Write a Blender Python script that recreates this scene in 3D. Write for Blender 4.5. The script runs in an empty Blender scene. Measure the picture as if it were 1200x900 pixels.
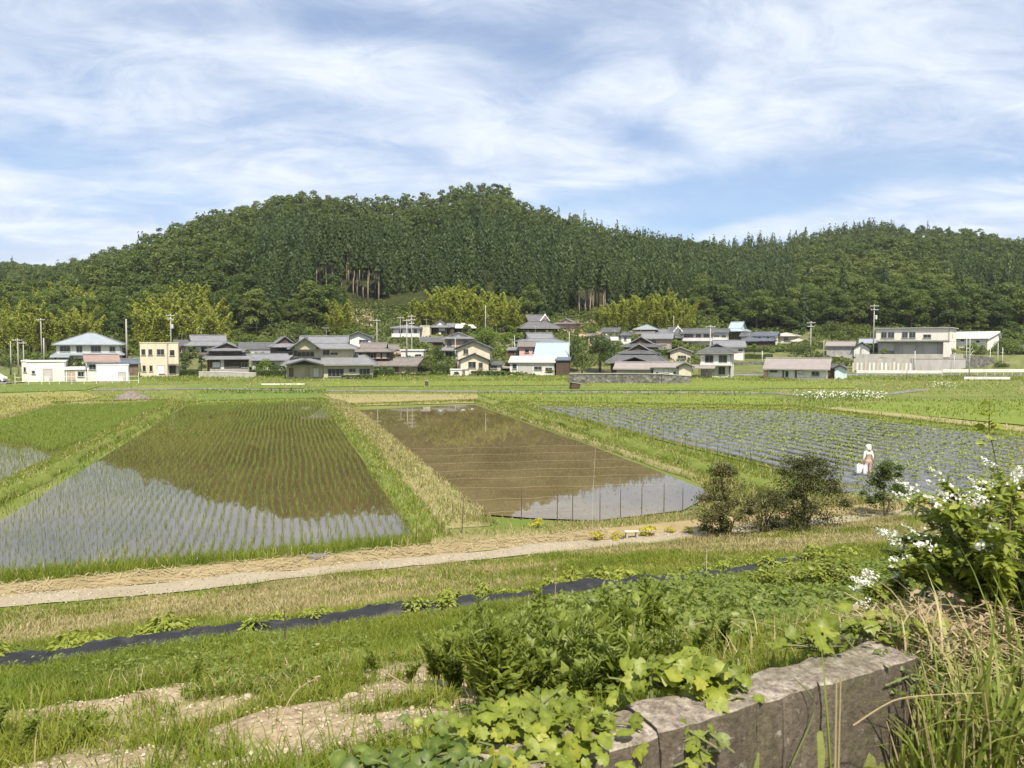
import bpy, math, random
import numpy as np
from mathutils import Vector, Matrix

SC = bpy.context.scene
COL = SC.collection
R = math.radians
rnd = random.Random(7)
nrg = np.random.default_rng(11)

# ------------------------------------------------------------------ camera
EYE = 6.5
cam_d = bpy.data.cameras.new("camera")
cam_d.sensor_width = 36.0
cam_d.lens = 27.0
cam_d.clip_start = 0.05
cam_d.clip_end = 6000
cam_d.dof.use_dof = True
cam_d.dof.focus_distance = 30.0
cam_d.dof.aperture_fstop = 8.0
cam = bpy.data.objects.new("camera", cam_d)
COL.objects.link(cam)
cam.location = (0, 0, EYE)
PITCH = math.atan(45 / 900)
cam.rotation_euler = (R(90) - PITCH, 0, 0)
SC.camera = cam

# ------------------------------------------------------------------ world, sun, exposure
SUN_EL, SUN_AZ = 57.0, 166.0          # azimuth clockwise from +Y (straight ahead)
world = bpy.data.worlds.new("World")
SC.world = world
world.use_nodes = True
wn, wl = world.node_tree.nodes, world.node_tree.links
wn.clear()
def W(t, **kw):
    n = wn.new(t)
    for k, v in kw.items(): setattr(n, k, v)
    return n
def wmath(op, a, b=None, c=None):
    n = W('ShaderNodeMath', operation=op)
    for i, x in enumerate((a, b, c)):
        if x is None: continue
        if isinstance(x, (int, float)): n.inputs[i].default_value = x
        else: wl.new(x, n.inputs[i])
    return n.outputs[0]
out = W('ShaderNodeOutputWorld')
bg = W('ShaderNodeBackground')
bg.inputs[1].default_value = 0.10
wl.new(bg.outputs[0], out.inputs[0])
sky = W('ShaderNodeTexSky', sky_type='NISHITA', sun_disc=False)
sky.sun_elevation = R(SUN_EL); sky.sun_rotation = R(SUN_AZ)
sky.altitude = 100; sky.air_density = 1.0; sky.dust_density = 0.6; sky.ozone_density = 2.0
tc = W('ShaderNodeTexCoord')
sep = W('ShaderNodeSeparateXYZ'); wl.new(tc.outputs['Generated'], sep.inputs[0])
dx, dy, dz = sep.outputs
el = wmath('MAXIMUM', dz, 0.0)
den = wmath('ADD', el, 0.16)
U = wmath('DIVIDE', dx, den); V_ = wmath('DIVIDE', dy, den)
comb = W('ShaderNodeCombineXYZ')
wl.new(wmath('MULTIPLY', wmath('ADD', U, wmath('MULTIPLY', V_, 0.45)), 0.95), comb.inputs[0])
wl.new(wmath('MULTIPLY', wmath('SUBTRACT', V_, wmath('MULTIPLY', U, 0.30)), 1.25), comb.inputs[1])
comb.inputs[2].default_value = 3.7
def wnoise(vec, scale, detail, rough, dist):
    n = W('ShaderNodeTexNoise'); wl.new(vec, n.inputs['Vector'])
    n.inputs['Scale'].default_value = scale; n.inputs['Detail'].default_value = detail
    n.inputs['Roughness'].default_value = rough; n.inputs['Distortion'].default_value = dist
    return n.outputs['Fac']
n1 = wnoise(comb.outputs[0], 0.85, 12, 0.62, 0.7)
n2 = wnoise(comb.outputs[0], 3.1, 10, 0.66, 0.9)
# broad openings of blue between the cirrus, placed by compass bearing and elevation
az = wmath('ARCTAN2', dx, dy)
elv = wmath('ARCSINE', wmath('MINIMUM', dz, 1.0))
def hole(pxp, pyp, wx, wy, amp, tilt=0.0):
    a0 = math.atan((pxp - 600) / 900); e0 = math.atan((405 - pyp) / 900 * math.cos(a0))
    da = wmath('DIVIDE', wmath('SUBTRACT', az, a0), wx / 900)
    de0 = wmath('SUBTRACT', wmath('SUBTRACT', elv, e0), wmath('MULTIPLY', wmath('SUBTRACT', az, a0), tilt))
    de = wmath('DIVIDE', de0, wy / 900)
    r2 = wmath('ADD', wmath('MULTIPLY', da, da), wmath('MULTIPLY', de, de))
    return wmath('MULTIPLY', wmath('EXPONENT', wmath('MULTIPLY', r2, -1.0)), amp)
holes = None
for h in ((90, 190, 150, 24, .40, -.10), (300, 30, 200, 22, .40, .05), (420, 130, 160, 16, .22, -.1), (700, 235, 120, 14, .40, .1), (1000, 215, 120, 16, .30, .1), (880, 222, 130, 34, .80, .12), (765, 168, 70, 22, .60, -.3), (640, 70, 70, 60, .34, .4),
          (1150, 205, 90, 14, .34, 0), (810, 262, 150, 10, .25, .1), (560, 60, 120, 18, .25, -.1), (1040, 250, 110, 12, .25, 0)):
    x = hole(*h)
    holes = x if holes is None else wmath('ADD', holes, x)
cover = wmath('ADD', wmath('MULTIPLY', wmath('SUBTRACT', n1, 0.5), 1.55), wmath('MULTIPLY', wmath('SUBTRACT', n2, 0.5), 0.95))
cover = wmath('ADD', cover, wmath('ADD', 0.76, wmath('MULTIPLY', wmath('SUBTRACT', 1.0, wmath('MINIMUM', wmath('MULTIPLY', el, 7.0), 1.0)), 0.45)))
cover = wmath('SUBTRACT', cover, wmath('MULTIPLY', holes, wmath('ADD', 0.25, wmath('MULTIPLY', n2, 1.5))))
mr = W('ShaderNodeMapRange', interpolation_type='SMOOTHSTEP')
wl.new(cover, mr.inputs[0]); mr.inputs[1].default_value = 0.10; mr.inputs[2].default_value = 1.0
mr.inputs[3].default_value = 0.30; mr.inputs[4].default_value = 0.97
mix = W('ShaderNodeMix', data_type='RGBA'); wl.new(mr.outputs[0], mix.inputs[0])
skymul = W('ShaderNodeMix', data_type='RGBA', blend_type='MULTIPLY'); skymul.inputs[0].default_value = 1.0
wl.new(sky.outputs[0], skymul.inputs[6]); skymul.inputs[7].default_value = (0.62, 0.78, 0.92, 1)
wl.new(skymul.outputs[2], mix.inputs[6])
# cloud veil: a little greyer where it is thick
cl = W('ShaderNodeMix', data_type='RGBA'); n3 = wnoise(comb.outputs[0], 1.7, 10, 0.62, 0.6)
cr = W('ShaderNodeMapRange', interpolation_type='SMOOTHSTEP'); wl.new(wmath('ADD', wmath('MULTIPLY', n3, 0.6), wmath('MULTIPLY', n2, 0.4)), cr.inputs[0]); cr.inputs[1].default_value = .36; cr.inputs[2].default_value = .62
wl.new(cr.outputs[0], cl.inputs[0])
cl.inputs[6].default_value = (4.3, 4.85, 5.9, 1); cl.inputs[7].default_value = (5.8, 6.2, 6.75, 1)
wl.new(cl.outputs[2], mix.inputs[7])
wl.new(mix.outputs[2], bg.inputs[0])

sun_d = bpy.data.lights.new("sun", 'SUN')
sun_d.energy = 4.9; sun_d.angle = R(1.0); sun_d.color = (1.0, 0.915, 0.76)
sun = bpy.data.objects.new("sun", sun_d); COL.objects.link(sun)
sun.rotation_euler = (R(90 - SUN_EL), 0, R(180 - SUN_AZ))
sun.location = (60, -40, 120)

vs = SC.view_settings
SC.display_settings.display_device = 'sRGB'
vs.view_transform = 'Standard'; vs.look = 'None'; vs.gamma = 1.0; vs.use_curve_mapping = False
vs.exposure = 0.72
cy = SC.cycles
cy.max_bounces = 6; cy.diffuse_bounces = 2; cy.glossy_bounces = 3; cy.transmission_bounces = 3; cy.transparent_max_bounces = 6
cy.caustics_reflective = False; cy.caustics_refractive = False
cy.use_denoising = True
try: cy.denoiser = 'OPENIMAGEDENOISE'
except Exception: pass

# ------------------------------------------------------------------ picture-to-place measuring
def ray(px, py):
    a = (px - 600) / 900; b = (450 - py) / 900
    c, s = math.cos(PITCH), math.sin(PITCH)
    return Vector((a, c + b * s, -s + b * c))
def G(px, py, z=0.0):
    """ground point (height z) seen at a photo pixel"""
    d = ray(px, py); t = (z - EYE) / d.z
    return Vector((d.x * t, d.y * t, z))
def P(px, py, Y):
    """point at distance ahead Y seen at a photo pixel"""
    d = ray(px, py); t = Y / d.y
    return Vector((d.x * t, Y, EYE + d.z * t))
def pix(X, Y, Z):
    c, s = math.cos(PITCH), math.sin(PITCH)
    Zr = Z - EYE
    depth = Y * c - Zr * s; up = Y * s + Zr * c
    return 600 + 900 * X / depth, 450 - 900 * up / depth

# ------------------------------------------------------------------ object helpers
def tag(o, label=None, cat=None, group=None, kind=None):
    if label: o['label'] = label
    if cat: o['category'] = cat
    if group: o['group'] = group
    if kind: o['kind'] = kind
    return o
def empty(name, loc=(0, 0, 0), rz=0.0):
    o = bpy.data.objects.new(name, None); COL.objects.link(o)
    o.empty_display_size = 0.2
    o.location = loc; o.rotation_euler = (0, 0, rz)
    return o
def link(name, me, mat=None, parent=None):
    o = bpy.data.objects.new(name, me); COL.objects.link(o)
    if mat is not None and not me.materials: me.materials.append(mat)
    if parent is not None: o.parent = parent
    return o
def copy_tree(o, kids=None, loc=None, rz=None, sc=None):
    c = o.copy(); COL.objects.link(c)
    if loc is not None: c.location = loc
    if rz is not None: c.rotation_euler = (0, 0, rz)
    if sc is not None: c.scale = sc
    for ch in (kids if kids is not None else list(o.children)):
        d = ch.copy(); COL.objects.link(d); d.parent = c
    return c

def mesh_np(name, V, faces, smooth=False, attr=None):
    """V (n,3); faces: list of (m,k) int arrays; attr: dict name->per-vertex floats"""
    me = bpy.data.meshes.new(name)
    V = np.asarray(V, dtype=np.float32)
    me.vertices.add(len(V)); me.vertices.foreach_set("co", V.ravel())
    idx = np.concatenate([np.asarray(f, dtype=np.int32).ravel() for f in faces])
    tot = np.concatenate([np.full(len(f), f.shape[1], dtype=np.int32) for f in faces])
    start = np.concatenate([[0], np.cumsum(tot)[:-1]]).astype(np.int32)
    me.loops.add(len(idx)); me.loops.foreach_set("vertex_index", idx)
    me.polygons.add(len(tot)); me.polygons.foreach_set("loop_start", start)
    me.polygons.foreach_set("loop_total", tot)
    if smooth: me.polygons.foreach_set("use_smooth", np.ones(len(tot), dtype=bool))
    me.update(calc_edges=True)
    if attr:
        for k, a in attr.items():
            at = me.attributes.new(k, 'FLOAT', 'POINT')
            at.data.foreach_set("value", np.asarray(a, dtype=np.float32))
    return me

class MB:
    """collects boxes, tubes, prisms into one mesh"""
    def __init__(s): s.v = []; s.f = []
    def add(s, vs_, fs):
        n = len(s.v); s.v += [tuple(p) for p in vs_]; s.f += [tuple(i + n for i in f) for f in fs]; return s
    def box(s, x0, x1, y0, y1, z0, z1):
        return s.add([(x0,y0,z0),(x1,y0,z0),(x1,y1,z0),(x0,y1,z0),(x0,y0,z1),(x1,y0,z1),(x1,y1,z1),(x0,y1,z1)],
                     [(0,3,2,1),(4,5,6,7),(0,1,5,4),(1,2,6,5),(2,3,7,6),(3,0,4,7)])
    def prism(s, poly, y0, y1, axis='y'):
        """poly: (a,z) outline counter-clockwise seen from the front (-y); extruded along y (or x)"""
        n = len(poly)
        if axis == 'y': vs_ = [(a, y0, z) for a, z in poly] + [(a, y1, z) for a, z in poly]
        else: vs_ = [(y1, a, z) for a, z in poly] + [(y0, a, z) for a, z in poly]
        fs = [tuple(range(n)), tuple(range(2*n-1, n-1, -1))] + [(i, i+n, (i+1) % n + n, (i+1) % n) for i in range(n)]
        return s.add(vs_, fs)
    def tube(s, pts, rad, k=6, cap=True):
        pts = [Vector(p) for p in pts]
        if not hasattr(rad, '__len__'): rad = [rad] * len(pts)
        rings = []
        for i, p in enumerate(pts):
            t = (pts[min(i+1, len(pts)-1)] - pts[max(i-1, 0)]).normalized()
            a = t.orthogonal().normalized() if abs(t.z) > .95 else Vector((-t.y, t.x, 0)).normalized()
            if abs(t.z) > .95: a = (Vector((1, 0, 0)) - t * t.x).normalized()
            b = t.cross(a)
            rings.append([p + (a * math.cos(6.2832*j/k) + b * math.sin(6.2832*j/k)) * rad[i] for j in range(k)])
        vs_ = [v for r_ in rings for v in r_]
        fs = [(i*k+j, i*k+(j+1) % k, (i+1)*k+(j+1) % k, (i+1)*k+j) for i in range(len(pts)-1) for j in range(k)]
        if cap: fs += [tuple(range(k-1, -1, -1)), tuple(range((len(pts)-1)*k, len(pts)*k))]
        return s.add(vs_, fs)
    def lathe(s, prof, k=12, c=(0, 0)):
        vs_ = [(c[0] + r_*math.cos(6.2832*j/k), c[1] + r_*math.sin(6.2832*j/k), z) for r_, z in prof for j in range(k)]
        fs = [(i*k+j, i*k+(j+1) % k, (i+1)*k+(j+1) % k, (i+1)*k+j) for i in range(len(prof)-1) for j in range(k)]
        fs += [tuple(range(k-1, -1, -1)), tuple(range((len(prof)-1)*k, len(prof)*k))]
        return s.add(vs_, fs)
    def mesh(s, name, smooth=False):
        me = bpy.data.meshes.new(name); me.from_pydata(s.v, [], s.f); me.update()
        if smooth:
            me.polygons.foreach_set("use_smooth", np.ones(len(me.polygons), dtype=bool))
        return me
    def build(s, name, mat, parent=None, smooth=False):
        return link(name, s.mesh(name, smooth), mat, parent)

def in_poly(x, y, poly):
    x = np.asarray(x); y = np.asarray(y); inside = np.zeros(x.shape, bool)
    n = len(poly)
    for i in range(n):
        x0, y0 = poly[i][0], poly[i][1]; x1, y1 = poly[(i+1) % n][0], poly[(i+1) % n][1]
        c = ((y0 > y) != (y1 > y)) & (x < (x1 - x0) * (y - y0) / ((y1 - y0) + 1e-12) + x0)
        inside ^= c
    return inside
# cheap smooth noise in numpy
_g = np.random.default_rng(5).random((64, 64))
def vnoise(x, y):
    x = np.asarray(x, float); y = np.asarray(y, float)
    xi = np.floor(x).astype(int); yi = np.floor(y).astype(int)
    fx = x - xi; fy = y - yi; fx = fx*fx*(3-2*fx); fy = fy*fy*(3-2*fy)
    a = _g[xi % 64, yi % 64]; b = _g[(xi+1) % 64, yi % 64]; c = _g[xi % 64, (yi+1) % 64]; d = _g[(xi+1) % 64, (yi+1) % 64]
    return (a*(1-fx)+b*fx)*(1-fy) + (c*(1-fx)+d*fx)*fy
def fbm(x, y, o=4):
    t = 0; a = .5; n = 0
    for _ in range(o):
        t = t + a*vnoise(x, y); n += a; x = x*2.03+17.1; y = y*2.03+5.3; a *= .5
    return t / n
def smooth01(t):
    t = np.clip(t, 0, 1); return t*t*(3-2*t)

# ------------------------------------------------------------------ materials
def new_mat(name):
    m = bpy.data.materials.new(name); m.use_nodes = True
    nt = m.node_tree; nt.nodes.clear()
    return m, nt
def N(nt, t, **kw):
    n = nt.nodes.new(t)
    for k, v in kw.items(): setattr(n, k, v)
    return n
def ramp(nt, fac, stops, interp='LINEAR'):
    n = N(nt, 'ShaderNodeValToRGB'); n.color_ramp.interpolation = interp
    e = n.color_ramp.elements
    while len(e) < len(stops): e.new(0.5)
    for i, (p, c) in enumerate(stops):
        e[i].position = p; e[i].color = (*c, 1) if len(c) == 3 else c
    nt.links.new(fac, n.inputs[0])
    return n.outputs[0]
def noise(nt, scale, detail=4, rough=.55, dist=0, coord='Object', mapping=None):
    tcn = N(nt, 'ShaderNodeTexCoord'); n = N(nt, 'ShaderNodeTexNoise')
    v = tcn.outputs[coord]
    if mapping:
        mp = N(nt, 'ShaderNodeMapping'); mp.inputs['Scale'].default_value = mapping
        nt.links.new(v, mp.inputs[0]); v = mp.outputs[0]
    nt.links.new(v, n.inputs['Vector'])
    n.inputs['Scale'].default_value = scale; n.inputs['Detail'].default_value = detail
    n.inputs['Roughness'].default_value = rough; n.inputs['Distortion'].default_value = dist
    return n.outputs['Fac']
def mixc(nt, fac, a, b, blend='MIX'):
    n = N(nt, 'ShaderNodeMix', data_type='RGBA', blend_type=blend)
    for i, x in ((0, fac), (6, a), (7, b)):
        if isinstance(x, (int, float)): n.inputs[i].default_value = x
        elif isinstance(x, tuple): n.inputs[i].default_value = (*x, 1) if len(x) == 3 else x
        else: nt.links.new(x, n.inputs[i])
    return n.outputs[2]
def fmath(nt, op, a, b=None):
    n = N(nt, 'ShaderNodeMath', operation=op)
    for i, x in enumerate((a, b)):
        if x is None: continue
        if isinstance(x, (int, float)): n.inputs[i].default_value = x
        else: nt.links.new(x, n.inputs[i])
    return n.outputs[0]
def principled(nt, color, rough=.8, spec=.3, metal=0, bump=None, bstr=.3, bdist=.02):
    p = N(nt, 'ShaderNodeBsdfPrincipled'); o = N(nt, 'ShaderNodeOutputMaterial')
    if isinstance(color, tuple): p.inputs['Base Color'].default_value = (*color, 1)
    else: nt.links.new(color, p.inputs['Base Color'])
    if isinstance(rough, (int, float)): p.inputs['Roughness'].default_value = rough
    else: nt.links.new(rough, p.inputs['Roughness'])
    p.inputs['Specular IOR Level'].default_value = spec; p.inputs['Metallic'].default_value = metal
    if bump is not None:
        b = N(nt, 'ShaderNodeBump'); b.inputs['Strength'].default_value = bstr; b.inputs['Distance'].default_value = bdist
        nt.links.new(bump, b.inputs['Height']); nt.links.new(b.outputs[0], p.inputs['Normal'])
    nt.links.new(p.outputs[0], o.inputs[0])
    return p
def dirty(name, c, amt=.25, scale=1.2, rough=.8, spec=.3, dark=(.5, .47, .42), streak=True, bump=0.0):
    """painted / plastered / metal surface with patchy weathering"""
    m, nt = new_mat(name)
    f1 = noise(nt, scale, 5, .65, .2, mapping=(1, 1, .35) if streak else None)
    f2 = noise(nt, scale*7, 3, .6)
    k = ramp(nt, f1, [(.35, (0, 0, 0)), (.72, (1, 1, 1))])
    base = mixc(nt, fmath(nt, 'MULTIPLY', k, amt), c, tuple(a*b for a, b in zip(c, dark)))
    base = mixc(nt, fmath(nt, 'MULTIPLY', f2, amt*.6), base, tuple(a*.8 for a in c))
    principled(nt, base, rough, spec, bump=f2 if bump else None, bstr=bump)
    return m
def leaf_mat(name, cols, transl=.3, rough=.55, spec=.25, scale=0.0, objvar=.35, coord='Object', tint=None):
    """foliage: each leaf its own shade, plus per-plant and patch variation"""
    m, nt = new_mat(name)
    g = N(nt, 'ShaderNodeNewGeometry')
    f = g.outputs['Random Per Island']
    oi = N(nt, 'ShaderNodeObjectInfo')
    f = fmath(nt, 'ADD', fmath(nt, 'MULTIPLY', f, 1-objvar), fmath(nt, 'MULTIPLY', oi.outputs['Random'], objvar))
    if scale:
        f = fmath(nt, 'ADD', fmath(nt, 'MULTIPLY', f, .5), fmath(nt, 'MULTIPLY', fmath(nt, 'SUBTRACT', fmath(nt, 'MULTIPLY', noise(nt, scale, 3, .5, coord=coord), 2.0), .5), .5))
    if tint:
        a = N(nt, 'ShaderNodeAttribute', attribute_name=tint)
        f = fmath(nt, 'ADD', fmath(nt, 'MULTIPLY', f, .35), fmath(nt, 'MULTIPLY', a.outputs['Fac'], .65))
    st = [(i/(len(cols)-1), c) for i, c in enumerate(cols)]
    c = ramp(nt, f, st)
    p = N(nt, 'ShaderNodeBsdfPrincipled')
    nt.links.new(c, p.inputs['Base Color']); p.inputs['Roughness'].default_value = rough
    p.inputs['Specular IOR Level'].default_value = spec
    t = N(nt, 'ShaderNodeBsdfTranslucent'); nt.links.new(mixc(nt, .5, c, (.30, .36, .04), 'MIX'), t.inputs[0])
    ms = N(nt, 'ShaderNodeMixShader'); ms.inputs[0].default_value = transl
    nt.links.new(p.outputs[0], ms.inputs[1]); nt.links.new(t.outputs[0], ms.inputs[2])
    o = N(nt, 'ShaderNodeOutputMaterial'); nt.links.new(ms.outputs[0], o.inputs[0])
    return m
# ------------------------------------------------------------------ the lie of the land
CU, SU = 0.937, 0.35             # the terraces, wall and track all run along (CU, SU)
def uv(X, Y): return X*CU + Y*SU, Y*CU - X*SU
def xy(u, v): return u*CU - v*SU, u*SU + v*CU
WT = 0.121                        # the wall itself swings a little further round than the terraces
def _w(s): return np.clip((6 - np.asarray(s, float))/3.5, 0, 1)
def xy2(u, s):
    u = np.asarray(u, float); return xy(u, s + _w(s)*WT*(np.clip(u, -4, 7) - 1.4))
def s_of(u, v):
    s = np.asarray(v, float); k = WT*(np.clip(u, -4, 7) - 1.4)
    for _ in range(7): s = v - _w(s)*k
    return s
V_KN = [-40, -3, 0, 1.98, 2.0, 2.3, 3.0, 5.0, 8.0, 11.0, 15.0, 18.0, 20.3, 21.0, 23.2, 24.2, 25.3, 26]
Z_KN = [4.6, 4.85, 4.80, 4.74, 5.16, 5.20, 4.95, 4.22, 3.36, 2.49, 1.40, .78, .33, .25, .25, .14, 0, 0]
SIL_X = [-400, -100, 0, 60, 95, 140, 200, 260, 320, 370, 420, 470, 510, 540, 560, 590, 610, 640, 680, 700, 740, 800, 850, 900, 940, 985, 1030, 1060, 1100, 1140, 1170, 1200, 1300, 1600]
SIL_Y = [338, 318, 317, 316, 308, 293, 268, 249, 237, 231, 235, 229, 224, 217, 215, 220, 234, 245, 258, 270, 281, 288, 292, 292, 282, 274, 267, 273, 274, 276, 284, 292, 300, 330]
RID_X = [-400, 40, 110, 250, 560, 720, 860, 1000, 1300, 1600]
RID_Y = [640, 640, 430, 420, 430, 470, 560, 590, 600, 620]
FOOT_X = [-400, 0, 120, 200, 300, 390, 470, 560, 700, 800, 870, 940, 1000, 1100, 1200, 1600]
FOOT_Y = [206, 206, 208, 213, 216, 232, 240, 240, 243, 241, 238, 231, 224, 219, 216, 216]
TREE_H = 10.5
def hill_t(X, Y):
    px = 600 + 900*X/np.maximum(Y, 1.0)
    yf = np.interp(px, FOOT_X, FOOT_Y); yr = np.interp(px, RID_X, RID_Y)
    return (Y - yf)/(yr - yf), px, yf, yr
def H(X, Y, rough=True):
    X = np.asarray(X, float); Y = np.asarray(Y, float)
    u, v = uv(X, Y)
    z = np.interp(s_of(u, v), V_KN, Z_KN)
    if rough:
        amp = np.where((v > 2.4) & (v < 20.5), 1.0, np.where(v <= 2.4, .25, 0.12))
        amp = amp * np.clip((60 - v)/30, 0.15, 1)
        z = z + amp*((fbm(X*.9, Y*.9, 4)-.5)*.26 + (fbm(X*4.1+9, Y*4.1, 3)-.5)*.10)*np.clip((v-2.2)*.9, .2, 1)
    t, px, yf, yr = hill_t(X, Y)
    far = Y > 120
    zf = 1.0 + 0.185*(yf-176)
    dip = 1 - .22*smooth01((px-838)/14)*smooth01((958-px)/14)     # the terrace right of centre lies lower
    zf = zf*dip
    zv = np.clip((Y - 174)*.185, 0, None)*dip
    zv = np.where(Y > yf, zf, zv)
    zv = np.where((px > 1008) & (Y > 182) & (Y < 240), np.maximum(zv, 4.2), zv)
    srow = np.interp(px, SIL_X, SIL_Y)
    zr = EYE + (405 - srow)/900*yr - TREE_H
    tt = np.clip(t, 0, 1)
    rise = 1 - (1-tt)**1.25
    zh = zf + (zr - zf)*rise
    zh = zh + (fbm(X*.018, Y*.018, 3)-.5)*18*np.clip(tt*3, 0, 1)*np.clip((1.05-tt)*4, 0, 1)
    zh = np.where(t > 1, zr - (t-1)*80, zh)
    z = np.where(far, np.where(t > 0, np.maximum(zh, -5), zv) + z*(Y < 170), z)
    return z
def Hs(x, y): return float(H(np.array([x]), np.array([y]))[0])

def soil_mask(X, Y):
    u, v = uv(X, Y)
    f = fbm(X*.8+3.3, Y*.8+1.7, 4)
    f = f*.58 + .42*fbm(X*2.7+1, Y*2.7+5, 3)
    left = smooth01((0.9 - X)/1.2) * smooth01((v-2.6)/.5) * smooth01((7.0 - v - np.clip(-X-2.5, 0, 2)*.3)/.8)
    s = smooth01((f + .34*left - .685)/.10) * np.clip(left*1.6, 0, 1)
    s = np.maximum(s, smooth01((f-.66)/.06)*.6*(v > 13)*(v < 20.5))
    return s
def dry_mask(X, Y):
    u, v = uv(X, Y)
    f = fbm(X*.35+8, Y*.35+2, 4)
    a = smooth01((v-12.5)/3)*smooth01((26-v)/3)
    return np.clip(smooth01((f-.36)/.25)*a*.9 + smooth01((f-.5)/.12)*.35, 0, 1)

def grid_mesh(name, us, vs_, mapper, mats, keep=None):
    UU, VV = np.meshgrid(us, vs_)
    X, Y = mapper(UU, VV)
    Z = H(X, Y)
    nv, nu = UU.shape
    V = np.stack([X.ravel(), Y.ravel(), Z.ravel()], 1)
    i = np.arange(nv*nu).reshape(nv, nu)
    F = np.stack([i[:-1, :-1].ravel(), i[:-1, 1:].ravel(), i[1:, 1:].ravel(), i[1:, :-1].ravel()], 1)
    if keep is not None:
        c = V[F].mean(1); F = F[keep(c[:, 0], c[:, 1])]
    me = mesh_np(name, V, [F], smooth=True, attr={'yard': smooth01((V[:, 1]-158)/14)*np.clip(.35+1.2*(fbm(V[:, 0]*.13, V[:, 1]*.13, 4)-.3), 0, 1), 'soil': soil_mask(V[:, 0], V[:, 1]), 'dry': dry_mask(V[:, 0], V[:, 1])})
    return link(name, me, mats)

# ground: turf with straw, bare pale soil where the mask says so
m, nt = new_mat('turf'); M = {'turf': m}
a1 = N(nt, 'ShaderNodeAttribute', attribute_name='soil').outputs['Fac']; a2 = N(nt, 'ShaderNodeAttribute', attribute_name='dry').outputs['Fac']
f1 = noise(nt, .12, 5, .6); f2 = noise(nt, 2.2, 5, .65); f3 = noise(nt, 16, 4, .7)
g1 = ramp(nt, f1, [(.3, (.085, .125, .022)), (.5, (.125, .165, .03)), (.7, (.17, .185, .045))])
g2 = mixc(nt, fmath(nt, 'MULTIPLY', f2, .7), g1, (.07, .10, .02))
st = ramp(nt, f3, [(.3, (.20, .165, .075)), (.7, (.33, .27, .14))])
g3 = mixc(nt, fmath(nt, 'MULTIPLY', a2, .75), g2, st)
so = mixc(nt, ramp(nt, noise(nt, 3.1, 6, .75), [(.35, (0, 0, 0)), (.65, (1, 1, 1))]), ramp(nt, f3, [(.25, (.10, .07, .045)), (.5, (.24, .175, .115)), (.8, (.36, .28, .19))]), ramp(nt, f3, [(.25, (.21, .16, .095)), (.5, (.35, .285, .18)), (.8, (.49, .42, .30))]))
g4 = mixc(nt, a1, g3, so)
a3 = N(nt, 'ShaderNodeAttribute', attribute_name='yard').outputs['Fac']
g4 = mixc(nt, a3, g4, ramp(nt, noise(nt, .35, 5, .7), [(.35, (.05, .06, .022)), (.55, (.12, .115, .06)), (.7, (.20, .175, .13))]))
principled(nt, g4, .95, .15, bump=f3, bstr=.5, bdist=.03)
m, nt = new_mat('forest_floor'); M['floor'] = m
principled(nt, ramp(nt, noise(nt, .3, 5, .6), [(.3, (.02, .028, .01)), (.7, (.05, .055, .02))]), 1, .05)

foot_keep = lambda X, Y: hill_t(X, Y)[0] <= 0.0
geo = lambda a, b, n: list(np.geomspace(a, b, n))
v_near = list(np.arange(-6, 1.9, .3)) + [1.96, 1.99, 2.0, 2.05] + list(np.arange(2.15, 30.01, .16))
tag(grid_mesh('ground', np.arange(-34, 46.01, .2), np.array(v_near), xy2, M['turf']), kind='structure')
v_far = np.array([v_near[-1]] + list(np.arange(31, 60, 1.5)) + list(np.arange(60, 330, 3)))
u_far = np.concatenate([-np.array(geo(60, 1500, 40))[::-1], np.arange(-56, 120, 4), np.array(geo(122, 1500, 40))])
tag(grid_mesh('ground', u_far, v_far, xy, M['turf'], keep=lambda X, Y: (hill_t(X, Y)[0] <= .03) | (Y < 100)), kind='structure')
# land either side of the near slope
for lo, hi in ((-400, -34), (46, 400)):
    tag(grid_mesh('ground', np.linspace(lo, hi, 60), np.array(list(np.linspace(-60, 0, 12))+v_near[26::6]+[v_near[-1]]), xy, M['turf']), kind='structure')
tag(grid_mesh('ground', np.linspace(-34, 46, 20), np.linspace(-60, -6, 12), xy, M['turf']), kind='structure')
def polar(px, Y): return (px-600)/900*Y, Y
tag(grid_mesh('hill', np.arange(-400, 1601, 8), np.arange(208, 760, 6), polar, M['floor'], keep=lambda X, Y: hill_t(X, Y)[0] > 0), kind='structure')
# light summer haze, a closed box of thin air round the whole valley
hz = MB(); hz.box(-2400, 2400, -1600, 2400, -8, 190)
m, nt = new_mat('haze_air')
pv_ = N(nt, 'ShaderNodeVolumePrincipled'); pv_.inputs['Color'].default_value = (.80, .88, 1.0, 1); pv_.inputs['Density'].default_value = 0.00010; pv_.inputs['Anisotropy'].default_value = .2
o_ = N(nt, 'ShaderNodeOutputMaterial'); nt.links.new(pv_.outputs[0], o_.inputs['Volume'])
tag(hz.build('haze', m), kind='stuff')
# the land beyond the hills, out to the horizon
mb = MB(); mb.add([(-2300, -1500, -6), (2300, -1500, -6), (2300, 2300, -6), (-2300, 2300, -6)], [(0, 1, 2, 3)])
tag(mb.build('terrain', M['floor']), kind='structure')

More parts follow.
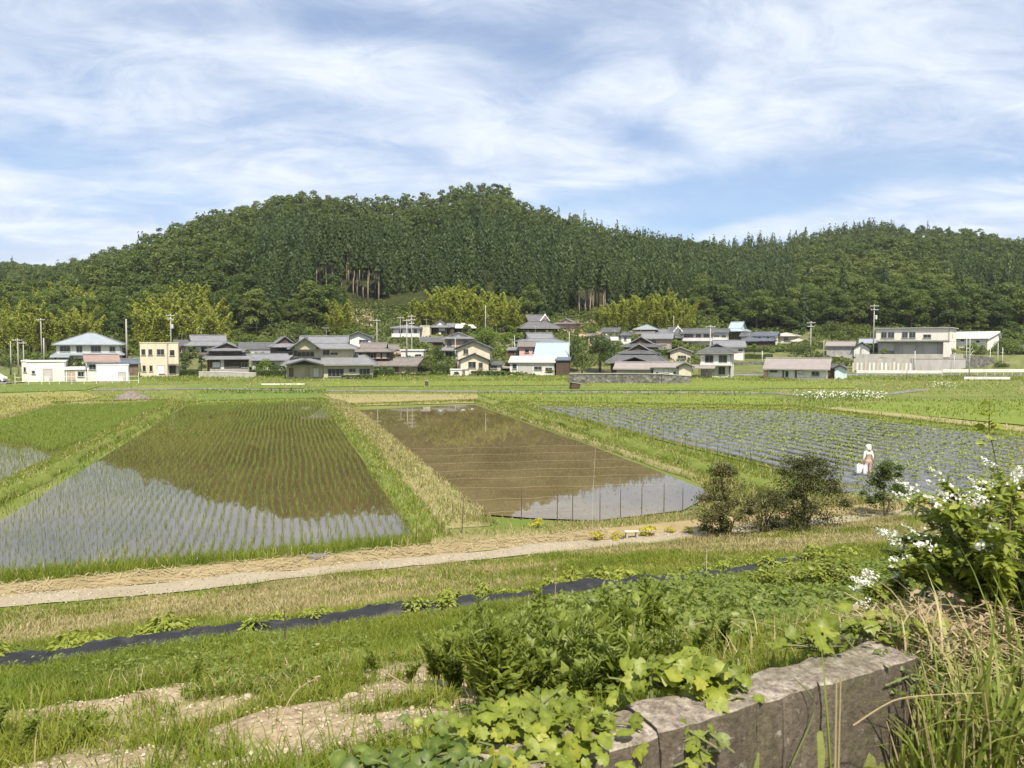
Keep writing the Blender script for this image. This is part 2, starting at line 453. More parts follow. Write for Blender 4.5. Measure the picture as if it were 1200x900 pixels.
# ------------------------------------------------------------------ sheets of ground measured off the photograph
def sheet(name, pts_px, z, mat, kind='structure', sub=None):
    p = [G(a, b, z) for a, b in pts_px]
    if sub is None:
        mb = MB(); mb.add(p, [tuple(range(len(p)))]); o = mb.build(name, mat)
        if o.data.polygons[0].normal.z < 0: o.data.flip_normals()
    return tag(o, kind=kind)
PADDY_L = [(219, 475), (376, 470), (489, 630), (300, 649), (-120, 685)]
PADDY_S = [(62, 478), (194, 473), (-130, 633), (-420, 612)]
PADDY_M = [(412, 481), (556, 474), (695, 523), (838, 578), (800, 598), (700, 610), (622, 607), (533, 600)]
VEG = [(611, 475), (928, 481), (1250, 521), (1330, 610), (1000, 590), (958, 562)]
WPOLY = {k: [G(a, b, .06) for a, b in p] for k, p in dict(L=PADDY_L, S=PADDY_S, M=PADDY_M, V=VEG).items()}

def water_mat(name, mud_a, mud_b, ior, scale=.25, sc_bump=.0):
    m, nt = new_mat(name)
    f = noise(nt, scale, 5, .6, .4, mapping=(1, .5, 1))
    c = ramp(nt, f, [(.35, mud_a), (.65, mud_b)])
    d = N(nt, 'ShaderNodeBsdfDiffuse'); nt.links.new(c, d.inputs[0])
    g = N(nt, 'ShaderNodeBsdfGlossy'); g.inputs['Roughness'].default_value = .012
    b = N(nt, 'ShaderNodeBump'); b.inputs['Strength'].default_value = .06; b.inputs['Distance'].default_value = .01
    nt.links.new(noise(nt, 5.0, 3, .5, mapping=(1, .35, 1)), b.inputs['Height']); nt.links.new(b.outputs[0], g.inputs['Normal'])
    fr = N(nt, 'ShaderNodeFresnel'); fr.inputs['IOR'].default_value = ior
    ms = N(nt, 'ShaderNodeMixShader'); nt.links.new(fr.outputs[0], ms.inputs[0])
    nt.links.new(d.outputs[0], ms.inputs[1]); nt.links.new(g.outputs[0], ms.inputs[2])
    o = N(nt, 'ShaderNodeOutputMaterial'); nt.links.new(ms.outputs[0], o.inputs[0])
    return m
M['water_l'] = water_mat('paddy_water', (.075, .055, .024), (.11, .078, .034), 4.4)
M['water_m'] = water_mat('muddy_water', (.115, .085, .04), (.17, .13, .065), 2.1)
sheet('water', PADDY_L, .06, M['water_l']); sheet('water', PADDY_S, .06, M['water_l']); sheet('water', PADDY_M, .06, M['water_m'])

m, nt = new_mat('tilled_soil'); M['soil'] = m
principled(nt, ramp(nt, noise(nt, 3, 5, .65), [(.3, (.10, .11, .03)), (.6, (.17, .17, .06)), (.8, (.2, .17, .1))]), .95, .1)
sheet('field_soil', VEG, .06, M['soil'])

def grass_sheet(name, ca, cb, scale=.4):
    m, nt = new_mat(name)
    f = noise(nt, scale, 5, .6); f2 = noise(nt, scale*9, 3, .6)
    c = ramp(nt, f, [(.3, ca), (.7, cb)])
    principled(nt, mixc(nt, fmath(nt, 'MULTIPLY', f2, .5), c, tuple(x*.65 for x in ca)), .95, .1)
    return m
M['f_bright'] = grass_sheet('bright_grass', (.13, .175, .03), (.17, .205, .042))
M['f_yellow'] = grass_sheet('yellow_grass', (.20, .20, .06), (.25, .23, .09))
M['f_green'] = grass_sheet('mid_grass', (.10, .15, .03), (.14, .18, .04))
M['f_straw'] = grass_sheet('straw_grass', (.23, .20, .09), (.30, .26, .13))
# mown fields between paddies and village: bands of different green
for pts, mt, z in (
    ([(985, 478), (1052, 470), (1330, 468), (1330, 505), (1200, 498)], 'f_bright', .07),
    ([(930, 479), (985, 477), (1210, 501), (1330, 512), (1330, 519), (1240, 516)], 'f_straw', .066),
    ([(420, 455), (900, 452), (880, 457), (420, 458.5)], 'f_green', .07),
    ([(380, 462), (560, 462), (560, 472), (405, 476)], 'f_straw', .064),
    ([(380, 447), (660, 446), (670, 451), (380, 453)], 'f_bright', .07),
    ([(700, 446), (880, 446), (1010, 450), (1000, 455), (690, 454)], 'f_bright', .074),
    ([(560, 462), (905, 464), (920, 474), (600, 474)], 'f_bright', .068),
    ([(240, 450), (360, 450), (355, 455), (200, 455)], 'f_green', .07),
    ([(-120, 454), (120, 452), (100, 457), (-150, 464)], 'f_green', .07),
    ([(-100, 465), (90, 458), (120, 465), (-10, 488), (-200, 505)], 'f_yellow', .066),
    ([(220, 459), (370, 459), (375, 468), (232, 470)], 'f_green', .066),
):
    sheet('field', pts, z, M[mt])

# ------------------------------------------------------------------ ribbons: levees, track, ditch, road
def ribbon(name, pts, width, prof, mat, step=1.0, wob=.0, kind='structure', zfn=None, taper=False):
    """a strip swept along ground points; prof = [(offset in half-widths, height)...]"""
    L = [Vector(p) for p in pts]; P_ = []
    for a, b in zip(L[:-1], L[1:]):
        n = max(1, int((b-a).length/step))
        P_ += [a.lerp(b, i/n) for i in range(n)]
    P_.append(L[-1]); n = len(P_)
    V = []
    for i, p in enumerate(P_):
        t = (P_[min(i+1, n-1)] - P_[max(i-1, 0)]); t.z = 0; t.normalize(); q = Vector((t.y, -t.x, 0))
        tp = min(1, min(i, n-1-i)/3) if taper else 1
        for k, (o, h) in enumerate(prof):
            ww = width*.5*(1 + wob*(vnoise(i*step*.6+k*9, k*3.1)-.5)*2)
            x = p + q*(o*ww)
            z = tp*(h + (wob*.25*(float(vnoise(i*step*.8, k*7.7))-.5) if 0 < k < len(prof)-1 else 0))
            base = zfn(x.x, x.y) if zfn else p.z
            V.append((x.x, x.y, base + z))
    k = len(prof)
    F = [(i*k+j+1, i*k+j, (i+1)*k+j, (i+1)*k+j+1) for i in range(n-1) for j in range(k-1)]
    me = bpy.data.meshes.new(name); me.from_pydata(V, [], F); me.update()
    if len(me.polygons) and sum(p.normal.z for p in me.polygons) < 0: me.flip_normals()
    me.polygons.foreach_set("use_smooth", np.ones(len(F), bool))
    o = link(name, me, mat)
    return tag(o, kind=kind) if kind else o
BUNDP = [(-1, 0), (-.75, .2), (-.35, .3), (.35, .3), (.75, .2), (1, 0)]
BUNDS = []       # (points, width) kept so grass can grow on them
def bund(pts_px, w, h=1.0, mat='turf2', z=0.02):
    p = [G(a, b, z) for a, b in pts_px]
    BUNDS.append((p, w, h*.3))
    ribbon('levee', p, w, [(o, hh*h) for o, hh in BUNDP], M[mat], step=.8, wob=.35, taper=True)
M['turf2'] = grass_sheet('levee_turf', (.10, .15, .025), (.19, .20, .055), .6)
M['turf3'] = grass_sheet('levee_straw', (.20, .19, .075), (.29, .26, .13), .6)
bund([(208, 474), (0, 582), (-140, 656)], 1.5, 1.2)
bund([(199, 473.5), (0, 572), (-140, 634)], .8, .7)
bund([(212, 473.5), (380, 469)], 1.6, .8)
bund([(381, 470), (440, 535), (478, 590), (508, 634)], 1.3, .7)
bund([(391, 471), (425, 500), (480, 556), (545, 618)], 2.4, .7, 'turf3')
bund([(403, 476), (560, 470.5)], 1.6, .6, 'turf3')
bund([(560, 472), (700, 520), (845, 570)], 1.0, .7, 'turf3')
bund([(590, 475), (700, 508), (850, 555), (960, 590)], 2.0, 1.3)
bund([(600, 473.5), (930, 479), (1240, 517)], 2.2, .9)
bund([(58, 478), (-60, 508), (-300, 570)], 1.8, .8, 'turf3')
bund([(60, 474), (200, 471)], 1.5, .8, 'turf3')

zH = lambda x, y: Hs(x, y)
def uvline(v, u0, u1, n=40): return [Vector((*xy(u0+(u1-u0)*i/n, v+.12*math.sin(i*.9)), 0)) for i in range(n+1)]
m, nt = new_mat('track_dirt'); M['track'] = m
f1 = noise(nt, .6, 5, .6); f3 = noise(nt, 9, 4, .7)
principled(nt, mixc(nt, f3, ramp(nt, f1, [(.3, (.27, .23, .165)), (.6, (.345, .305, .235))]), (.22, .18, .12)), .9, .2, bump=f3, bstr=.4)
m, nt = new_mat('straw_litter'); M['straw'] = m
f1 = noise(nt, 1.0, 5, .65); f3 = noise(nt, 22, 4, .7, mapping=(1, .4, 1))
principled(nt, mixc(nt, f3, ramp(nt, f1, [(.3, (.19, .135, .075)), (.7, (.36, .28, .17))]), (.25, .20, .10)), .95, .1, bump=f3, bstr=.6)
def flat_v(name, v0, v1, u0, u1, z, mat, nv=6, nu=220):
    us = np.linspace(u0, u1, nu); t = np.linspace(0, 1, nv)
    UU, TT = np.meshgrid(us, t)
    lo = v0 + (fbm(us*.7, us*0+v0, 3)-.5)*.5; hi = v1 + (fbm(us*.7+40, us*0+v1, 3)-.5)*.6
    VV = lo[None, :]*(1-TT) + hi[None, :]*TT
    X, Y = xy(UU, VV); Z = np.maximum(H(X, Y), .22) + z
    Vx = np.stack([X.ravel(), Y.ravel(), Z.ravel()], 1); i = np.arange(nv*nu).reshape(nv, nu)
    F = np.stack([i[:-1, :-1].ravel(), i[:-1, 1:].ravel(), i[1:, 1:].ravel(), i[1:, :-1].ravel()], 1)
    return tag(link(name, mesh_np(name, Vx, [F], True), mat), kind='structure')
flat_v('verge', 21.9, 23.2, -30, 44, .015, M['straw'])
flat_v('track', 20.95, 21.95, -30, 44, .03, M['track'])
# drainage channel and asphalt road at the foot of the village
m, nt = new_mat('ditch_concrete'); M['ditch'] = m
principled(nt, ramp(nt, noise(nt, .5, 4), [(.3, (.11, .105, .10)), (.7, (.2, .195, .18))]), .9, .2)
for pts in ([(110, 457.5), (250, 456)], [(250, 456), (370, 458.5), (560, 459.5), (905, 461.5), (960, 466), (1045, 462), (1085, 457)]):
    ribbon('ditch', [G(a, b, .02) for a, b in pts], 1.0, [(-1, 0), (-1, .18), (-.6, .18), (-.6, .1), (.6, .1), (.6, .18), (1, .18), (1, 0)], M['ditch'], step=6)
m, nt = new_mat('asphalt'); M['asphalt'] = m
principled(nt, ramp(nt, noise(nt, .3, 5), [(.3, (.12, .12, .12)), (.7, (.19, .185, .18))]), .9, .2)
def road(pts, w, z=.05):
    ribbon('road', [Vector((p[0], p[1], z)) for p in pts], w, [(-1, -.12), (-1, .1), (1, .1), (1, -.12)], M['asphalt'], step=5)
gp = lambda a, Y: Vector(((a-600)/900*Y, Y, 0))
road([gp(850, 171), gp(985, 170), gp(1100, 167.5), (gp(1250, 166))], 7)
road([gp(-300, 133), gp(18, 132)], 5)
# ------------------------------------------------------------------ foliage
def rand_dirs(n, g):
    d = g.normal(size=(n, 3)); return d/np.linalg.norm(d, axis=1, keepdims=True)
def cards(C, Nn, L, Wd, g, axis=None, fold=0.0):
    """diamond leaves: centres C, normals Nn, lengths L, widths Wd -> (4n,3)"""
    n = len(C)
    Nn = Nn/np.linalg.norm(Nn, axis=1, keepdims=True)
    a = rand_dirs(n, g) if axis is None else axis
    a = a - Nn*np.sum(a*Nn, 1, keepdims=True); a /= (np.linalg.norm(a, axis=1, keepdims=True)+1e-9)
    b = np.cross(Nn, a)
    L = np.broadcast_to(L, (n,))[:, None]; Wd = np.broadcast_to(Wd, (n,))[:, None]
    V = np.empty((n, 4, 3))
    V[:, 0] = C - a*L*.5; V[:, 1] = C + b*Wd*.5 + Nn*fold*Wd - a*L*.08; V[:, 2] = C + a*L*.5; V[:, 3] = C - b*Wd*.5 + Nn*fold*Wd - a*L*.08
    return V.reshape(-1, 3)
def quadF(n): return np.arange(4*n).reshape(n, 4)
def cards_mesh(name, V, attr=None): return mesh_np(name, V, [quadF(len(V)//4)], attr=attr)

def blob_crown(g, Hh, Rr, lo, nb, ncards, size, flat=.75):
    """cards over the outsides of many lumps packed in an egg-shaped crown"""
    ctr = []; rad = []
    for i in range(nb):
        h = g.uniform(0, 1)**.8
        ring = math.sin(math.pi*min(.97, .18 + .8*h))**.7
        a = g.uniform(0, 6.283); r = Rr*ring*math.sqrt(g.uniform(.1, 1))*.78
        ctr.append((r*math.cos(a), r*math.sin(a), Hh*(lo + (1-lo)*(.08+.80*h)))); rad.append(Rr*g.uniform(.26, .44))
    ctr = np.array(ctr); rad = np.array(rad)
    per = (rad**2/np.sum(rad**2)*ncards).astype(int)+1
    Cs, Ns = [], []
    for c, r, n in zip(ctr, rad, per):
        d = rand_dirs(n, g); d[:, 2] = np.where(d[:, 2] < -.35, -d[:, 2], d[:, 2])
        p = c + d*r*np.array([1, 1, flat])*g.uniform(.72, 1.08, (n, 1))
        Cs.append(p); Ns.append(d*.75 + np.array([0, 0, .35]) + g.normal(size=(n, 3))*.42)
    C = np.concatenate(Cs); Nn = np.concatenate(Ns); n = len(C)
    s = size*g.uniform(.6, 1.25, n)
    return cards(C, Nn, s, s*.72, g), ctr
def cone_crown(g, Hh, Rr, lo, ncards, size, power=.85):
    h = 1 - np.sqrt(g.uniform(0, 1, ncards))*.999
    h = np.clip(h + g.normal(size=ncards)*.02, 0, 1)
    tiers = 9
    ph = (h*tiers) % 1.0
    rr = Rr*((1-h)**power)*(.62+.42*(1-ph)) + .08
    a = g.uniform(0, 6.283, ncards)
    lobes = 1 + .22*np.sin(a*5 + h*23) + .12*np.sin(a*9 - h*40)
    k = np.sqrt(g.uniform(.35, 1, ncards))
    C = np.stack([rr*k*lobes*np.cos(a), rr*k*lobes*np.sin(a), Hh*(lo + (1-lo)*h) - k*rr*.18], 1)
    out_ = np.stack([np.cos(a), np.sin(a), np.full(ncards, .55)], 1) + g.normal(size=(ncards, 3))*.38
    ax = np.stack([np.cos(a), np.sin(a), np.full(ncards, -.55)], 1) + g.normal(size=(ncards, 3))*.25
    s = size*g.uniform(.65, 1.3, ncards)
    return cards(C, out_, s*1.25, s*.6, g, axis=ax)
def trunk_mb(g, Hh, r, limbs=0, to=.8, reach=2.0):
    mb = MB()
    p = [(0, 0, -.6)]; x = y = 0
    for i in range(1, 6):
        x += g.normal()*.02*Hh*.25; y += g.normal()*.02*Hh*.25; p.append((x, y, Hh*to*i/5))
    mb.tube(p, [r*(1.25-.2*i) if i else r*1.35 for i in range(6)], 7)
    for i in range(limbs):
        k = g.integers(2, 5); b = Vector(p[k]); a = g.uniform(0, 6.283); e = b + Vector((math.cos(a)*reach, math.sin(a)*reach, Hh*g.uniform(.1, .25)))
        mb.tube([b, (b+e)*.5 + Vector((0, 0, .1*reach)), e], [r*.45, r*.3, r*.12], 5)
    return mb

M['leaf_broad'] = leaf_mat('broadleaf_leaves', [(0.028, 0.049, 0.009), (0.048, 0.080, 0.014), (0.073, 0.110, 0.019), (0.110, 0.151, 0.027), (0.135, 0.156, 0.035)], .25, objvar=.55)
M['leaf_cedar'] = leaf_mat('cedar_needles', [(0.022, 0.040, 0.009), (0.034, 0.057, 0.013), (0.049, 0.076, 0.016), (0.066, 0.090, 0.021)], .2, objvar=.45)
M['leaf_bamboo'] = leaf_mat('bamboo_leaves', [(0.192, 0.234, 0.035), (0.289, 0.325, 0.051), (0.385, 0.410, 0.075), (0.492, 0.491, 0.113)], .35, objvar=.3)
M['leaf_lime'] = leaf_mat('light_leaves', [(.06, .10, .015), (.12, .18, .022), (.20, .26, .035)], .35)
M['leaf_garden'] = leaf_mat('garden_leaves', [(.025, .042, .010), (.05, .08, .018), (.085, .115, .025)], .25)
M['forest_b'] = leaf_mat('forest_broadleaf', [(0.030, 0.051, 0.011), (0.050, 0.080, 0.016), (0.074, 0.108, 0.021), (0.104, 0.139, 0.028), (0.128, 0.133, 0.038)], .28, objvar=0, tint='tint')
M['forest_c'] = leaf_mat('forest_conifer', [(0.023, 0.042, 0.010), (0.035, 0.060, 0.013), (0.050, 0.078, 0.017), (0.070, 0.092, 0.022)], .2, objvar=0, tint='tint')
m, nt = new_mat('bark'); M['bark'] = m
principled(nt, ramp(nt, noise(nt, 2.5, 4, mapping=(1, 1, .2)), [(.3, (.06, .045, .035)), (.7, (.16, .125, .095))]), .95, .1)
m, nt = new_mat('pale_bark'); M['pale_bark'] = m
principled(nt, ramp(nt, noise(nt, 2.5, 4, mapping=(1, 1, .2)), [(.3, (.16, .12, .09)), (.7, (.36, .29, .23))]), .95, .1)
m, nt = new_mat('bamboo_culm'); M['culm'] = m
principled(nt, ramp(nt, noise(nt, .8, 3), [(.3, (.14, .17, .04)), (.7, (.30, .30, .11))]), .6, .3)

# ---- where each kind of wood stands
g = np.random.default_rng(21)
YY = []; XX = []
y = 206.0
while y < 655:
    sp = 4.7 if y < 330 else (5.4 if y < 470 else 6.8)
    x = -.88*y
    n = int(1.76*y/sp)
    xs = x + (np.arange(n) + g.uniform(-.42, .42, n))*sp
    YY.append(y + g.uniform(-.45, .45, n)*sp); XX.append(xs)
    y += sp
X = np.concatenate(XX); Y = np.concatenate(YY)
t, px, yf, yr = hill_t(X, Y)
ok = (t > .015) & (t < 1.06)
X, Y, t, px, yf = X[ok], Y[ok], t[ok], px[ok], yf[ok]
Z = H(X, Y)
row = 405 - (Z - EYE)/Y*900          # picture row of each tree's foot
wob = fbm(X*.02+4, Y*.02+1, 3)
conif = ((t > .10 + .25*(wob-.5)) & (t < .62 + .5*(wob-.5)) & (px > 275) & (px < 930)) | ((px > 660) & (t > .75) & (wob > .5) & (px < 1060)) | ((px > 1120) & (t < .45) & (wob > .42)) | ((px > 640) & (px < 930) & (wob > .53))
conif &= ~((px < 300) & (wob < .62))
conif &= ~((t > .80) & (g.uniform(0, 1, len(X)) < .8) & (px < 700))
conif |= (g.uniform(0, 1, len(X)) < .06)
# clearings: the scar and bare-stemmed cedars behind the village, the bamboo groves, the temple grounds
BAMBOO = [([(-20, 340), (30, 330), (80, 322), (112, 340), (100, 400), (-30, 405)], 64),
          ([(168, 350), (200, 326), (245, 334), (268, 365), (262, 396), (168, 398)], 52),
          ([(474, 362), (500, 342), (540, 328), (585, 338), (618, 362), (612, 385), (575, 392), (500, 376)], 84),
          ([(703, 358), (730, 346), (790, 342), (815, 360), (806, 386), (715, 382)], 58),
          ([(385, 350), (405, 338), (416, 350), (412, 374), (388, 374)], 8)]
clear = ((px > 398) & (px < 470) & (t < .10)) | ((px > 660) & (px < 716) & (t < .07)) | ((px > 470) & (px < 620) & (t < .13)) | ((px > 716) & (px < 812) & (t < .10)) | ((px < 112) & (t < .035)) | ((px > 170) & (px < 262) & (t < .07))
bare = ((px > 368) & (px < 446) & (t > .05) & (t < .24)) | ((px > 672) & (px < 712) & (t > .02) & (t < .2))
keep = ~clear & ~bare
X, Y, Z, t, px, conif, row, wob = (a[keep] for a in (X, Y, Z, t, px, conif, row, wob))
order = np.argsort(t*np.where(px > 800, .8, 1))
inframe = (px > -40) & (px < 1240)
ind_c = [i for i in order if conif[i] and inframe[i]][:190]
ind_b = [i for i in order if not conif[i] and inframe[i]][:230]
indiv = np.zeros(len(X), bool); indiv[ind_c] = True; indiv[ind_b] = True

def forest(name, sel, protos, mat, hs, g):
    idx = np.nonzero(sel)[0]
    allV = []; allT = []
    which = g.integers(0, len(protos), len(idx))
    for k, pv in enumerate(protos):
        ii = idx[which == k]
        if not len(ii): continue
        a = g.uniform(0, 6.283, len(ii)); s = g.uniform(hs[0], hs[1], len(ii)); w = s*g.uniform(.85, 1.2, len(ii))
        ca, sa = np.cos(a), np.sin(a)
        vx = (pv[None, :, 0]*ca[:, None] - pv[None, :, 1]*sa[:, None])*w[:, None] + X[ii][:, None]
        vy = (pv[None, :, 0]*sa[:, None] + pv[None, :, 1]*ca[:, None])*w[:, None] + Y[ii][:, None]
        vz = pv[None, :, 2]*s[:, None] + Z[ii][:, None]
        allV.append(np.stack([vx, vy, vz], 2).reshape(-1, 3))
        tn = np.clip(.5 + (wob[ii]-.5)*1.1 + g.normal(size=len(ii))*.24, 0, 1)
        allT.append(np.repeat(tn, len(pv)))
    V = np.concatenate(allV); T = np.concatenate(allT)
    o = link(name, cards_mesh(name, V, {'tint': T}), mat)
    return tag(o, kind='stuff')
gp_ = np.random.default_rng(3)
fb = [blob_crown(gp_, 11.0, 3.9, .10, 10, 340, .85)[0] for _ in range(6)]
fc = [cone_crown(gp_, 13.0, 2.8, .08, 290, .82, .7) for _ in range(5)]
forest('broadleaf_forest', ~conif & ~indiv, fb, M['forest_b'], (.58, 1.2), gp_)
forest('conifer_forest', conif & ~indiv, fc, M['forest_c'], (.65, 1.3), gp_)

def tree_proto(name, crownV, trunk, leaf, bark):
    root = empty(name)
    link('crown', cards_mesh('crown', crownV), leaf, root)
    trunk.build('trunk', bark, root, True)
    return root, list(root.children)
pb = [tree_proto('broadleaf_tree', blob_crown(gp_, 12.5, 4.5, .0, 22, 3600, .46)[0], trunk_mb(gp_, 11, .24, 4, .75, 1.8), M['leaf_broad'], M['bark']) for _ in range(5)]
pc = [tree_proto('cedar_tree', cone_crown(gp_, 15.5, 2.9, .08, 3000, .50, .72), trunk_mb(gp_, 16, .24, 0, .9), M['leaf_cedar'], M['bark']) for _ in range(4)]
used = {}
def place_tree(protos, k, loc, rz, sc, label, cat, group):
    root, kids = protos[k % len(protos)]
    if id(root) not in used:
        used[id(root)] = True; o = root; o.location = loc; o.rotation_euler = (0, 0, rz); o.scale = sc
    else:
        o = copy_tree(root, kids, loc, rz, sc)
    return tag(o, label, cat, group)
def zone(p):
    for lim, nm in ((120, 'behind the blue-grey hipped roof'), (300, 'behind the cream box house'), (450, 'behind the big beige house'),
                    (640, 'above the small white-roofed hall'), (820, 'above the stacked dark roofs'), (1000, 'left of the long factory'), (9999, 'behind the long factory')):
        if p < lim: return nm
for n_, i in enumerate(ind_b):
    s = gp_.uniform(.55, 1.15)
    zn = zone(px[i])
    place_tree(pb, n_, (X[i], Y[i], Z[i]-.2), gp_.uniform(0, 6.28), (s*gp_.uniform(.9, 1.15), s*gp_.uniform(.9, 1.15), s), f'rounded green broadleaf tree in the wood {zn}', 'tree', f'broadleaf trees {zn}')
for n_, i in enumerate(ind_c):
    s = gp_.uniform(.75, 1.15)
    zn = zone(px[i])
    place_tree(pc, n_, (X[i], Y[i], Z[i]-.2), gp_.uniform(0, 6.28), (s*gp_.uniform(.9, 1.2), s*gp_.uniform(.9, 1.2), s), f'dark pointed conifer in the wood {zn}', 'tree', f'conifers {zn}')
# tall cedars whose lower stems are bare and pale
pt = [tree_proto('tall_cedar', cone_crown(gp_, 23, 2.6, .50, 1000, .75), trunk_mb(gp_, 22, .22, 0, .95), M['leaf_cedar'], M['pale_bark']) for _ in range(3)]
k_ = 0
for lo, hi, n, y0, y1, nm in ((370, 446, 34, 250, 282, 'above the earth scar'), (676, 710, 18, 250, 272, 'above the brown bare bank')):
    for j in range(n):
        p = lo + (hi-lo)*(j+.5)/n + gp_.uniform(-2, 2); yy = gp_.uniform(y0, y1); x = (p-600)/900*yy
        s = gp_.uniform(.8, 1.05)
        place_tree(pt, k_, (x, yy, Hs(x, yy)-.3), gp_.uniform(0, 6.28), (s, s, s), f'tall cedar with a bare pale stem {nm}', 'tree', f'bare-stemmed cedars {nm}'); k_ += 1
# bamboo: arching culms with feathery yellow-green tops
def bamboo_proto(g):
    root = empty('bamboo'); mb = MB(); Vs = []
    for i in range(9):
        a = g.uniform(0, 6.283); r = g.uniform(.2, 2.3); x, y = r*math.cos(a), r*math.sin(a)
        h = g.uniform(8.5, 12.5); ln = g.uniform(.8, 2.6); b = a + g.uniform(-.8, .8)
        pts = [(x + ln*math.cos(b)*q**2.6, y + ln*math.sin(b)*q**2.6, h*(q - .10*q**4)) for q in (0, .25, .5, .7, .85, 1)]
        mb.tube([(x, y, -.5)] + pts[1:], [.06, .055, .05, .035, .02, .008], 5)
        n = 560; q = g.uniform(.16, 1.03, n)**.8
        C = np.stack([x + ln*math.cos(b)*q**2.6, y + ln*math.sin(b)*q**2.6, h*(q - .10*q**4)], 1)
        spread = 1.05*np.sqrt(np.clip(1.12-q, .05, 1))
        d = rand_dirs(n, g); C = C + d*spread[:, None]*g.uniform(.2, 1, (n, 1)); C[:, 2] -= .25*spread
        ax = d + np.array([.35*math.cos(b), .35*math.sin(b), -.55])
        Vs.append(cards(C, rand_dirs(n, g)*.7 + np.array([0, 0, .7]), 0.62*g.uniform(.6, 1.3, n), .19, g, axis=ax))
    link('foliage', cards_mesh('foliage', np.concatenate(Vs)), M['leaf_bamboo'], root)
    mb.build('culms', M['culm'], root)
    return root, list(root.children)
pbm = [bamboo_proto(gp_) for _ in range(4)]
GN = ['at the far left edge of the wood', 'behind the cream box house', 'above the small white-roofed hall', 'above the tiered dark roofs', 'beside the bare-stemmed cedars']
k_ = 0
for (poly, n), nm in zip(BAMBOO, GN):
    xs = [p[0] for p in poly]; ys = [p[1] for p in poly]; c = 0; tries = 0
    while c < n and tries < 4000:
        tries += 1
        a, b = gp_.uniform(min(xs), max(xs)), gp_.uniform(min(ys), max(ys))
        if not in_poly(np.array([a]), np.array([b]), poly)[0]: continue
        # (a,b) is where a plume's tip shows; find the foot on the slope below it
        best = None
        yfo = float(np.interp(a, FOOT_X, FOOT_Y))
        for yy in np.arange(yfo-7, yfo+70, 2.0):
            x = (a-600)/900*yy; zz = Hs(x, yy)
            tip = 405 - (zz + 10.5 - EYE)/yy*900
            if tip <= b + 4: best = (x, yy, zz); break
        if best is None: continue
        s = gp_.uniform(.9, 1.25)
        want = (405 - b)/900*best[1] + EYE - best[2]
        sz = min(1.75, max(.5, want/10.8))*gp_.uniform(.9, 1.12)
        place_tree(pbm, k_, (best[0], best[1] + gp_.uniform(-2, 2), best[2]-.2), gp_.uniform(0, 6.28), (s*(.55+.5*sz), s*(.55+.5*sz), sz), f'feathery yellow-green bamboo clump {nm}', 'bamboo', f'bamboo clumps {nm}')
        c += 1; k_ += 1
# ------------------------------------------------------------------ village materials
def tile_mat(name, c, c2, rough=.6, spec=.35, course=3.2):
    m, nt = new_mat(name)
    tcn = N(nt, 'ShaderNodeTexCoord'); sp = N(nt, 'ShaderNodeSeparateXYZ'); nt.links.new(tcn.outputs['Object'], sp.inputs[0])
    saw = fmath(nt, 'FRACT', fmath(nt, 'MULTIPLY', sp.outputs[2], course))
    f = noise(nt, .9, 5, .65); f2 = noise(nt, 7, 3, .6)
    c_ = mixc(nt, ramp(nt, f, [(.35, (0, 0, 0)), (.7, (1, 1, 1))]), c, c2)
    c_ = mixc(nt, fmath(nt, 'MULTIPLY', f2, .5), c_, tuple(x*.6 for x in c))
    principled(nt, c_, rough, spec, bump=fmath(nt, 'ADD', saw, f2), bstr=.5, bdist=.06)
    M[name] = m
tile_mat('tile_grey', (0.155, 0.158, 0.175), (0.218, 0.221, 0.238))
tile_mat('tile_dark', (0.076, 0.078, 0.085), (0.122, 0.124, 0.130))
tile_mat('tile_blue', (0.246, 0.285, 0.323), (0.306, 0.340, 0.374), .45)
tile_mat('tile_navy', (.07, .085, .12), (.13, .15, .19), .4)
tile_mat('tile_brown', (0.150, 0.128, 0.116), (0.217, 0.188, 0.169))
tile_mat('roof_rust', (.26, .17, .145), (.33, .24, .21), .6, .3)
tile_mat('roof_metal_blue', (0.300, 0.375, 0.427), (0.345, 0.413, 0.458), .35, .5, 1.0)
tile_mat('roof_cream', (0.452, 0.421, 0.374), (0.515, 0.484, 0.437), .5, .4, 1.0)
tile_mat('roof_white', (.70, .70, .70), (.78, .78, .78), .4, .4, 1.0)
tile_mat('roof_taupe', (0.245, 0.214, 0.204), (0.292, 0.262, 0.252), .6, .3, 1.5)
tile_mat('thatch_dark', (.10, .10, .11), (.16, .155, .16), .8, .2, 5)
for nm, c, k in (('warmwhite', (.74, .70, .63), .15), ('white', (.72, .71, .69), .3), ('offwhite', (.66, .65, .61), .3), ('cream', (.62, .565, .44), .3), ('beige', (.50, .46, .36), .35),
                 ('pink', (.62, .40, .37), .25), ('tan', (.47, .36, .27), .35), ('wood', (.10, .068, .05), .5), ('brownwood', (.20, .14, .10), .45),
                 ('grey', (.36, .35, .34), .4), ('greysiding', (.40, .385, .38), .35), ('paleblue', (.62, .71, .78), .2), ('concrete', (.40, .385, .36), .5), ('steel', (.55, .56, .57), .3)):
    M[nm] = dirty('paint_' + nm, c, min(.75, k*1.7), .9)
m, nt = new_mat('window_glass'); M['glass'] = m
principled(nt, ramp(nt, noise(nt, .35, 2), [(.4, (.015, .018, .02)), (.7, (.06, .065, .065))]), .06, .6)
m, nt = new_mat('paper_screen'); M['shoji'] = m; principled(nt, (.62, .62, .60), .5, .3)
M['frame'] = dirty('window_frame_alu', (.30, .29, .28), .2)
M['frame_dark'] = dirty('window_frame_dark', (.08, .07, .065), .2)
M['shutter'] = dirty('shutter_metal', (.45, .43, .41), .25)

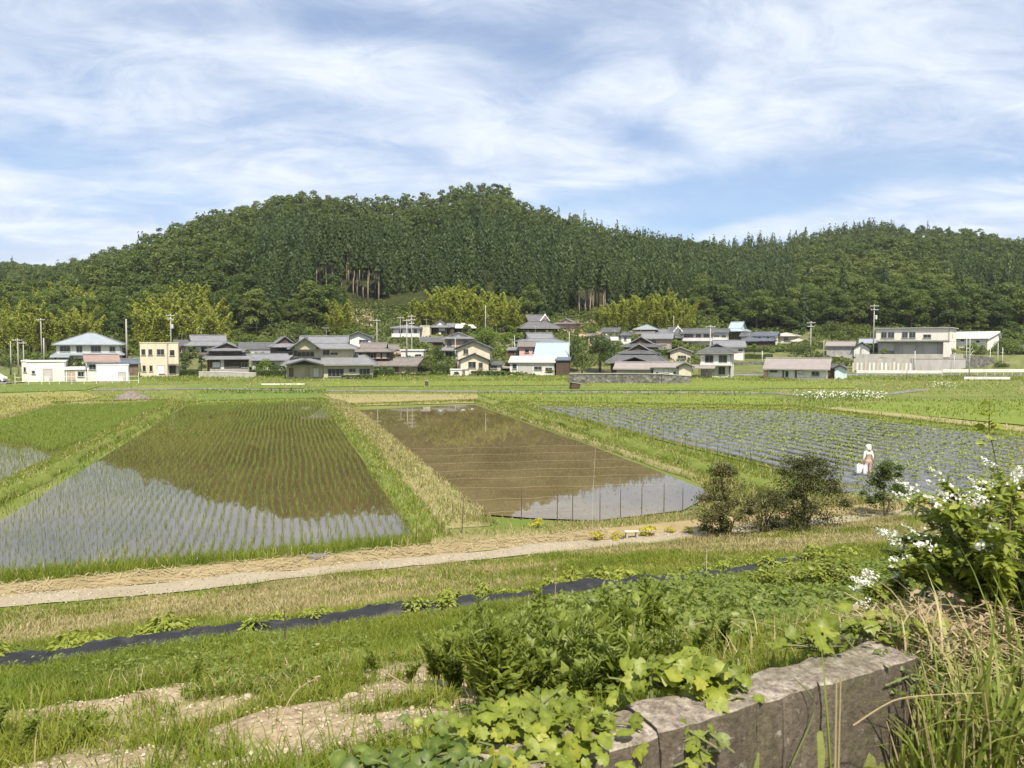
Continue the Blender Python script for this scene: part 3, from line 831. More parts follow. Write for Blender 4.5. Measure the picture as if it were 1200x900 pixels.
RIDGE_OF = {}
def roof_solid(kind, x0, x1, y0, y1, z0, z2, o, opt, mat, parent, ridge=True, gable_mat='white'):
    X0, X1, Y0, Y1 = x0-o, x1+o, y0-o, y1+o
    xm, ym = (x0+x1)/2, (y0+y1)/2
    mb = MB(); rd = MB(); th = opt.get('th', .16)
    def seg(a, b, r=.12):
        a, b = Vector(a), Vector(b); a.z += .05; b.z += .05; rd.tube([a, b], r, 5)
    if kind == 'hip' or kind == 'skirt':
        if kind == 'skirt':
            i = opt.get('in', 1.0); q = [(X0+i, Y0+i), (X1-i, Y0+i), (X1-i, Y1-i), (X0+i, Y1-i)]
        else:
            w, d = X1-X0, Y1-Y0; k = opt.get('ridge', None)
            if k is None: k = max(.02, (w-d)/w) if w > d else .02
            hw = w*k/2; q = [(xm-hw, ym-.03), (xm+hw, ym-.03), (xm+hw, ym+.03), (xm-hw, ym+.03)]
        e = [(X0, Y0), (X1, Y0), (X1, Y1), (X0, Y1)]
        vs_ = [(*p, z0-th) for p in e] + [(*p, z0) for p in e] + [(*p, z2) for p in q]
        fs = [(3, 2, 1, 0), (8, 9, 10, 11)]
        for a in range(4):
            b = (a+1) % 4; fs += [(a, b, b+4, a+4), (a+4, b+4, b+8, a+8)]
        mb.add(vs_, fs)
        for a in range(4): seg((*e[a], z0), (*q[a], z2), .10)
        if kind == 'hip': seg((q[0][0], ym, z2), (q[1][0], ym, z2), .16)
    elif kind in ('gx', 'gy'):
        if kind == 'gx':
            h = opt.get('peak', .5); yp = Y0 + (Y1-Y0)*h
            mb.prism([(Y0, z0-th), (yp, z2-th), (Y1, z0-th), (Y1, z0), (yp, z2), (Y0, z0)][::-1], X0, X1, 'x')
            seg((X0, yp, z2), (X1, yp, z2), .15)
        else:
            h = opt.get('peak', .5); xp = X0 + (X1-X0)*h; zl = opt.get('zl', z0); zr = opt.get('zr', z0)
            mb.prism([(X0, zl-th), (xp, z2-th), (X1, zr-th), (X1, zr), (xp, z2), (X0, zl)], Y0, Y1, 'y')
            seg((xp, Y0, z2), (xp, Y1, z2), .15)
            seg((X0, Y0, zl), (xp, Y0, z2), .10); seg((xp, Y0, z2), (X1, Y0, zr), .10)
    elif kind in ('ix', 'iy'):
        z1 = z0 + (z2-z0)*opt.get('mid', .42); f = opt.get('inset', .24)
        w, d = X1-X0, Y1-Y0
        if kind == 'iy': ix = w*f; iy = min(d*.3, ix*1.0)
        else: iy = d*f; ix = min(w*.3, iy*1.0)
        e = [(X0, Y0), (X1, Y0), (X1, Y1), (X0, Y1)]; q = [(X0+ix, Y0+iy), (X1-ix, Y0+iy), (X1-ix, Y1-iy), (X0+ix, Y1-iy)]
        vs_ = [(*p, z0-th) for p in e] + [(*p, z0) for p in e] + [(*p, z1) for p in q]
        fs = [(3, 2, 1, 0)]
        for a in range(4):
            b = (a+1) % 4; fs += [(a, b, b+4, a+4), (a+4, b+4, b+8, a+8)]
        gb = MB()
        if kind == 'iy':
            vs_ += [(xm, Y0+iy-.35, z2), (xm, Y1-iy+.35, z2)]
            lf, rf, lb, rb = (X0+ix-.12, Y0+iy-.35, z1+.02), (X1-ix+.12, Y0+iy-.35, z1+.02), (X0+ix-.12, Y1-iy+.35, z1+.02), (X1-ix+.12, Y1-iy+.35, z1+.02)
            n = len(vs_); vs_ += [lf, rf, lb, rb]
            fs += [(n, n-2, n-1, n+2), (n-2, n+1, n+3, n-1)]
            gb.add([(X0+ix, Y0+iy, z1), (X1-ix, Y0+iy, z1), (xm, Y0+iy, z2-.12), (X0+ix, Y1-iy, z1), (X1-ix, Y1-iy, z1), (xm, Y1-iy, z2-.12)], [(0, 1, 2), (4, 3, 5)])
            seg((xm, Y0+iy-.35, z2), (xm, Y1-iy+.35, z2), .17)
            for a_ in (lf, rf): seg(a_, (xm, Y0+iy-.35, z2), .13)
        else:
            vs_ += [(X0+ix-.35, ym, z2), (X1-ix+.35, ym, z2)]
            lf, lb, rf, rb = (X0+ix-.35, Y0+iy-.12, z1+.02), (X0+ix-.35, Y1-iy+.12, z1+.02), (X1-ix+.35, Y0+iy-.12, z1+.02), (X1-ix+.35, Y1-iy+.12, z1+.02)
            n = len(vs_); vs_ += [lf, lb, rf, rb]
            fs += [(n, n+2, n-1, n-2), (n+3, n+1, n-2, n-1)]
            gb.add([(X0+ix, Y0+iy, z1), (X0+ix, Y1-iy, z1), (X0+ix, ym, z2-.12), (X1-ix, Y0+iy, z1), (X1-ix, Y1-iy, z1), (X1-ix, ym, z2-.12)], [(0, 2, 1), (3, 4, 5)])
            seg((X0+ix-.35, ym, z2), (X1-ix+.35, ym, z2), .17)
            for s_ in (0, 1):
                for a_ in ((lf, lb), (rf, rb))[s_]: seg(a_, ((X0+ix-.35) if s_ == 0 else (X1-ix+.35), ym, z2), .13)
        for a in range(4): seg((*e[a], z0), (*q[a], z1), .11)
        mb.add(vs_, fs)
    elif kind == 'flat':
        mb.box(X0, X1, Y0, Y1, z0, z2)
    elif kind == 'shed':
        zb = opt.get('zb', z2)
        mb.prism([(Y0, z0-th), (Y1, zb-th), (Y1, zb), (Y0, z0)][::-1], X0, X1, 'x')
    rf_ = mb.build('roof', M[mat], parent)
    if kind in ('ix', 'iy'):
        for i in (0, 1):
            q_ = MB(); q_.add(gb.v[i*3:i*3+3], [tuple(j - i*3 for j in gb.f[i])]); q_.build('gable', M[gable_mat], rf_)
    if ridge and rd.v: rd.build('edge_trim' if kind == 'skirt' else 'ridge', M[opt.get('rmat', 'tile_grey')], rf_)
    return rf_

def window(parent, x0, x1, z0, z1, y, style='dark'):
    fm = MB(); t = .07
    if x1 - x0 < .3 or z1 - z0 < .2: t = .04
    for b in ((x0, x1, z0, z0+t), (x0, x1, z1-t, z1), (x0, x0+t, z0+t, z1-t), (x1-t, x1, z0+t, z1-t)):
        fm.box(b[0], b[1], y-.07, y+.02, b[2], b[3])
    nmul = max(0, int((x1-x0)/1.0)) if style != 'shutter' else 0
    for i in range(1, nmul+1):
        xx = x0 + (x1-x0)*i/(nmul+1); fm.box(xx-.03, xx+.03, y-.055, y+.02, z0+t, z1-t)
    nm = {'door': 'door', 'shutter': 'shutter'}.get(style, 'window')
    w = fm.build(nm, M['frame_dark' if style in ('wood', 'door') else 'frame'], parent)
    pn = MB(); pn.box(x0+t, x1-t, y-.035, y+.01, z0+t, z1-t)
    pm = {'shoji': 'shoji', 'shutter': 'shutter', 'door': 'brownwood', 'pale': 'paleblue', 'tan': 'tan'}.get(style, 'glass')
    pn.build('pane' if nm == 'window' else 'panel', M[pm], w)
    if nm == 'window' and z1 - z0 > .6:
        sl = MB(); sl.box(x0-.08, x1+.08, y-.16, y-.01, z0-.07, z0-.003); sl.build('sill', M['frame'], w)

def house(label, Y, vols, cat='house', group=None, yaw=None, name='house', pc=None, extra=None):
    """vols: dicts measured on the photograph at distance Y -- x=(px0,px1), b=base row, e=eave row, r=ridge row"""
    xs = [v['x'] for v in vols]
    pc = pc or (min(a for a, b in xs) + max(b for a, b in xs))/2
    phi = math.atan((pc-600)/900); yw = R(yaw) if yaw is not None else R(rnd.uniform(-7, 7))
    k = Y*math.cos(phi)/900/math.cos(yw)
    base = min(Hs((pc-600)/900*Y + q, Y + w) for q in (-4, 0, 4) for w in (0, 5))
    root = empty(name, ((pc-600)/900*Y, Y, base), -phi + yw)
    tag(root, label, cat, group)
    lx = lambda p: (p-pc)*k
    lz = lambda r: EYE - (r-405)/900*Y - base
    for v in vols:
        x0, x1 = lx(v['x'][0]), lx(v['x'][1]); y0 = v.get('y', 0.0); d = v.get('d', 6.0); y1 = y0 + d
        zb = lz(v['b']) if not v.get('ground') else -.6
        if v['b'] is vols[0].get('b') and v.get('gnd', True) and zb < 1.6: zb = min(zb, -.5)
        ze = lz(v['e']); zr = lz(v.get('r', v['e'])); kind = v.get('roof', 'gx'); o = v.get('o', .6); opt = v.get('opt', {})
        wm = v.get('w', 'white')
        if wm:
            mb = MB(); mb.box(x0, x1, y0, y1, zb, ze - .02)
            if kind == 'gy':
                h = opt.get('peak', .5); xp = (x0-o) + (x1-x0+2*o)*h
                sl = lambda x: ze + (zr-ze)*(1-abs(x-xp)/((xp-(x0-o)) if x < xp else ((x1+o)-xp)))
                mb.prism([(x0, ze-.02), (x1, ze-.02), (x1, sl(x1)-.2), (xp, zr-.2), (x0, sl(x0)-.2)], y0, y1)
            if kind == 'gx':
                h = opt.get('peak', .5); yp = (y0-o) + (d+2*o)*h
                sl = lambda y: ze + (zr-ze)*(1-abs(y-yp)/((yp-(y0-o)) if y < yp else ((y1+o)-yp)))
                mb.prism([(y0, ze-.02), (y1, ze-.02), (y1, sl(y1)-.2), (yp, zr-.2), (y0, sl(y0)-.2)], x0, x1, 'x')
            if kind == 'shed':
                mb.prism([(y0, ze-.02), (y1, ze-.02), (y1, opt.get('zb', zr)-.25 if 'zb' in opt else zr-.25), (y0, ze-.01)], x0, x1, 'x')
            mb.build('wall', M[wm], root)
            if x1 - x0 > 4 and kind and ze - zb > 2:
                dp_ = MB(); s_ = 1 if rnd.random() < .6 else -1; xx = x1 - .12 if s_ > 0 else x0 + .12
                dp_.box(xx-.05, xx+.05, y0-.12, y0-.004, max(zb, .0), ze-.12); dp_.build('downpipe', M['frame'], root)
                gt = MB(); gt.box(x0-o, x1+o, y0-o-.1, y0-o-.003, ze-.2, ze-.09) if kind not in ('gy', 'flat') else gt.box(x0, x1, y0-.06, y0-.003, zb+.02, zb+.35); gt.build('gutter' if kind not in ('gy', 'flat') else 'plinth', M['frame' if kind not in ('gy', 'flat') else 'concrete'], root)
                if zb < .6 and rnd.random() < .6:
                    ac = MB(); ax_ = x0 + (x1-x0)*rnd.uniform(.15, .85); ac.box(ax_-.4, ax_+.4, y0-.42, y0-.1, .05, .7); ac.build('air_conditioner', M['offwhite'], root)
            if v.get('plinth'):
                p = MB(); p.box(x0-.05, x1+.05, y0-.05, y1+.05, zb, lz(v['plinth'])); p.build('plinth', M['concrete'], root)
        if kind: roof_solid(kind, x0, x1, y0, y1, ze, zr, o, opt, v.get('m', 'tile_grey'), root, v.get('ridge', kind not in ('flat', 'shed')), v.get('g', 'white'))
        for w in v.get('win', []):
            window(root, lx(w[0]), lx(w[1]), lz(w[3]), lz(w[2]), y0, w[4] if len(w) > 4 else 'dark')
        for q in v.get('side', []):   # windows on the right-hand (+x) or left side: (sign, y0, y1, r0, r1)
            s, a, b, r0, r1 = q; xx = x1 if s > 0 else x0
            fm = MB(); fm.box(min(xx, xx+s*.06), max(xx, xx+s*.06), y0+a, y0+b, lz(r1), lz(r0)); w_ = fm.build('window', M['frame'], root)
            pn = MB(); pn.box(min(xx, xx+s*.07), max(xx, xx+s*.07), y0+a+.1, y0+b-.1, lz(r1)+.1, lz(r0)-.1); pn.build('pane', M['glass'], w_)
        for bq in v.get('balc', []):
            xa, xb, r0, r1 = bq[:4]; a, b = lx(xa), lx(xb); za, zz = lz(r1), lz(r0); mm = bq[4] if len(bq) > 4 else 'white'
            mb = MB(); mb.box(a, b, y0-1.15, y0-.003, za, za+.12); mb.box(a, b, y0-1.2, y0-1.12, za+.122, zz); mb.box(a-.06, a, y0-1.12, y0-.003, za, zz); mb.box(b, b+.06, y0-1.12, y0-.003, za, zz)
            mb.build('balcony', M[mm], root)
        for bq in v.get('post', []):
            a = lx(bq[0]); mb = MB(); mb.box(a-.07, a+.07, bq[3], bq[3]+.14, min(lz(bq[2]), 0), lz(bq[1])); mb.build('post', M['brownwood'], root)
        for bq in v.get('band', []):    # boarded lower walls and trim: (x0,x1,r0,r1,mat)
            a, b = lx(bq[0]), lx(bq[1]); mb = MB(); mb.box(a, b, y0-.04, y0+.02, lz(bq[3]), lz(bq[2])); mb.build('wall_panel', M[bq[4]], root)
    if extra: extra(root, lx, lz)
    if cat == 'house' and rnd.random() < .5:      # television aerial
        v = vols[-1] if len(vols) < 2 else vols[1]; ax_ = lx(v['x'][0] + (v['x'][1]-v['x'][0])*rnd.uniform(.3, .7)); zt = lz(v.get('r', v['e'])); y_ = v.get('y', 0) + v.get('d', 6)*.5
        mb = MB(); mb.tube([(ax_, y_, zt-.3), (ax_, y_, zt+1.9)], .025, 5)
        for i_, w_ in enumerate((.5, .42, .34, .28)): mb.box(ax_-.7+i_*.4-.012, ax_-.7+i_*.4+.012, y_-w_, y_+w_, zt+1.70, zt+1.73)
        mb.box(ax_-.75, ax_+.6, y_-.014, y_+.014, zt+1.735, zt+1.765); mb.build('aerial', M['steel'], root)
    return root

# ------------------------------------------------------------------ the houses, left to right
house('white two-storey house with a blue-grey hipped roof at the far left', 186, [
    dict(x=(67, 143), b=437, e=415.5, r=412, d=9, roof='skirt', o=.9, m='tile_blue', opt={'in': 1.2}, win=[(72, 80, 420, 430), (83, 86, 419, 432, 'door'), (88, 96, 420, 430), (106, 116, 421, 430), (126, 134, 421, 430)]),
    dict(x=(67, 143), b=415, e=403.5, r=390, d=9, roof='hip', o=.9, m='tile_blue', opt={'ridge': .10}, win=[(71, 83, 405, 412), (90, 97, 405, 413), (107, 119, 405, 412.5), (129, 136, 406, 412)], side=[(1, 2, 4, 405, 412)]),
    dict(x=(62, 82), b=433, e=418, r=415, y=-2.2, d=2.1, roof='shed', o=.2, m='tile_blue', w=None, post=[(63, 418, 437, -2.1), (81, 418, 437, -2.1)]),
    ], yaw=-6)
house('white flat-roofed shed behind the white pipe fence', 138, [
    dict(x=(32, 77), b=448, e=424, r=422.6, d=7, roof='flat', o=.15, m='roof_white', w='white', win=[(37, 41, 434, 438), (50, 61, 432, 447, 'shutter')]),
    dict(x=(25, 31.6), b=448, e=423.5, r=422, y=.8, d=5, roof='flat', o=.1, m='roof_white', w='offwhite', win=[(27, 30, 430, 436)])], 'shed', yaw=-4, name='shed')
house('white corrugated shed with a rusty brown gable roof', 139, [
    dict(x=(102, 138), b=447, e=423, r=416, d=7, roof='gx', o=.5, m='roof_rust', w='offwhite', win=[(104, 113, 427, 433)]),
    dict(x=(112, 150), b=448, e=428, r=427, y=-2.6, d=2.5, roof='flat', o=.05, m='roof_white', w='paleblue', win=[(137, 146, 436, 447, 'shutter')]),
    dict(x=(77.5, 101.5), b=447, e=432, r=430, y=.5, d=4, roof='shed', o=.2, m='roof_white', w='offwhite', win=[(79, 88, 434, 445, 'tan'), (91, 99, 435, 441)])], 'shed', yaw=3, name='shed')
house('low dark purple-roofed shed between the corrugated shed and cream box house', 158, [
    dict(x=(139, 162), b=440, e=426, r=421, d=5, roof='gx', o=.4, m='tile_navy', w='brownwood', win=[(151, 156, 430, 438, 'door')])], 'shed', yaw=0, name='shed')
house('cream flat-roofed two-storey box house', 161, [
    dict(x=(164.5, 197), b=441, e=402, r=401, d=7, roof='flat', o=.08, m='cream', w='cream', win=[(166, 171, 409, 416), (174, 179, 409, 416), (184, 193, 409, 416), (167, 171, 428, 435), (175, 179, 428, 435), (184, 193, 428, 438, 'pale')]),
    dict(x=(197.3, 209.5), b=441, e=402.3, r=401.4, d=7, y=.25, roof='flat', o=.08, m='cream', w='cream', win=[(199, 205, 410, 417), (198.5, 206, 428, 438, 'wood')]),
    dict(x=(197, 211), b=428.5, e=427.5, r=426.5, y=-1.0, d=1.0, roof='flat', o=.05, m='tile_brown', w=None)], yaw=-3)
house('grey-roofed old house behind the dark gabled one, beside the cream box house', 196, [
    dict(x=(212, 275), b=433, e=420, r=414, d=8, roof='skirt', o=.9, m='tile_grey', w='offwhite', opt={'in': 1.6}, win=[(222, 236, 423, 430)]),
    dict(x=(220, 272), b=416, e=404.5, r=393, d=7.5, roof='ix', o=1.0, m='tile_grey', w='offwhite', win=[(222, 230, 407, 413), (236, 243, 406, 414), (246, 262, 407, 412, 'wood')], band=[(220, 272, 413, 415.5, 'brownwood')])], yaw=6)
house('dark timber house with stacked front gables beside the garden shrubs', 162, [
    dict(x=(246, 292), b=441, e=420, r=413, d=8, roof='skirt', o=1.0, m='tile_grey', w='wood', opt={'in': 1.9}, win=[(249, 258, 424, 430, 'shoji'), (263, 280, 424, 430, 'wood'), (283, 290, 425, 431)], band=[(246, 292, 432, 440.5, 'grey'), (258.5, 262.5, 421, 432, 'offwhite')]),
    dict(x=(249, 283), b=415, e=410.5, r=402, d=8, roof='iy', o=.9, m='tile_grey', w='wood', g='wood', opt={'mid': .3, 'inset': .2}, win=[(254, 278, 411.3, 414, 'wood')])], yaw=5)
house('long low barn with a plain grey roof behind the garden shrubs', 196, [
    dict(x=(283, 322), b=432, e=408.5, r=402, d=7, roof='gx', o=.6, m='tile_dark', w='offwhite'),
    dict(x=(286, 318), b=432, e=417, r=409.5, y=-4.5, d=4.4, roof='shed', o=.4, m='tile_grey', w='wood')], 'barn', yaw=3, name='barn')
house('grey-gabled house half hidden left of the big beige house', 184, [
    dict(x=(322, 352), b=436, e=421, r=412, d=9, roof='skirt', o=.9, m='tile_grey', w='wood', opt={'in': 2.0}),
    dict(x=(322, 347), b=414, e=406.5, r=394.5, d=8, roof='iy', o=1.0, m='tile_grey', w='wood', g='wood', opt={'mid': .35, 'inset': .22}, win=[(325, 344, 408, 412, 'wood')])], yaw=8)
house('big two-storey beige house with grey tiled hip-and-gable roofs', 153, [
    dict(x=(336, 437), b=443.5, e=427, r=416.5, d=9, roof='skirt', o=1.0, m='tile_grey', w='beige', opt={'in': 2.6}, win=[(339, 344, 431, 441, 'door'), (358, 363, 431, 440, 'tan'), (367, 374, 431, 442, 'shoji'), (384, 403, 432, 441.5), (409, 417, 432, 436.5), (421, 434, 432, 442)],
         post=[(343, 428, 443.5, -1.0), (379, 428, 443.5, -1.0)]),
    dict(x=(343, 414), b=420, e=408, r=394, d=8, y=.9, roof='ix', o=1.0, m='tile_grey', w='beige', win=[(344, 348, 411, 417, 'wood'), (348, 368, 412, 418), (378, 386, 410, 416), (387, 396, 413, 416)]),
    dict(x=(340, 377), b=427.2, e=426.6, r=421, y=-2.4, d=2.3, roof='gy', o=.5, m='tile_grey', w=None, opt={'th': .2}),
    dict(x=(346, 371), b=409.5, e=408.6, r=396, y=-.4, d=4.0, roof='gy', o=.9, m='tile_grey', w='beige')], yaw=-4)
house('white gabled storehouse rising behind the big beige house', 196, [
    dict(x=(405, 436), b=420, e=396.5, r=389, d=9, roof='gy', o=.7, m='tile_dark', w='white', win=[(421, 432, 398, 402)])], yaw=-3)
house('brown timber house with a weathered roof right of the big beige house', 180, [
    dict(x=(432, 478), b=440, e=428, r=420, d=8, roof='skirt', o=.9, m='tile_brown', w='offwhite', opt={'in': 2.0}, win=[(447, 456, 430, 438), (459, 464, 430, 437, 'wood')]),
    dict(x=(416, 457), b=421, e=412, r=402, d=7.5, roof='ix', o=.8, m='tile_brown', w='wood', win=[(417, 421, 414, 420, 'shoji'), (424, 429, 414, 420, 'tan'), (434, 438, 414, 420), (441, 446, 414, 420, 'tan'), (448, 453, 414, 420, 'tan')])], yaw=-6)
house('low outbuilding with a mossy brown roof and an end gable', 170, [
    dict(x=(460, 487), b=440, e=428, r=419.5, d=6, roof='gx', o=.7, m='tile_brown', w='tan', win=[(463, 467, 430, 438, 'door')], side=[(1, 1, 2.2, 430, 436)])], 'outbuilding', yaw=-24, name='outbuilding')
house('small white flat-roofed annex under the slope', 190, [
    dict(x=(470, 496.5), b=424, e=411, r=409.5, d=5, roof='flat', o=.25, m='roof_white', w='white', win=[(487, 494, 415, 418)])], 'annex', yaw=-8, name='annex')
house('white upper house with a long balcony on the slope', 216, [
    dict(x=(461, 492), b=398, e=384, r=380.5, d=7, roof='hip', o=.8, m='tile_grey', w='white', win=[(468, 472, 386, 391), (479, 483, 386, 391), (485, 489, 386, 391)], balc=[(460, 491, 391, 395.5)]),
    dict(x=(492.3, 503.5), b=395, e=382.5, r=381.5, y=1, d=5, roof='flat', o=.1, m='offwhite', w='cream'),
    dict(x=(461, 490), b=402, e=397, r=396, y=1.2, d=5, roof=None, w='wood')], yaw=-6)
house('little grey-gabled hall on the slope beside the white-roofed hall', 226, [
    dict(x=(508, 524), b=389, e=383.2, r=375.5, d=6, roof='iy', o=1.1, m='tile_grey', w='wood', opt={'mid': .3}, win=[(514.5, 522, 384, 388, 'shoji')]),
    dict(x=(524.5, 532), b=389, e=383, r=379, y=1, d=4, roof='gx', o=.4, m='tile_grey', w='wood')], 'hall', yaw=-4, name='hall')
house('small hall with a bright white sweeping roof on the slope', 229, [
    dict(x=(532, 553), b=390, e=384.3, r=375.3, d=7, roof='hip', o=1.4, m='roof_white', w='wood', opt={'ridge': .25, 'rmat': 'roof_white'}, win=[(541, 547, 385, 389.5, 'shoji')])], 'hall', yaw=-5, name='hall')
house('old two-storey house with a pinkish upper wall behind the cream gabled house', 190, [
    dict(x=(520, 553), b=424, e=410, r=405.5, d=8, roof='skirt', o=.9, m='tile_grey', w='offwhite', opt={'in': 1.4}, win=[(522, 534, 412, 420)]),
    dict(x=(522, 552), b=408, e=396.3, r=389.8, d=8, roof='iy', o=.9, m='tile_grey', w='tan', opt={'mid': .35}, win=[(524, 529, 399, 406, 'wood'), (529.5, 542, 399, 406, 'tan'), (543, 549, 399, 404)])], yaw=-4)
house('cream modern house with two stepped front gables', 172, [
    dict(x=(536, 574), b=438.5, e=409, r=399.3, d=8, roof='gy', o=.7, m='tile_dark', w='cream', opt={'rmat': 'tile_dark'}, win=[(543, 549, 409, 415)]),
    dict(x=(541, 573.4), b=438.5, e=422.5, r=414.2, y=-2.6, d=2.5, roof='gy', o=.6, m='tile_dark', w='cream', opt={'rmat': 'tile_dark'}, win=[(550, 559, 423.5, 431), (562, 567, 424.5, 431)], plinth=437),
    dict(x=(573.8, 587), b=438.5, e=427, r=423.5, y=-1, d=6, roof='shed', o=.35, m='tile_dark', w='beige', win=[(575, 583, 428, 432)])], yaw=-5)
house('tiny white shed in front of the cream gabled house', 167, [
    dict(x=(528, 541), b=440.5, e=433.3, r=432.6, d=3, roof='flat', o=.15, m='roof_white', w='white'),
    dict(x=(541.3, 549), b=440.5, e=433.6, r=432.9, y=.4, d=2.6, roof='flat', o=.1, m='roof_taupe', w='offwhite', win=[(542, 545, 434.5, 440, 'door')])], 'shed', yaw=0, name='shed')
house('pink-walled house with a brown-grey roof beside the light blue roof', 178, [
    dict(x=(608.5, 630), b=424, e=405.5, r=400, d=7, roof='gx', o=.5, m='tile_brown', w='pink', win=[(615, 620, 409, 413.5), (624, 627, 409, 413)]),
    dict(x=(595, 608), b=424, e=410, r=406.8, y=1, d=5, roof='shed', o=.4, m='tile_grey', w='wood', win=[(603, 607, 411, 415)])], yaw=-3)
house('grey hip-and-gable roofed house behind the light blue roof', 192, [
    dict(x=(616, 656), b=420, e=400, r=390.3, d=8, roof='ix', o=1.0, m='tile_grey', w='wood', opt={'mid': .35})], yaw=14)
house('house with a steep light blue metal roof and a garage shutter below', 172, [
    dict(x=(600, 651), b=440, e=424, r=417, y=-3.2, d=3.1, roof='shed', o=.35, m='roof_cream', w='offwhite', win=[(603, 608, 426, 432), (610, 626, 428, 439.3, 'shutter'), (628, 637, 429, 433), (641, 649, 430, 435)]),
    dict(x=(627.5, 663), b=440, e=420, r=401.5, d=9, roof='gx', o=.5, m='roof_metal_blue', w='wood', opt={'peak': .55, 'rmat': 'roof_metal_blue'}),
    dict(x=(653, 668), b=440, e=421.5, r=418, y=-2.6, d=2.5, roof='shed', o=.3, m='tile_navy', w='wood')], yaw=-7)
def chigi(root, lx, lz, px, r0, r1, y, w=5):
    mb = MB(); a = lx(px)
    h = lz(r0)-lz(r1); q = w*.5
    mb.tube([(a-q, y, lz(r1)), (a+q*.15, y, lz(r0)+.3)], .16, 5); mb.tube([(a+q, y+.02, lz(r1)), (a-q*.15, y+.02, lz(r0)+.3)], .16, 5)
    mb.build('gable_board', M['white'], root)
house('temple hall with a tall dark roof and white crossed gable boards', 227, [
    dict(x=(613, 653), b=391, e=384.5, r=368.3, d=11, roof='ix', o=1.4, m='thatch_dark', w='wood', g='wood', opt={'mid': .5, 'inset': .3, 'rmat': 'thatch_dark'})], 'temple', yaw=16, name='temple',
      extra=lambda r_, lx, lz: chigi(r_, lx, lz, 641, 369, 376, 2.2, 3.0))
house('pinkish old house on the bare brown bank', 230, [
    dict(x=(652, 673), b=391, e=379, r=373.5, d=7, roof='iy', o=.8, m='tile_brown', w='pink', g='pink', opt={'mid': .25}, win=[(664, 668, 381, 386, 'tan')])], yaw=-14)
house('small grey-roofed cottage at the foot of the bare-stemmed cedars', 224, [
    dict(x=(706, 724), b=397, e=388.5, r=384.5, d=6, roof='gx', o=.6, m='tile_dark', w='tan', win=[(711, 719, 389.5, 394, 'shoji')])], 'cottage', yaw=-6, name='cottage')
house('beige shed with a pale rounded gable under the bare brown bank', 208, [
    dict(x=(689, 700), b=402, e=393.5, r=391.3, d=5, roof='gx', o=.3, m='tile_brown', w='tan', win=[(691, 695, 395, 400)]),
    dict(x=(700.3, 708), b=402, e=395, r=391.5, y=-.6, d=4, roof='gy', o=.25, m='roof_cream', w='cream')], 'shed', yaw=0, name='shed')
house('small white-walled house with a little dark roof left of the tiered roofs', 206, [
    dict(x=(728, 739), b=408, e=393, r=388.5, d=5, roof='hip', o=.5, m='tile_dark', w='white', win=[(731, 734, 395, 399)]),
    dict(x=(717, 728), b=408, e=398.5, r=394.5, y=.5, d=4, roof='gx', o=.3, m='roof_cream', w='offwhite')], yaw=6)
house('house with a pale green-grey hipped roof under the bamboo', 226, [
    dict(x=(745, 768), b=396, e=386, r=380, d=8, roof='hip', o=.9, m='tile_blue', w='wood'),
    dict(x=(738, 766), b=398, e=391.5, r=387.3, y=-3, d=2.9, roof='shed', o=.4, m='tile_brown', w='tan')], yaw=-5)
house('orange-beige house with a plain grey roof right of the tiered roofs', 200, [
    dict(x=(753, 786), b=411, e=396.5, r=390.2, d=7, roof='gx', o=.6, m='tile_grey', w='tan', win=[(764, 769, 398, 403), (772, 781, 398.5, 403.5, 'tan')], band=[(753, 786, 405, 410, 'grey')])], yaw=-4)
house('large old house with three tiers of dark tiled roofs', 152, [
    dict(x=(717, 776), b=440, e=424, r=416, y=-2.5, d=10, roof='skirt', o=1.0, m='tile_dark', w='wood', opt={'in': 2.2}, win=[(722, 735, 427, 433, 'wood'), (762, 774, 426.5, 431, 'wood')]),
    dict(x=(733, 758), b=424, e=423.4, r=417.8, y=-4.0, d=3.0, roof='gy', o=.7, m='tile_dark', w=None),
    dict(x=(730, 766), b=418, e=414.3, r=403.5, d=6, roof='iy', o=1.0, m='tile_dark', w='wood', g='wood', opt={'mid': .38, 'inset': .27}),
    dict(x=(728, 768), b=409, e=406.3, r=394.5, y=6.2, d=6, roof='iy', o=.9, m='tile_dark', w='wood', g='wood', opt={'mid': .35, 'inset': .25})], yaw=-4)
house('long low storehouse with a pale taupe roof above the dark stone wall', 139, [
    dict(x=(722, 764), b=438, e=432, r=425.3, d=6, roof='gx', o=.6, m='roof_taupe', w='greysiding', opt={'rmat': 'roof_taupe'}),
    dict(x=(766, 801), b=439, e=430, r=425, d=6, y=-.6, roof='gx', o=.5, m='roof_taupe', w='white', opt={'rmat': 'roof_taupe'}, win=[(769, 772, 435.5, 438), (778, 784, 431.5, 437, 'shoji'), (789, 792, 435, 438)]),
    dict(x=(796, 810), b=440, e=429.5, r=424.5, y=-2.2, d=6, roof='gy', o=.5, m='tile_brown', w='cream')], 'storehouse', yaw=-4, name='storehouse')
house('narrow white house with a steep front gable between two rooflines', 186, [
    dict(x=(785, 809), b=432, e=412.5, r=407.3, d=8, roof='gy', o=.5, m='roof_taupe', w='cream', opt={'rmat': 'roof_taupe'}, win=[(794, 804, 416.5, 420.5)])], yaw=-3)
house('dark-roofed gabled hall with white crossed boards beside the long white house', 206, [
    dict(x=(782, 796), b=410, e=396, r=383.8, d=8, roof='ix', o=.9, m='tile_dark', w='brownwood', opt={'mid': .45}, win=[(787, 795, 402, 407)])], 'hall', yaw=0, name='hall',
      extra=lambda r_, lx, lz: chigi(r_, lx, lz, 794, 383.5, 389, -.9, 2.4))
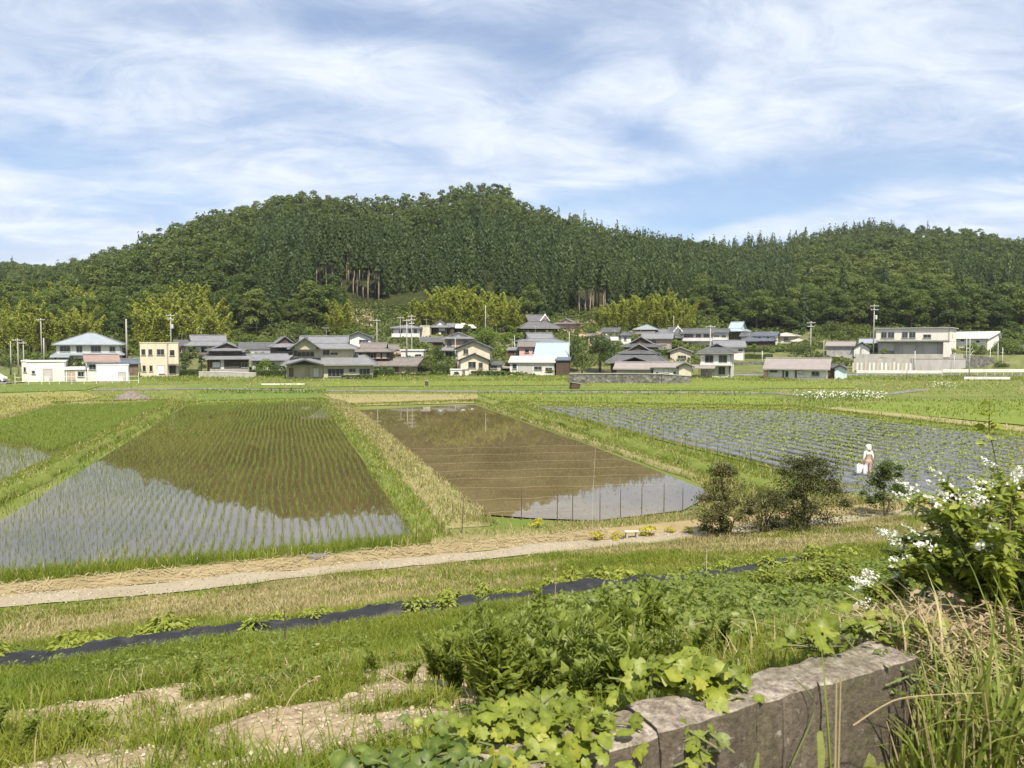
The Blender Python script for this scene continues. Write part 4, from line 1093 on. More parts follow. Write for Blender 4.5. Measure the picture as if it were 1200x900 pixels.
house('long two-storey white house with a dark window band', 208, [
    dict(x=(799, 834), b=416, e=390, r=385.3, d=8, roof='gx', o=.6, m='tile_dark', w='white', win=[(801, 812, 391.3, 395.5), (815, 821, 391.3, 395.5), (824, 831, 391.3, 395.5), (803, 810, 402, 406), (818, 829, 404, 408), (809, 813, 411, 414)], balc=[(798, 834, 396.2, 400)]),
    dict(x=(834.3, 851), b=412, e=389.6, r=385.5, y=.3, d=8, roof='gx', o=.6, m='tile_dark', w='white', win=[(836, 842, 393, 395), (845, 850, 393, 395.5)])], yaw=-5)
house('pale two-storey house with a grey hipped roof and glazed balcony front', 158, [
    dict(x=(821, 857), b=441.5, e=413.3, r=403, d=8, roof='iy', o=.8, m='tile_dark', w='offwhite', g='tile_dark', opt={'mid': .7, 'inset': .36}, win=[(826, 836, 416, 425), (842, 852, 416, 425), (842, 850, 429.5, 439), (854, 856, 429, 440)], balc=[(821, 857, 425.5, 428.5)]),
    dict(x=(811, 838), b=441, e=431, r=427.4, y=-3.2, d=3.1, roof='shed', o=.2, m='roof_taupe', w=None, post=[(812, 431, 441, -3), (821, 431, 441, -3), (830, 431, 441, -3), (838, 431, 441, -3)])], yaw=-5)
house('white storehouse with a grey gable roof behind the glazed balcony house', 194, [
    dict(x=(838, 872), b=418, e=406.3, r=399, d=7, roof='gx', o=.5, m='tile_grey', w='white', win=[(865, 870, 409, 412)])], 'storehouse', yaw=5, name='storehouse')
house('shrine with a steep pale blue roof among the trees', 228, [
    dict(x=(853, 868), b=396, e=388, r=377.3, d=9, roof='ix', o=1.3, m='roof_metal_blue', w='wood', opt={'mid': .3, 'inset': .14, 'rmat': 'roof_metal_blue'})], 'shrine', yaw=-10, name='shrine')
house('small grey-roofed house just right of the pale blue shrine roof', 222, [
    dict(x=(868, 883), b=402, e=394, r=390, d=6, roof='gx', o=.6, m='tile_dark', w='offwhite', win=[(873, 877, 395.5, 398.5)]),
    dict(x=(871, 888), b=403, e=400, r=395.5, y=-3, d=2.9, roof='hip', o=.5, m='tile_navy', w='wood')], yaw=-8)
house('navy-roofed house with white upper walls on the terrace', 220, [
    dict(x=(884, 908), b=403, e=393.2, r=389.2, d=7, roof='gx', o=.6, m='tile_navy', w='white', win=[(888, 891, 394.5, 397), (898, 901, 394.5, 397)]),
    dict(x=(881, 908), b=403, e=399.5, r=396.5, y=-2.6, d=2.5, roof='skirt', o=.5, m='tile_navy', w='wood', opt={'in': 1.4})], yaw=-8)
house('beige house with a cream roof at the right end of the terrace', 223, [
    dict(x=(907, 931), b=402, e=393.5, r=390, d=7, roof='hip', o=.7, m='roof_cream', w='beige', opt={'rmat': 'roof_cream'}, win=[(918, 923, 395.5, 399)]),
    dict(x=(929, 942), b=404, e=400, r=397, y=-1.5, d=4, roof='hip', o=.5, m='roof_cream', w='tan', opt={'rmat': 'roof_cream'})], yaw=-8)
house('long low house with a taupe roof and white shuttered front', 151, [
    dict(x=(898, 968), b=443.7, e=432.2, r=420.3, d=7, roof='gx', o=.7, m='roof_taupe', w='white', opt={'rmat': 'roof_taupe'}, win=[(902, 911, 434, 437), (917, 919, 434, 443, 'door'), (920.5, 924, 435, 442, 'wood'), (931.5, 934, 434, 443, 'door'), (935.5, 941.5, 434, 438, 'shoji'), (951, 960, 435, 440)], band=[(898, 968, 442, 443.5, 'grey')]),
    dict(x=(895.5, 899), b=443.5, e=433.5, r=432, y=-1.2, d=3, roof='shed', o=.1, m='tile_brown', w='brownwood')], yaw=-6)
house('little dark-roofed shed with a light blue front beside the long low house', 150, [
    dict(x=(968.5, 978), b=443.7, e=431, r=428, y=.6, d=4, roof='gx', o=.4, m='tile_dark', w='wood'),
    dict(x=(978.3, 990), b=443.9, e=431.8, r=427.5, d=4.5, roof='gy', o=.4, m='tile_dark', w='paleblue', opt={'rmat': 'tile_dark'})], 'shed', yaw=-6, name='shed')
house('grey boarded barn with a white end gable beside the factory', 192, [
    dict(x=(968, 1000), b=419, e=405, r=400.3, d=7, roof='gx', o=.4, m='roof_taupe', w='greysiding', opt={'rmat': 'roof_taupe'}, band=[(976, 978, 406, 414, 'grey'), (984, 986, 406, 414, 'grey'), (992, 994, 406, 414, 'grey')]),
    dict(x=(1000.3, 1018), b=418, e=408, r=401.5, y=-.4, d=7, roof='gy', o=.4, m='tile_dark', w='white', opt={'rmat': 'tile_dark'})], 'barn', yaw=-3, name='barn')
house('small blue-grey roofed house between the barn and the factory', 204, [
    dict(x=(1008, 1026), b=415, e=402, r=397, d=6, roof='gx', o=.5, m='tile_blue', w='brownwood')], yaw=0)
house('long white two-storey factory with a recessed shuttered ground floor', 187, [
    dict(x=(1026, 1103.8), b=416, e=400.5, r=400.3, y=1.5, d=11, roof=None, w='greysiding', win=[(1027, 1046, 401.5, 415.5, 'shutter'), (1034, 1046, 411, 415.5), (1056, 1071, 403.5, 415.5, 'shutter'), (1081, 1097, 402, 415.5, 'shutter')]),
    dict(x=(1024.5, 1111), b=400.2, e=385, r=383.9, y=0, d=14, roof='flat', o=.45, m='concrete', w='warmwhite', win=[(1031, 1038, 389, 396), (1039, 1047, 389, 396), (1056, 1063, 389, 396), (1064.5, 1072, 389, 396), (1081, 1090, 392, 396)], side=[(1, 5, 7, 392, 396)]),
    dict(x=(1104, 1111.2), b=416, e=400.4, r=400.3, y=.05, d=13.8, roof=None, w='warmwhite', side=[(1, 3.5, 5.2, 407.5, 411), (1, 7.5, 9.2, 407.5, 411)])], 'factory', yaw=-8, name='factory')
house('white warehouse annex with a sloping roof behind the factory', 204, [
    dict(x=(1108, 1156), b=417, e=396.5, r=389, d=9, roof='gx', o=.5, m='roof_white', w='warmwhite', opt={'rmat': 'roof_white', 'peak': .85}, win=[(1125, 1129, 397.5, 400), (1143, 1147, 399, 401.5)])], 'warehouse', yaw=-18, name='warehouse')
house('blue-grey roofed house at the far right edge beyond the factory', 198, [
    dict(x=(1189, 1225), b=422, e=412.5, r=405, d=8, roof='gx', o=.6, m='tile_blue', w='white', win=[(1193, 1199, 414, 418)]),
    dict(x=(1193, 1220), b=424, e=420.5, r=417.5, y=-3, d=2.9, roof='shed', o=.4, m='tile_blue', w='wood')], yaw=0)
house('cluttered brown-roofed shed wedged behind the brown timber house', 198, [
    dict(x=(449, 467), b=420, e=409.5, r=404, d=6, roof='gx', o=.5, m='tile_brown', w='brownwood', win=[(452, 457, 411, 415, 'tan')]),
    dict(x=(455, 470), b=424, e=414.5, r=411, y=-4, d=3.9, roof='shed', o=.3, m='roof_rust', w='wood')], 'shed', yaw=8, name='shed')
house('low grey-tiled wing between the long barn and the big beige house', 176, [
    dict(x=(296, 336), b=438, e=421.5, r=415, d=6, roof='gx', o=.7, m='tile_grey', w='offwhite', win=[(300, 308, 425, 432, 'wood'), (314, 322, 425, 431)])], yaw=4)
house('small dark-tiled house squeezed left of the grey-roofed old house', 198, [
    dict(x=(205, 222), b=424, e=405.5, r=399, d=6, roof='gx', o=.6, m='tile_dark', w='tan', win=[(208, 213, 408, 413)])], yaw=-5)
house('low grey-roofed storehouse below the small white-roofed hall', 206, [
    dict(x=(494, 519), b=408, e=400, r=395.5, d=5, roof='gx', o=.5, m='tile_dark', w='wood', win=[(500, 507, 402, 406, 'shoji')])], 'storehouse', yaw=-3, name='storehouse')
house('plain carport with a pale roof beside the tiny white shed', 176, [
    dict(x=(588, 601), b=438, e=431, r=429.5, d=5, roof='shed', o=.2, m='roof_taupe', w=None, post=[(589, 431, 438, 0), (600, 431, 438, 0)])], 'carport', yaw=0, name='carport')
house('grey-tiled house tucked behind the orange-beige house', 214, [
    dict(x=(770, 786), b=402, e=391, r=386, d=7, roof='ix', o=.7, m='tile_grey', w='offwhite', win=[(773, 779, 393, 397)])], yaw=6)
house('dark-tiled cottage low on the bank right of the brown bare earth', 214, [
    dict(x=(708, 722), b=408, e=399.5, r=395, d=6, roof='gx', o=.6, m='tile_dark', w='wood', win=[(711, 717, 401, 405, 'wood')])], 'cottage', yaw=4, name='cottage')
house('grey-roofed house peeping out at the far left edge of the bamboo', 222, [
    dict(x=(-14, 6), b=392, e=372, r=366, d=7, roof='gx', o=.5, m='tile_grey', w='offwhite')], yaw=0)
# ------------------------------------------------------------------ shrubs and garden trees between the houses
g5 = np.random.default_rng(77)
def shrub_proto(name, Rr, Hh, n, size, leaf, nb=7, flat=.8):
    root = empty(name)
    V, _ = blob_crown(g5, Hh, Rr, .02, nb, n, size, flat)
    link('foliage', cards_mesh('foliage', V), leaf, root)
    mb = MB()
    for i in range(3):
        a = g5.uniform(0, 6.28); mb.tube([(0, 0, -.3), (.1*Rr*math.cos(a), .1*Rr*math.sin(a), Hh*.3), (.4*Rr*math.cos(a), .4*Rr*math.sin(a), Hh*.65)], [.05*Hh, .035*Hh, .01*Hh], 5)
    mb.build('stem', M['bark'], root)
    return root, list(root.children)
M['leaf_hedge'] = leaf_mat('hedge_leaves', [(.030, .050, .011), (.055, .085, .017), (.09, .12, .024), (.14, .16, .035)], .25)
psh = [shrub_proto('shrub', 1.3, 1.7, 420, .28, M['leaf_hedge']) for _ in range(3)] + [shrub_proto('shrub', 1.3, 1.5, 420, .28, M['leaf_lime']) for _ in range(2)]
house_xy = [(o.location.x, o.location.y) for o in bpy.data.objects if o.type == 'EMPTY' and o.get('category') in ('house', 'shed', 'barn', 'hall', 'temple', 'shrine', 'factory', 'storehouse', 'cottage', 'carport', 'annex', 'outbuilding', 'warehouse')]
HX = np.array(house_xy)
n_ = 0; tries = 0
while n_ < 290 and tries < 9000:
    tries += 1
    p = g5.uniform(-20, 1010) if g5.uniform() < .85 else g5.uniform(1010, 1220)
    yf_ = float(np.interp(p, FOOT_X, FOOT_Y))
    yy = yf_ + 4 - (yf_-182)*g5.uniform(0, 1)**1.35; x = (p-600)/900*yy
    d = np.hypot(HX[:, 0]-x, (HX[:, 1]+3-yy)).min()
    if d < 4.6: continue
    if 860 < p < 940 and yy < 205: continue
    s = g5.uniform(.7, 1.9) if yy > 190 else g5.uniform(.5, 1.1)
    zn = zone(p).replace('behind', 'below the wood behind').replace('above', 'near') if False else zone(p)
    place_tree(psh, int(g5.integers(0, 5)), (x, yy, Hs(x, yy)-.1), g5.uniform(0, 6.28), (s, s, s*g5.uniform(.8, 1.2)), f'leafy green shrub on the village slope {zn}', 'shrub', f'shrubs on the village slope {zn}')
    n_ += 1
def single_tree(name, px_, base, top, Y, width, leaf, label, cone=False, n=1500, size=.35, bark='bark', cat='tree'):
    b = P(px_, base, Y); h = (base-top)*Y/900; r = width*.5*Y/900
    root = empty(name, (b.x, b.y, b.z))
    if cone: V = cone_crown(g5, h, r, .03, n, size, .7)
    else: V, _ = blob_crown(g5, h*.97, r*1.05, .12, 14, n, size, .9)
    link('crown', cards_mesh('crown', V), leaf, root)
    trunk_mb(g5, h, .035*h if not cone else .02*h, 0 if cone else 4, .75, r*.5).build('trunk', M[bark], root, True)
    return tag(root, label, cat)
L_ = M
single_tree('cypress_tree', 675, 424, 386, 176, 17, M['leaf_hedge'], 'narrow pointed cypress right of the light blue roof', True, 1800, .3)
single_tree('garden_tree', 703, 433, 394, 173, 46, M['leaf_garden'], 'big round dark green tree between the cypress and the stacked dark roofs', n=3800, size=.38)
single_tree('garden_tree', 682, 436, 412, 171, 24, M['leaf_hedge'], 'bushy tree with a pale patch in front of the cypress foot', n=1300, size=.32)
single_tree('garden_tree', 348, 412, 379, 190, 24, M['leaf_broad'], 'bright round tree rising behind the big beige house roof', n=1500, size=.35)
single_tree('garden_tree', 363, 402, 384, 196, 13, M['leaf_lime'], 'small lime-green tree beside the round one behind the big beige house', n=700, size=.3)
single_tree('garden_tree', 571, 412, 386, 198, 38, M['leaf_lime'], 'wide pale green tree behind the cream gabled house', n=2400, size=.35)
single_tree('garden_tree', 511, 428, 407, 178, 22, M['leaf_broad'], 'rounded tree left of the old pinkish house', n=1300, size=.32)
single_tree('garden_tree', 503, 438, 418, 171, 24, M['leaf_hedge'], 'low dense tree by the mossy brown outbuilding', n=1300, size=.3)
single_tree('garden_tree', 218, 440, 415, 174, 17, M['leaf_garden'], 'dark garden tree against the cream box house', n=1200, size=.3)
single_tree('garden_tree', 236, 438, 415, 175, 14, M['leaf_garden'], 'slender brownish garden tree in front of the dark timber house', n=900, size=.28)
single_tree('garden_tree', 310, 441, 422, 172, 24, M['leaf_lime'], 'spreading yellow-green garden pine left of the big beige house', n=1400, size=.3)
single_tree('garden_tree', 327, 441, 425, 171, 20, M['leaf_garden'], 'dark garden pine close by the left corner of the big beige house', n=1100, size=.3)
single_tree('garden_tree', 664, 438, 426, 170, 16, M['leaf_lime'], 'yellow-green bush at the right foot of the light blue roofed house', n=800, size=.26)
single_tree('garden_tree', 884, 412, 403, 196, 9, M['leaf_lime'], 'small lime-green tree on the terrace edge beside the white storehouse', n=500, size=.3)
single_tree('garden_tree', 945, 420, 408, 188, 40, M['leaf_garden'], 'broad dark bush above the long low house', n=1700, size=.34)
single_tree('garden_tree', 975, 404, 378, 210, 40, M['leaf_hedge'], 'rounded tree behind the terrace pole left of the grey barn', n=1900, size=.4)
single_tree('garden_tree', 1180, 420, 398, 192, 38, M['leaf_broad'], 'leafy tree at the right end beyond the white warehouse', n=1900, size=.38)
single_tree('garden_tree', 1172, 440, 424, 180, 20, M['leaf_garden'], 'dark bush by the fence posts right of the warehouse', n=900, size=.3)
single_tree('garden_tree', 790, 404, 384, 216, 20, M['leaf_broad'], 'small tree hugging the dark hall with crossed boards', n=900, size=.34)
for q, (p, b, t_, w, lab) in enumerate(((478, 440, 430, 18, 'in front of the mossy brown outbuilding'), (388, 443, 437, 12, 'under the windows of the big beige house'), (404, 443, 438, 9, 'second one under the beige house windows'), (422, 443, 437, 12, 'at the right windows of the big beige house'),
        (258, 442, 434, 9, 'at the kerb before the dark timber house'), (563, 440, 434, 14, 'before the cream gabled house'), (535, 440, 436, 8, 'beside the tiny white shed'), (645, 439, 434, 10, 'before the garage shutter house'),
        (1115, 453, 445, 12, 'beside the low white barrier'), (12, 436, 425, 18, 'at the far left behind the white car'), (840, 443, 437, 30, 'before the pale hipped-roof house'), (345, 443, 437, 9, 'by the porch of the big beige house'))):
    single_tree('garden_shrub', p, b, t_, 166 if b > 438 else 170, w, M['leaf_hedge'], f'low clipped shrub {lab}', n=350, size=.24, cat='shrub')

# clipped hedges along the house fronts
def hedge(label, a, b, Y, h, w=.8):
    p0, p1 = Vector(((a-600)/900*Y, Y, 0)), Vector(((b-600)/900*Y, Y, 0)); L = (p1-p0).length; p0.z = Hs(p0.x, Y) - .05
    n = int(L*h*260); x = g5.uniform(0, L, n); k = g5.uniform(0, 1, (n, 2)); hh = h*(.8 + .45*fbm(x*.9+a, x*0+b, 3))
    y = (k[:, 0]-.5)*w; z = hh*np.sqrt(k[:, 1]); C = np.stack([x, y, z], 1)
    Nn = np.stack([g5.normal(size=n)*.5, np.sign(y)*.6 - .3, .3 + .8*k[:, 1]], 1) + g5.normal(size=(n, 3))*.3
    root = empty('hedge', p0); link('foliage', cards_mesh('foliage', cards(C, Nn, .24*g5.uniform(.6, 1.3, n), .17, g5)), M['leaf_garden'], root)
    mb = MB()
    for i in range(int(L/1.2)+1): mb.tube([(i*1.2+.2, 0, -.2), (i*1.2+.25, .02, h*.6)], [.04, .02], 5)
    mb.build('stem', M['bark'], root); tag(root, label, 'hedge')
for q in (('dark hedge between the garden pines and the dark timber house', 292, 336, 160, 1.5), ('low hedge under the right half of the big beige house', 400, 436, 149, .9), ('hedge in front of the brown timber house', 438, 462, 166, 1.5),
          ('shaggy hedge left of the cream gabled house', 488, 527, 172, 2.0), ('low hedge at the foot of the cream gabled house', 552, 592, 167, 1.0), ('hedge right of the cream box house', 211, 234, 164, 1.4),
          ('dark hedge on the bank between the two orange-beige and long white houses', 766, 802, 194, 1.8), ('low hedge before the narrow white gabled house', 776, 812, 176, 1.6), ('hedge on the terrace edge below the navy-roofed house', 872, 940, 207, .9),
          ('long low hedge above the terrace wall left of the long low house', 862, 905, 196, 1.2)): hedge(*q)

# ------------------------------------------------------------------ grass blades
def blades(P0, h, w, g, lean=.35, az=None):
    n = len(P0); az = g.uniform(0, 6.283, n) if az is None else az
    d = np.stack([np.cos(az), np.sin(az), np.zeros(n)], 1); f = g.uniform(0, 6.283, n)
    s = np.stack([np.cos(f), np.sin(f), np.zeros(n)], 1)
    h = np.broadcast_to(h, (n,))[:, None]; w = np.broadcast_to(w, (n,))[:, None]
    ln = (np.abs(g.normal(size=(n, 1)))*.6+.15)*lean*h
    V = np.empty((n, 5, 3)); up = np.array([0, 0, 1.])
    V[:, 0] = P0 - s*w*.5; V[:, 1] = P0 + s*w*.5
    mid = P0 + d*ln*.35 + up*h*.55
    V[:, 2] = mid - s*w*.42; V[:, 3] = mid + s*w*.42
    V[:, 4] = P0 + d*ln + up*h*(1 - .25*np.clip(ln/h, 0, 1.5))
    return V.reshape(-1, 3)
def blade_mesh(name, V):
    n = len(V)//5; o = (np.arange(n)*5)[:, None]
    return mesh_np(name, V, [o + np.array([[0, 1, 3, 2]]), o + np.array([[2, 3, 4]])])
M['grass'] = leaf_mat('grass_blades', [(0.073, 0.099, 0.013), (0.134, 0.165, 0.022), (0.202, 0.226, 0.032), (0.280, 0.275, 0.059)], .35, scale=.5)
M['grass_yel'] = leaf_mat('pale_grass_blades', [(0.130, 0.157, 0.024), (0.205, 0.216, 0.043), (0.292, 0.270, 0.076), (0.356, 0.302, 0.111)], .3, scale=.5)
M['grass_dry'] = leaf_mat('dry_grass_blades', [(.20, .155, .075), (.31, .25, .13), (.41, .34, .20), (.27, .25, .085)], .15, scale=.7)
M['grass_lush'] = leaf_mat('lush_grass_blades', [(0.063, 0.099, 0.011), (0.115, 0.165, 0.017), (0.178, 0.220, 0.027), (0.241, 0.259, 0.041)], .35, scale=.5)
M['rice'] = leaf_mat('rice_blades', [(.13, .19, .035), (.20, .27, .05), (.28, .34, .08)], .4)

def scatter_uv(n, u0, u1, v0, v1, g):
    u = g.uniform(u0, u1, n); v = g.uniform(v0, v1, n); x, y = xy2(u, v); return x, y
def visible(x, y, z, mg=60):
    a, b = pix(x, y, z); return (a > -mg) & (a < 1200+mg) & (b < 900+mg*2) & (y > .5)
# near slope
green, dry, lush = [], [], []
for (v0, v1, n, hh) in ((2.35, 5.5, 30000, .13), (5.5, 9, 42000, .13), (9, 13, 52000, .13), (13, 17, 52000, .14), (17, 20.7, 52000, .15)):
    x, y = scatter_uv(n*3, -v1*1.1-1.5, v1*1.1+5, v0, v1, g5)
    z = H(x, y); k = visible(x, y, z, 330)
    x, y, z = x[k], y[k], z[k]
    dens = smooth01((fbm(x*.9+2, y*.9+8, 3)-.30)/.3)
    so = soil_mask(x, y); u_, v_ = uv(x, y)
    k = (g5.uniform(0, 1, len(x)) < (1-so*.97)*(.35+.65*dens)) & ~((v_ > 10.35) & (v_ < 11.5) & (u_ < 9.9))
    x, y, z = x[k], y[k], z[k]
    dm = dry_mask(x, y)*.8; q = g5.uniform(0, 1, len(x))
    tall = .5 + 1.1*fbm(x*.6+31, y*.6+3, 3)**1.3
    h = hh*tall*g5.uniform(.6, 1.5, len(x)); 
    V = blades(np.stack([x, y, z-.02], 1), h, .0045 + .00055*np.hypot(x, y), g5, .75)
    V = V.reshape(-1, 5, 3)
    isd = q < dm
    lu = ~isd & (fbm(x*.45+11, y*.45+23, 3) > .52)
    dry.append(V[isd]); lush.append(V[lu]); green.append(V[~isd & ~lu])
# kerb of the track, bank between track and paddies
x, y = scatter_uv(60000, -26, 40, 23.3, 25.6, g5); z = np.maximum(H(x, y), .02); k = visible(x, y, z)
x, y, z = x[k], y[k], z[k]
for q in WPOLY.values(): 
    k = ~in_poly(x, y, q); x, y, z = x[k], y[k], z[k]
px_, _ = pix(x, y, z)
d_ = np.where((px_ > 505) & (px_ < 640), .25, 1.0); k = g5.uniform(0, 1, len(x)) < d_; x, y, z, px_ = x[k], y[k], z[k], px_[k]
V = blades(np.stack([x, y, z-.02], 1), g5.uniform(.12, .42, len(x))*np.where((px_ > 505) & (px_ < 900), .45, 1), .02, g5, .6).reshape(-1, 5, 3)
k = g5.uniform(0, 1, len(x)) < np.where((px_ > 505), .55, .06); dry.append(V[k]); lush.append(V[~k])
# levees
for pts, w, h0 in BUNDS:
    for a, b in zip(pts[:-1], pts[1:]):
        L = (b-a).length; n = int(L*w*150); t_ = g5.uniform(0, 1, n); o = g5.uniform(-1, 1, n)
        dr = (b-a).normalized(); q = np.array([dr.y, -dr.x])
        x = a.x + (b.x-a.x)*t_ + q[0]*o*w*.55; y = a.y + (b.y-a.y)*t_ + q[1]*o*w*.55
        z = np.maximum(.02 + h0*np.clip(1.25-np.abs(o)*1.25, 0, 1), .05)
        k = visible(x, y, z, 30); x, y, z = x[k], y[k], z[k]
        if not len(x): continue
        D = y
        V = blades(np.stack([x, y, z-.04], 1), g5.uniform(.08, .30, len(x)), .010+.0007*D, g5, .7).reshape(-1, 5, 3)
        strawy = w in (2.4, 1.8) 
        k = g5.uniform(0, 1, len(x)) < (.55 if strawy else .22); dry.append(V[k]); (green if strawy else lush).append(V[~k])
# rough tall grass along the vegetable field and the open field round the paddies
yel = []
def field_grass(n, pts_px, hlo, hhi, wk, dst, dry_f=.1):
    pl = [G(a, b, 0) for a, b in pts_px]
    xs = [p.x for p in pl]; ys = [p.y for p in pl]
    x = g5.uniform(min(xs), max(xs), n); y = g5.uniform(min(ys), max(ys), n)
    k = in_poly(x, y, pl); 
    for q in WPOLY.values(): k &= ~in_poly(x, y, q)
    x, y = x[k], y[k]; k = visible(x, y, 0*x, 20); x, y = x[k], y[k]
    cl_ = fbm(x*.12+3, y*.12+9, 4); k = g5.uniform(0, 1, len(x)) < smooth01((cl_-.25)/.3); x, y = x[k], y[k]
    V = blades(np.stack([x, y, 0*x+.03], 1), g5.uniform(hlo, hhi, len(x)), wk*y, g5, .6).reshape(-1, 5, 3)
    k = g5.uniform(0, 1, len(x)) < dry_f; dry.append(V[k]); dst.append(V[~k])
field_grass(22000, [(203, 473.5), (223, 474.5), (0, 618), (-130, 700), (-230, 690), (-60, 600)], .10, .32, .0011, lush, .15)
field_grass(26000, [(590, 473), (700, 508), (850, 556), (985, 600), (1010, 588), (955, 562), (611, 475)], .25, .6, .0011, lush, .12)
field_grass(30000, [(820, 575), (850, 562), (1000, 590), (1330, 612), (1330, 640), (1000, 640), (830, 625)], .15, .5, .0011, green, .35)
field_grass(26000, [(-60, 446), (1260, 444), (1260, 470), (-60, 470)], .08, .30, .0011, yel, .2)
field_grass(16000, [(-60, 441), (1260, 440), (1260, 447), (-60, 447)], .15, .5, .0011, lush, .1)
field_grass(14000, [(560, 466), (1260, 470), (1260, 520), (930, 481), (600, 475)], .12, .4, .0011, lush, .1)
field_grass(9000, [(-60, 466), (230, 466), (200, 474), (60, 478), (-60, 505)], .12, .4, .0011, yel, .2)
field_grass(14000, [(478, 600), (540, 600), (622, 610), (800, 603), (838, 580), (860, 600), (820, 622), (500, 640)], .04, .16, .0012, dry, 0)
field_grass(5000, [(400, 478), (420, 500), (535, 602), (620, 612), (560, 632), (510, 632), (480, 560)], .04, .14, .0012, dry, 0)
for nm, lst, mt in (('grass', green, 'grass'), ('dry_grass', dry, 'grass_dry'), ('lush_grass', lush, 'grass_lush'), ('pale_grass', yel, 'grass_yel')):
    V = np.concatenate(lst).reshape(-1, 3)
    tag(link(nm, blade_mesh(nm, V), M[mt]), kind='stuff')

# ------------------------------------------------------------------ rice: nearest hills one by one, the rest as one planting
DP = np.array([-.2845, .9587]); DQ = np.array([.9587, .2845])     # along and across the paddies
def planting(poly, rs, ps, g, jit=.03):
    A = np.array([[p.x, p.y] for p in poly]); a = A @ DQ; b = A @ DP
    q = np.arange(a.min(), a.max(), rs); p = np.arange(b.min(), b.max(), ps)
    Q, P_ = np.meshgrid(q, p); Q = Q + .10*np.sin(P_*.35+1.3)*np.cos(P_*.09) + g.normal(size=Q.shape)*jit; P_ = P_ + g.normal(size=Q.shape)*jit*1.6
    x = (Q*DQ[0] + P_*DP[0]).ravel(); y = (Q*DQ[1] + P_*DP[1]).ravel()
    k = in_poly(x, y, poly) & visible(x, y, 0*x, 40); return x[k], y[k]
def tuft(g, n, h, w, sp=.025):
    b = np.concatenate([g.normal(size=(n, 2))*sp, np.full((n, 1), -.03)], 1)
    return blades(b, h*g.uniform(.65, 1.1, n), w, g, .55)
protos_r = []
for i in range(4):
    me = blade_mesh('rice_seedling', tuft(g5, 9, .30, .013)); me.materials.append(M['rice']); protos_r.append(me)
G_S = [G(a, b, .06) for a, b in ((62, 478), (194, 473), (120, 508), (60, 530), (30, 520), (-60, 514), (-140, 530))]
def plant_rice(poly, rs, ps, h, label, group, nind, thin=0.0, stuff='rice_seedlings', blades_n=6, far_w=1.0, grad=0):
    x, y = planting(poly, rs, ps, g5)
    k = g5.uniform(0, 1, len(x)) < .45 + 1.3*smooth01((fbm(x*.5+50, y*.25+9, 4)-.22)/.3); x, y = x[k], y[k]
    if thin: k = g5.uniform(0, 1, len(x)) > thin; x, y = x[k], y[k]
    a = np.column_stack([x, y]) @ DP; lo, hi = a.min(), a.max()
    o = np.argsort(np.hypot(x, y))
    for j in o[:nind]:
        ob = link('rice_seedling', protos_r[j % 4]); s = h/.30*g5.uniform(.8, 1.2)
        ob.location = (x[j], y[j], .06); ob.rotation_euler = (0, 0, g5.uniform(0, 6.28)); ob.scale = (s, s, s)
        tag(ob, label, 'rice plant', group)
    r = o[nind:]; n = len(r)
    hh = h*g5.uniform(.75, 1.2, n)*(1 + .35*smooth01((a[r]-lo)/(hi-lo)*2-1))
    B = np.repeat(np.stack([x[r], y[r], np.full(n, .05)], 1), blades_n, 0) + np.concatenate([g5.normal(size=(n*blades_n, 2))*.028, np.zeros((n*blades_n, 1))], 1)
    V = blades(B, np.repeat(hh, blades_n)*g5.uniform(.6, 1.1, n*blades_n), np.repeat(.010+.00032*y[r]*far_w, blades_n), g5, .55)
    tag(link(stuff, blade_mesh(stuff, V), M['rice']), kind='stuff')
plant_rice(WPOLY['L'], .31, .22, .24, 'green rice seedling standing in the water along the near edge of the left paddy', 'rice seedlings at the near edge of the left paddy', 290, blades_n=3, far_w=.30, grad=1)
plant_rice(WPOLY['S'], .30, .20, .24, '', '', 0, stuff='rice_seedlings', blades_n=3, far_w=.5, grad=1)
plant_rice(G_S, .25, .14, .36, '', '', 0, stuff='rice_seedlings', blades_n=6)
plant_rice(WPOLY['M'], .60, .30, .09, '', '', 0, thin=.55, stuff='rice_seedlings', blades_n=3, far_w=.2)

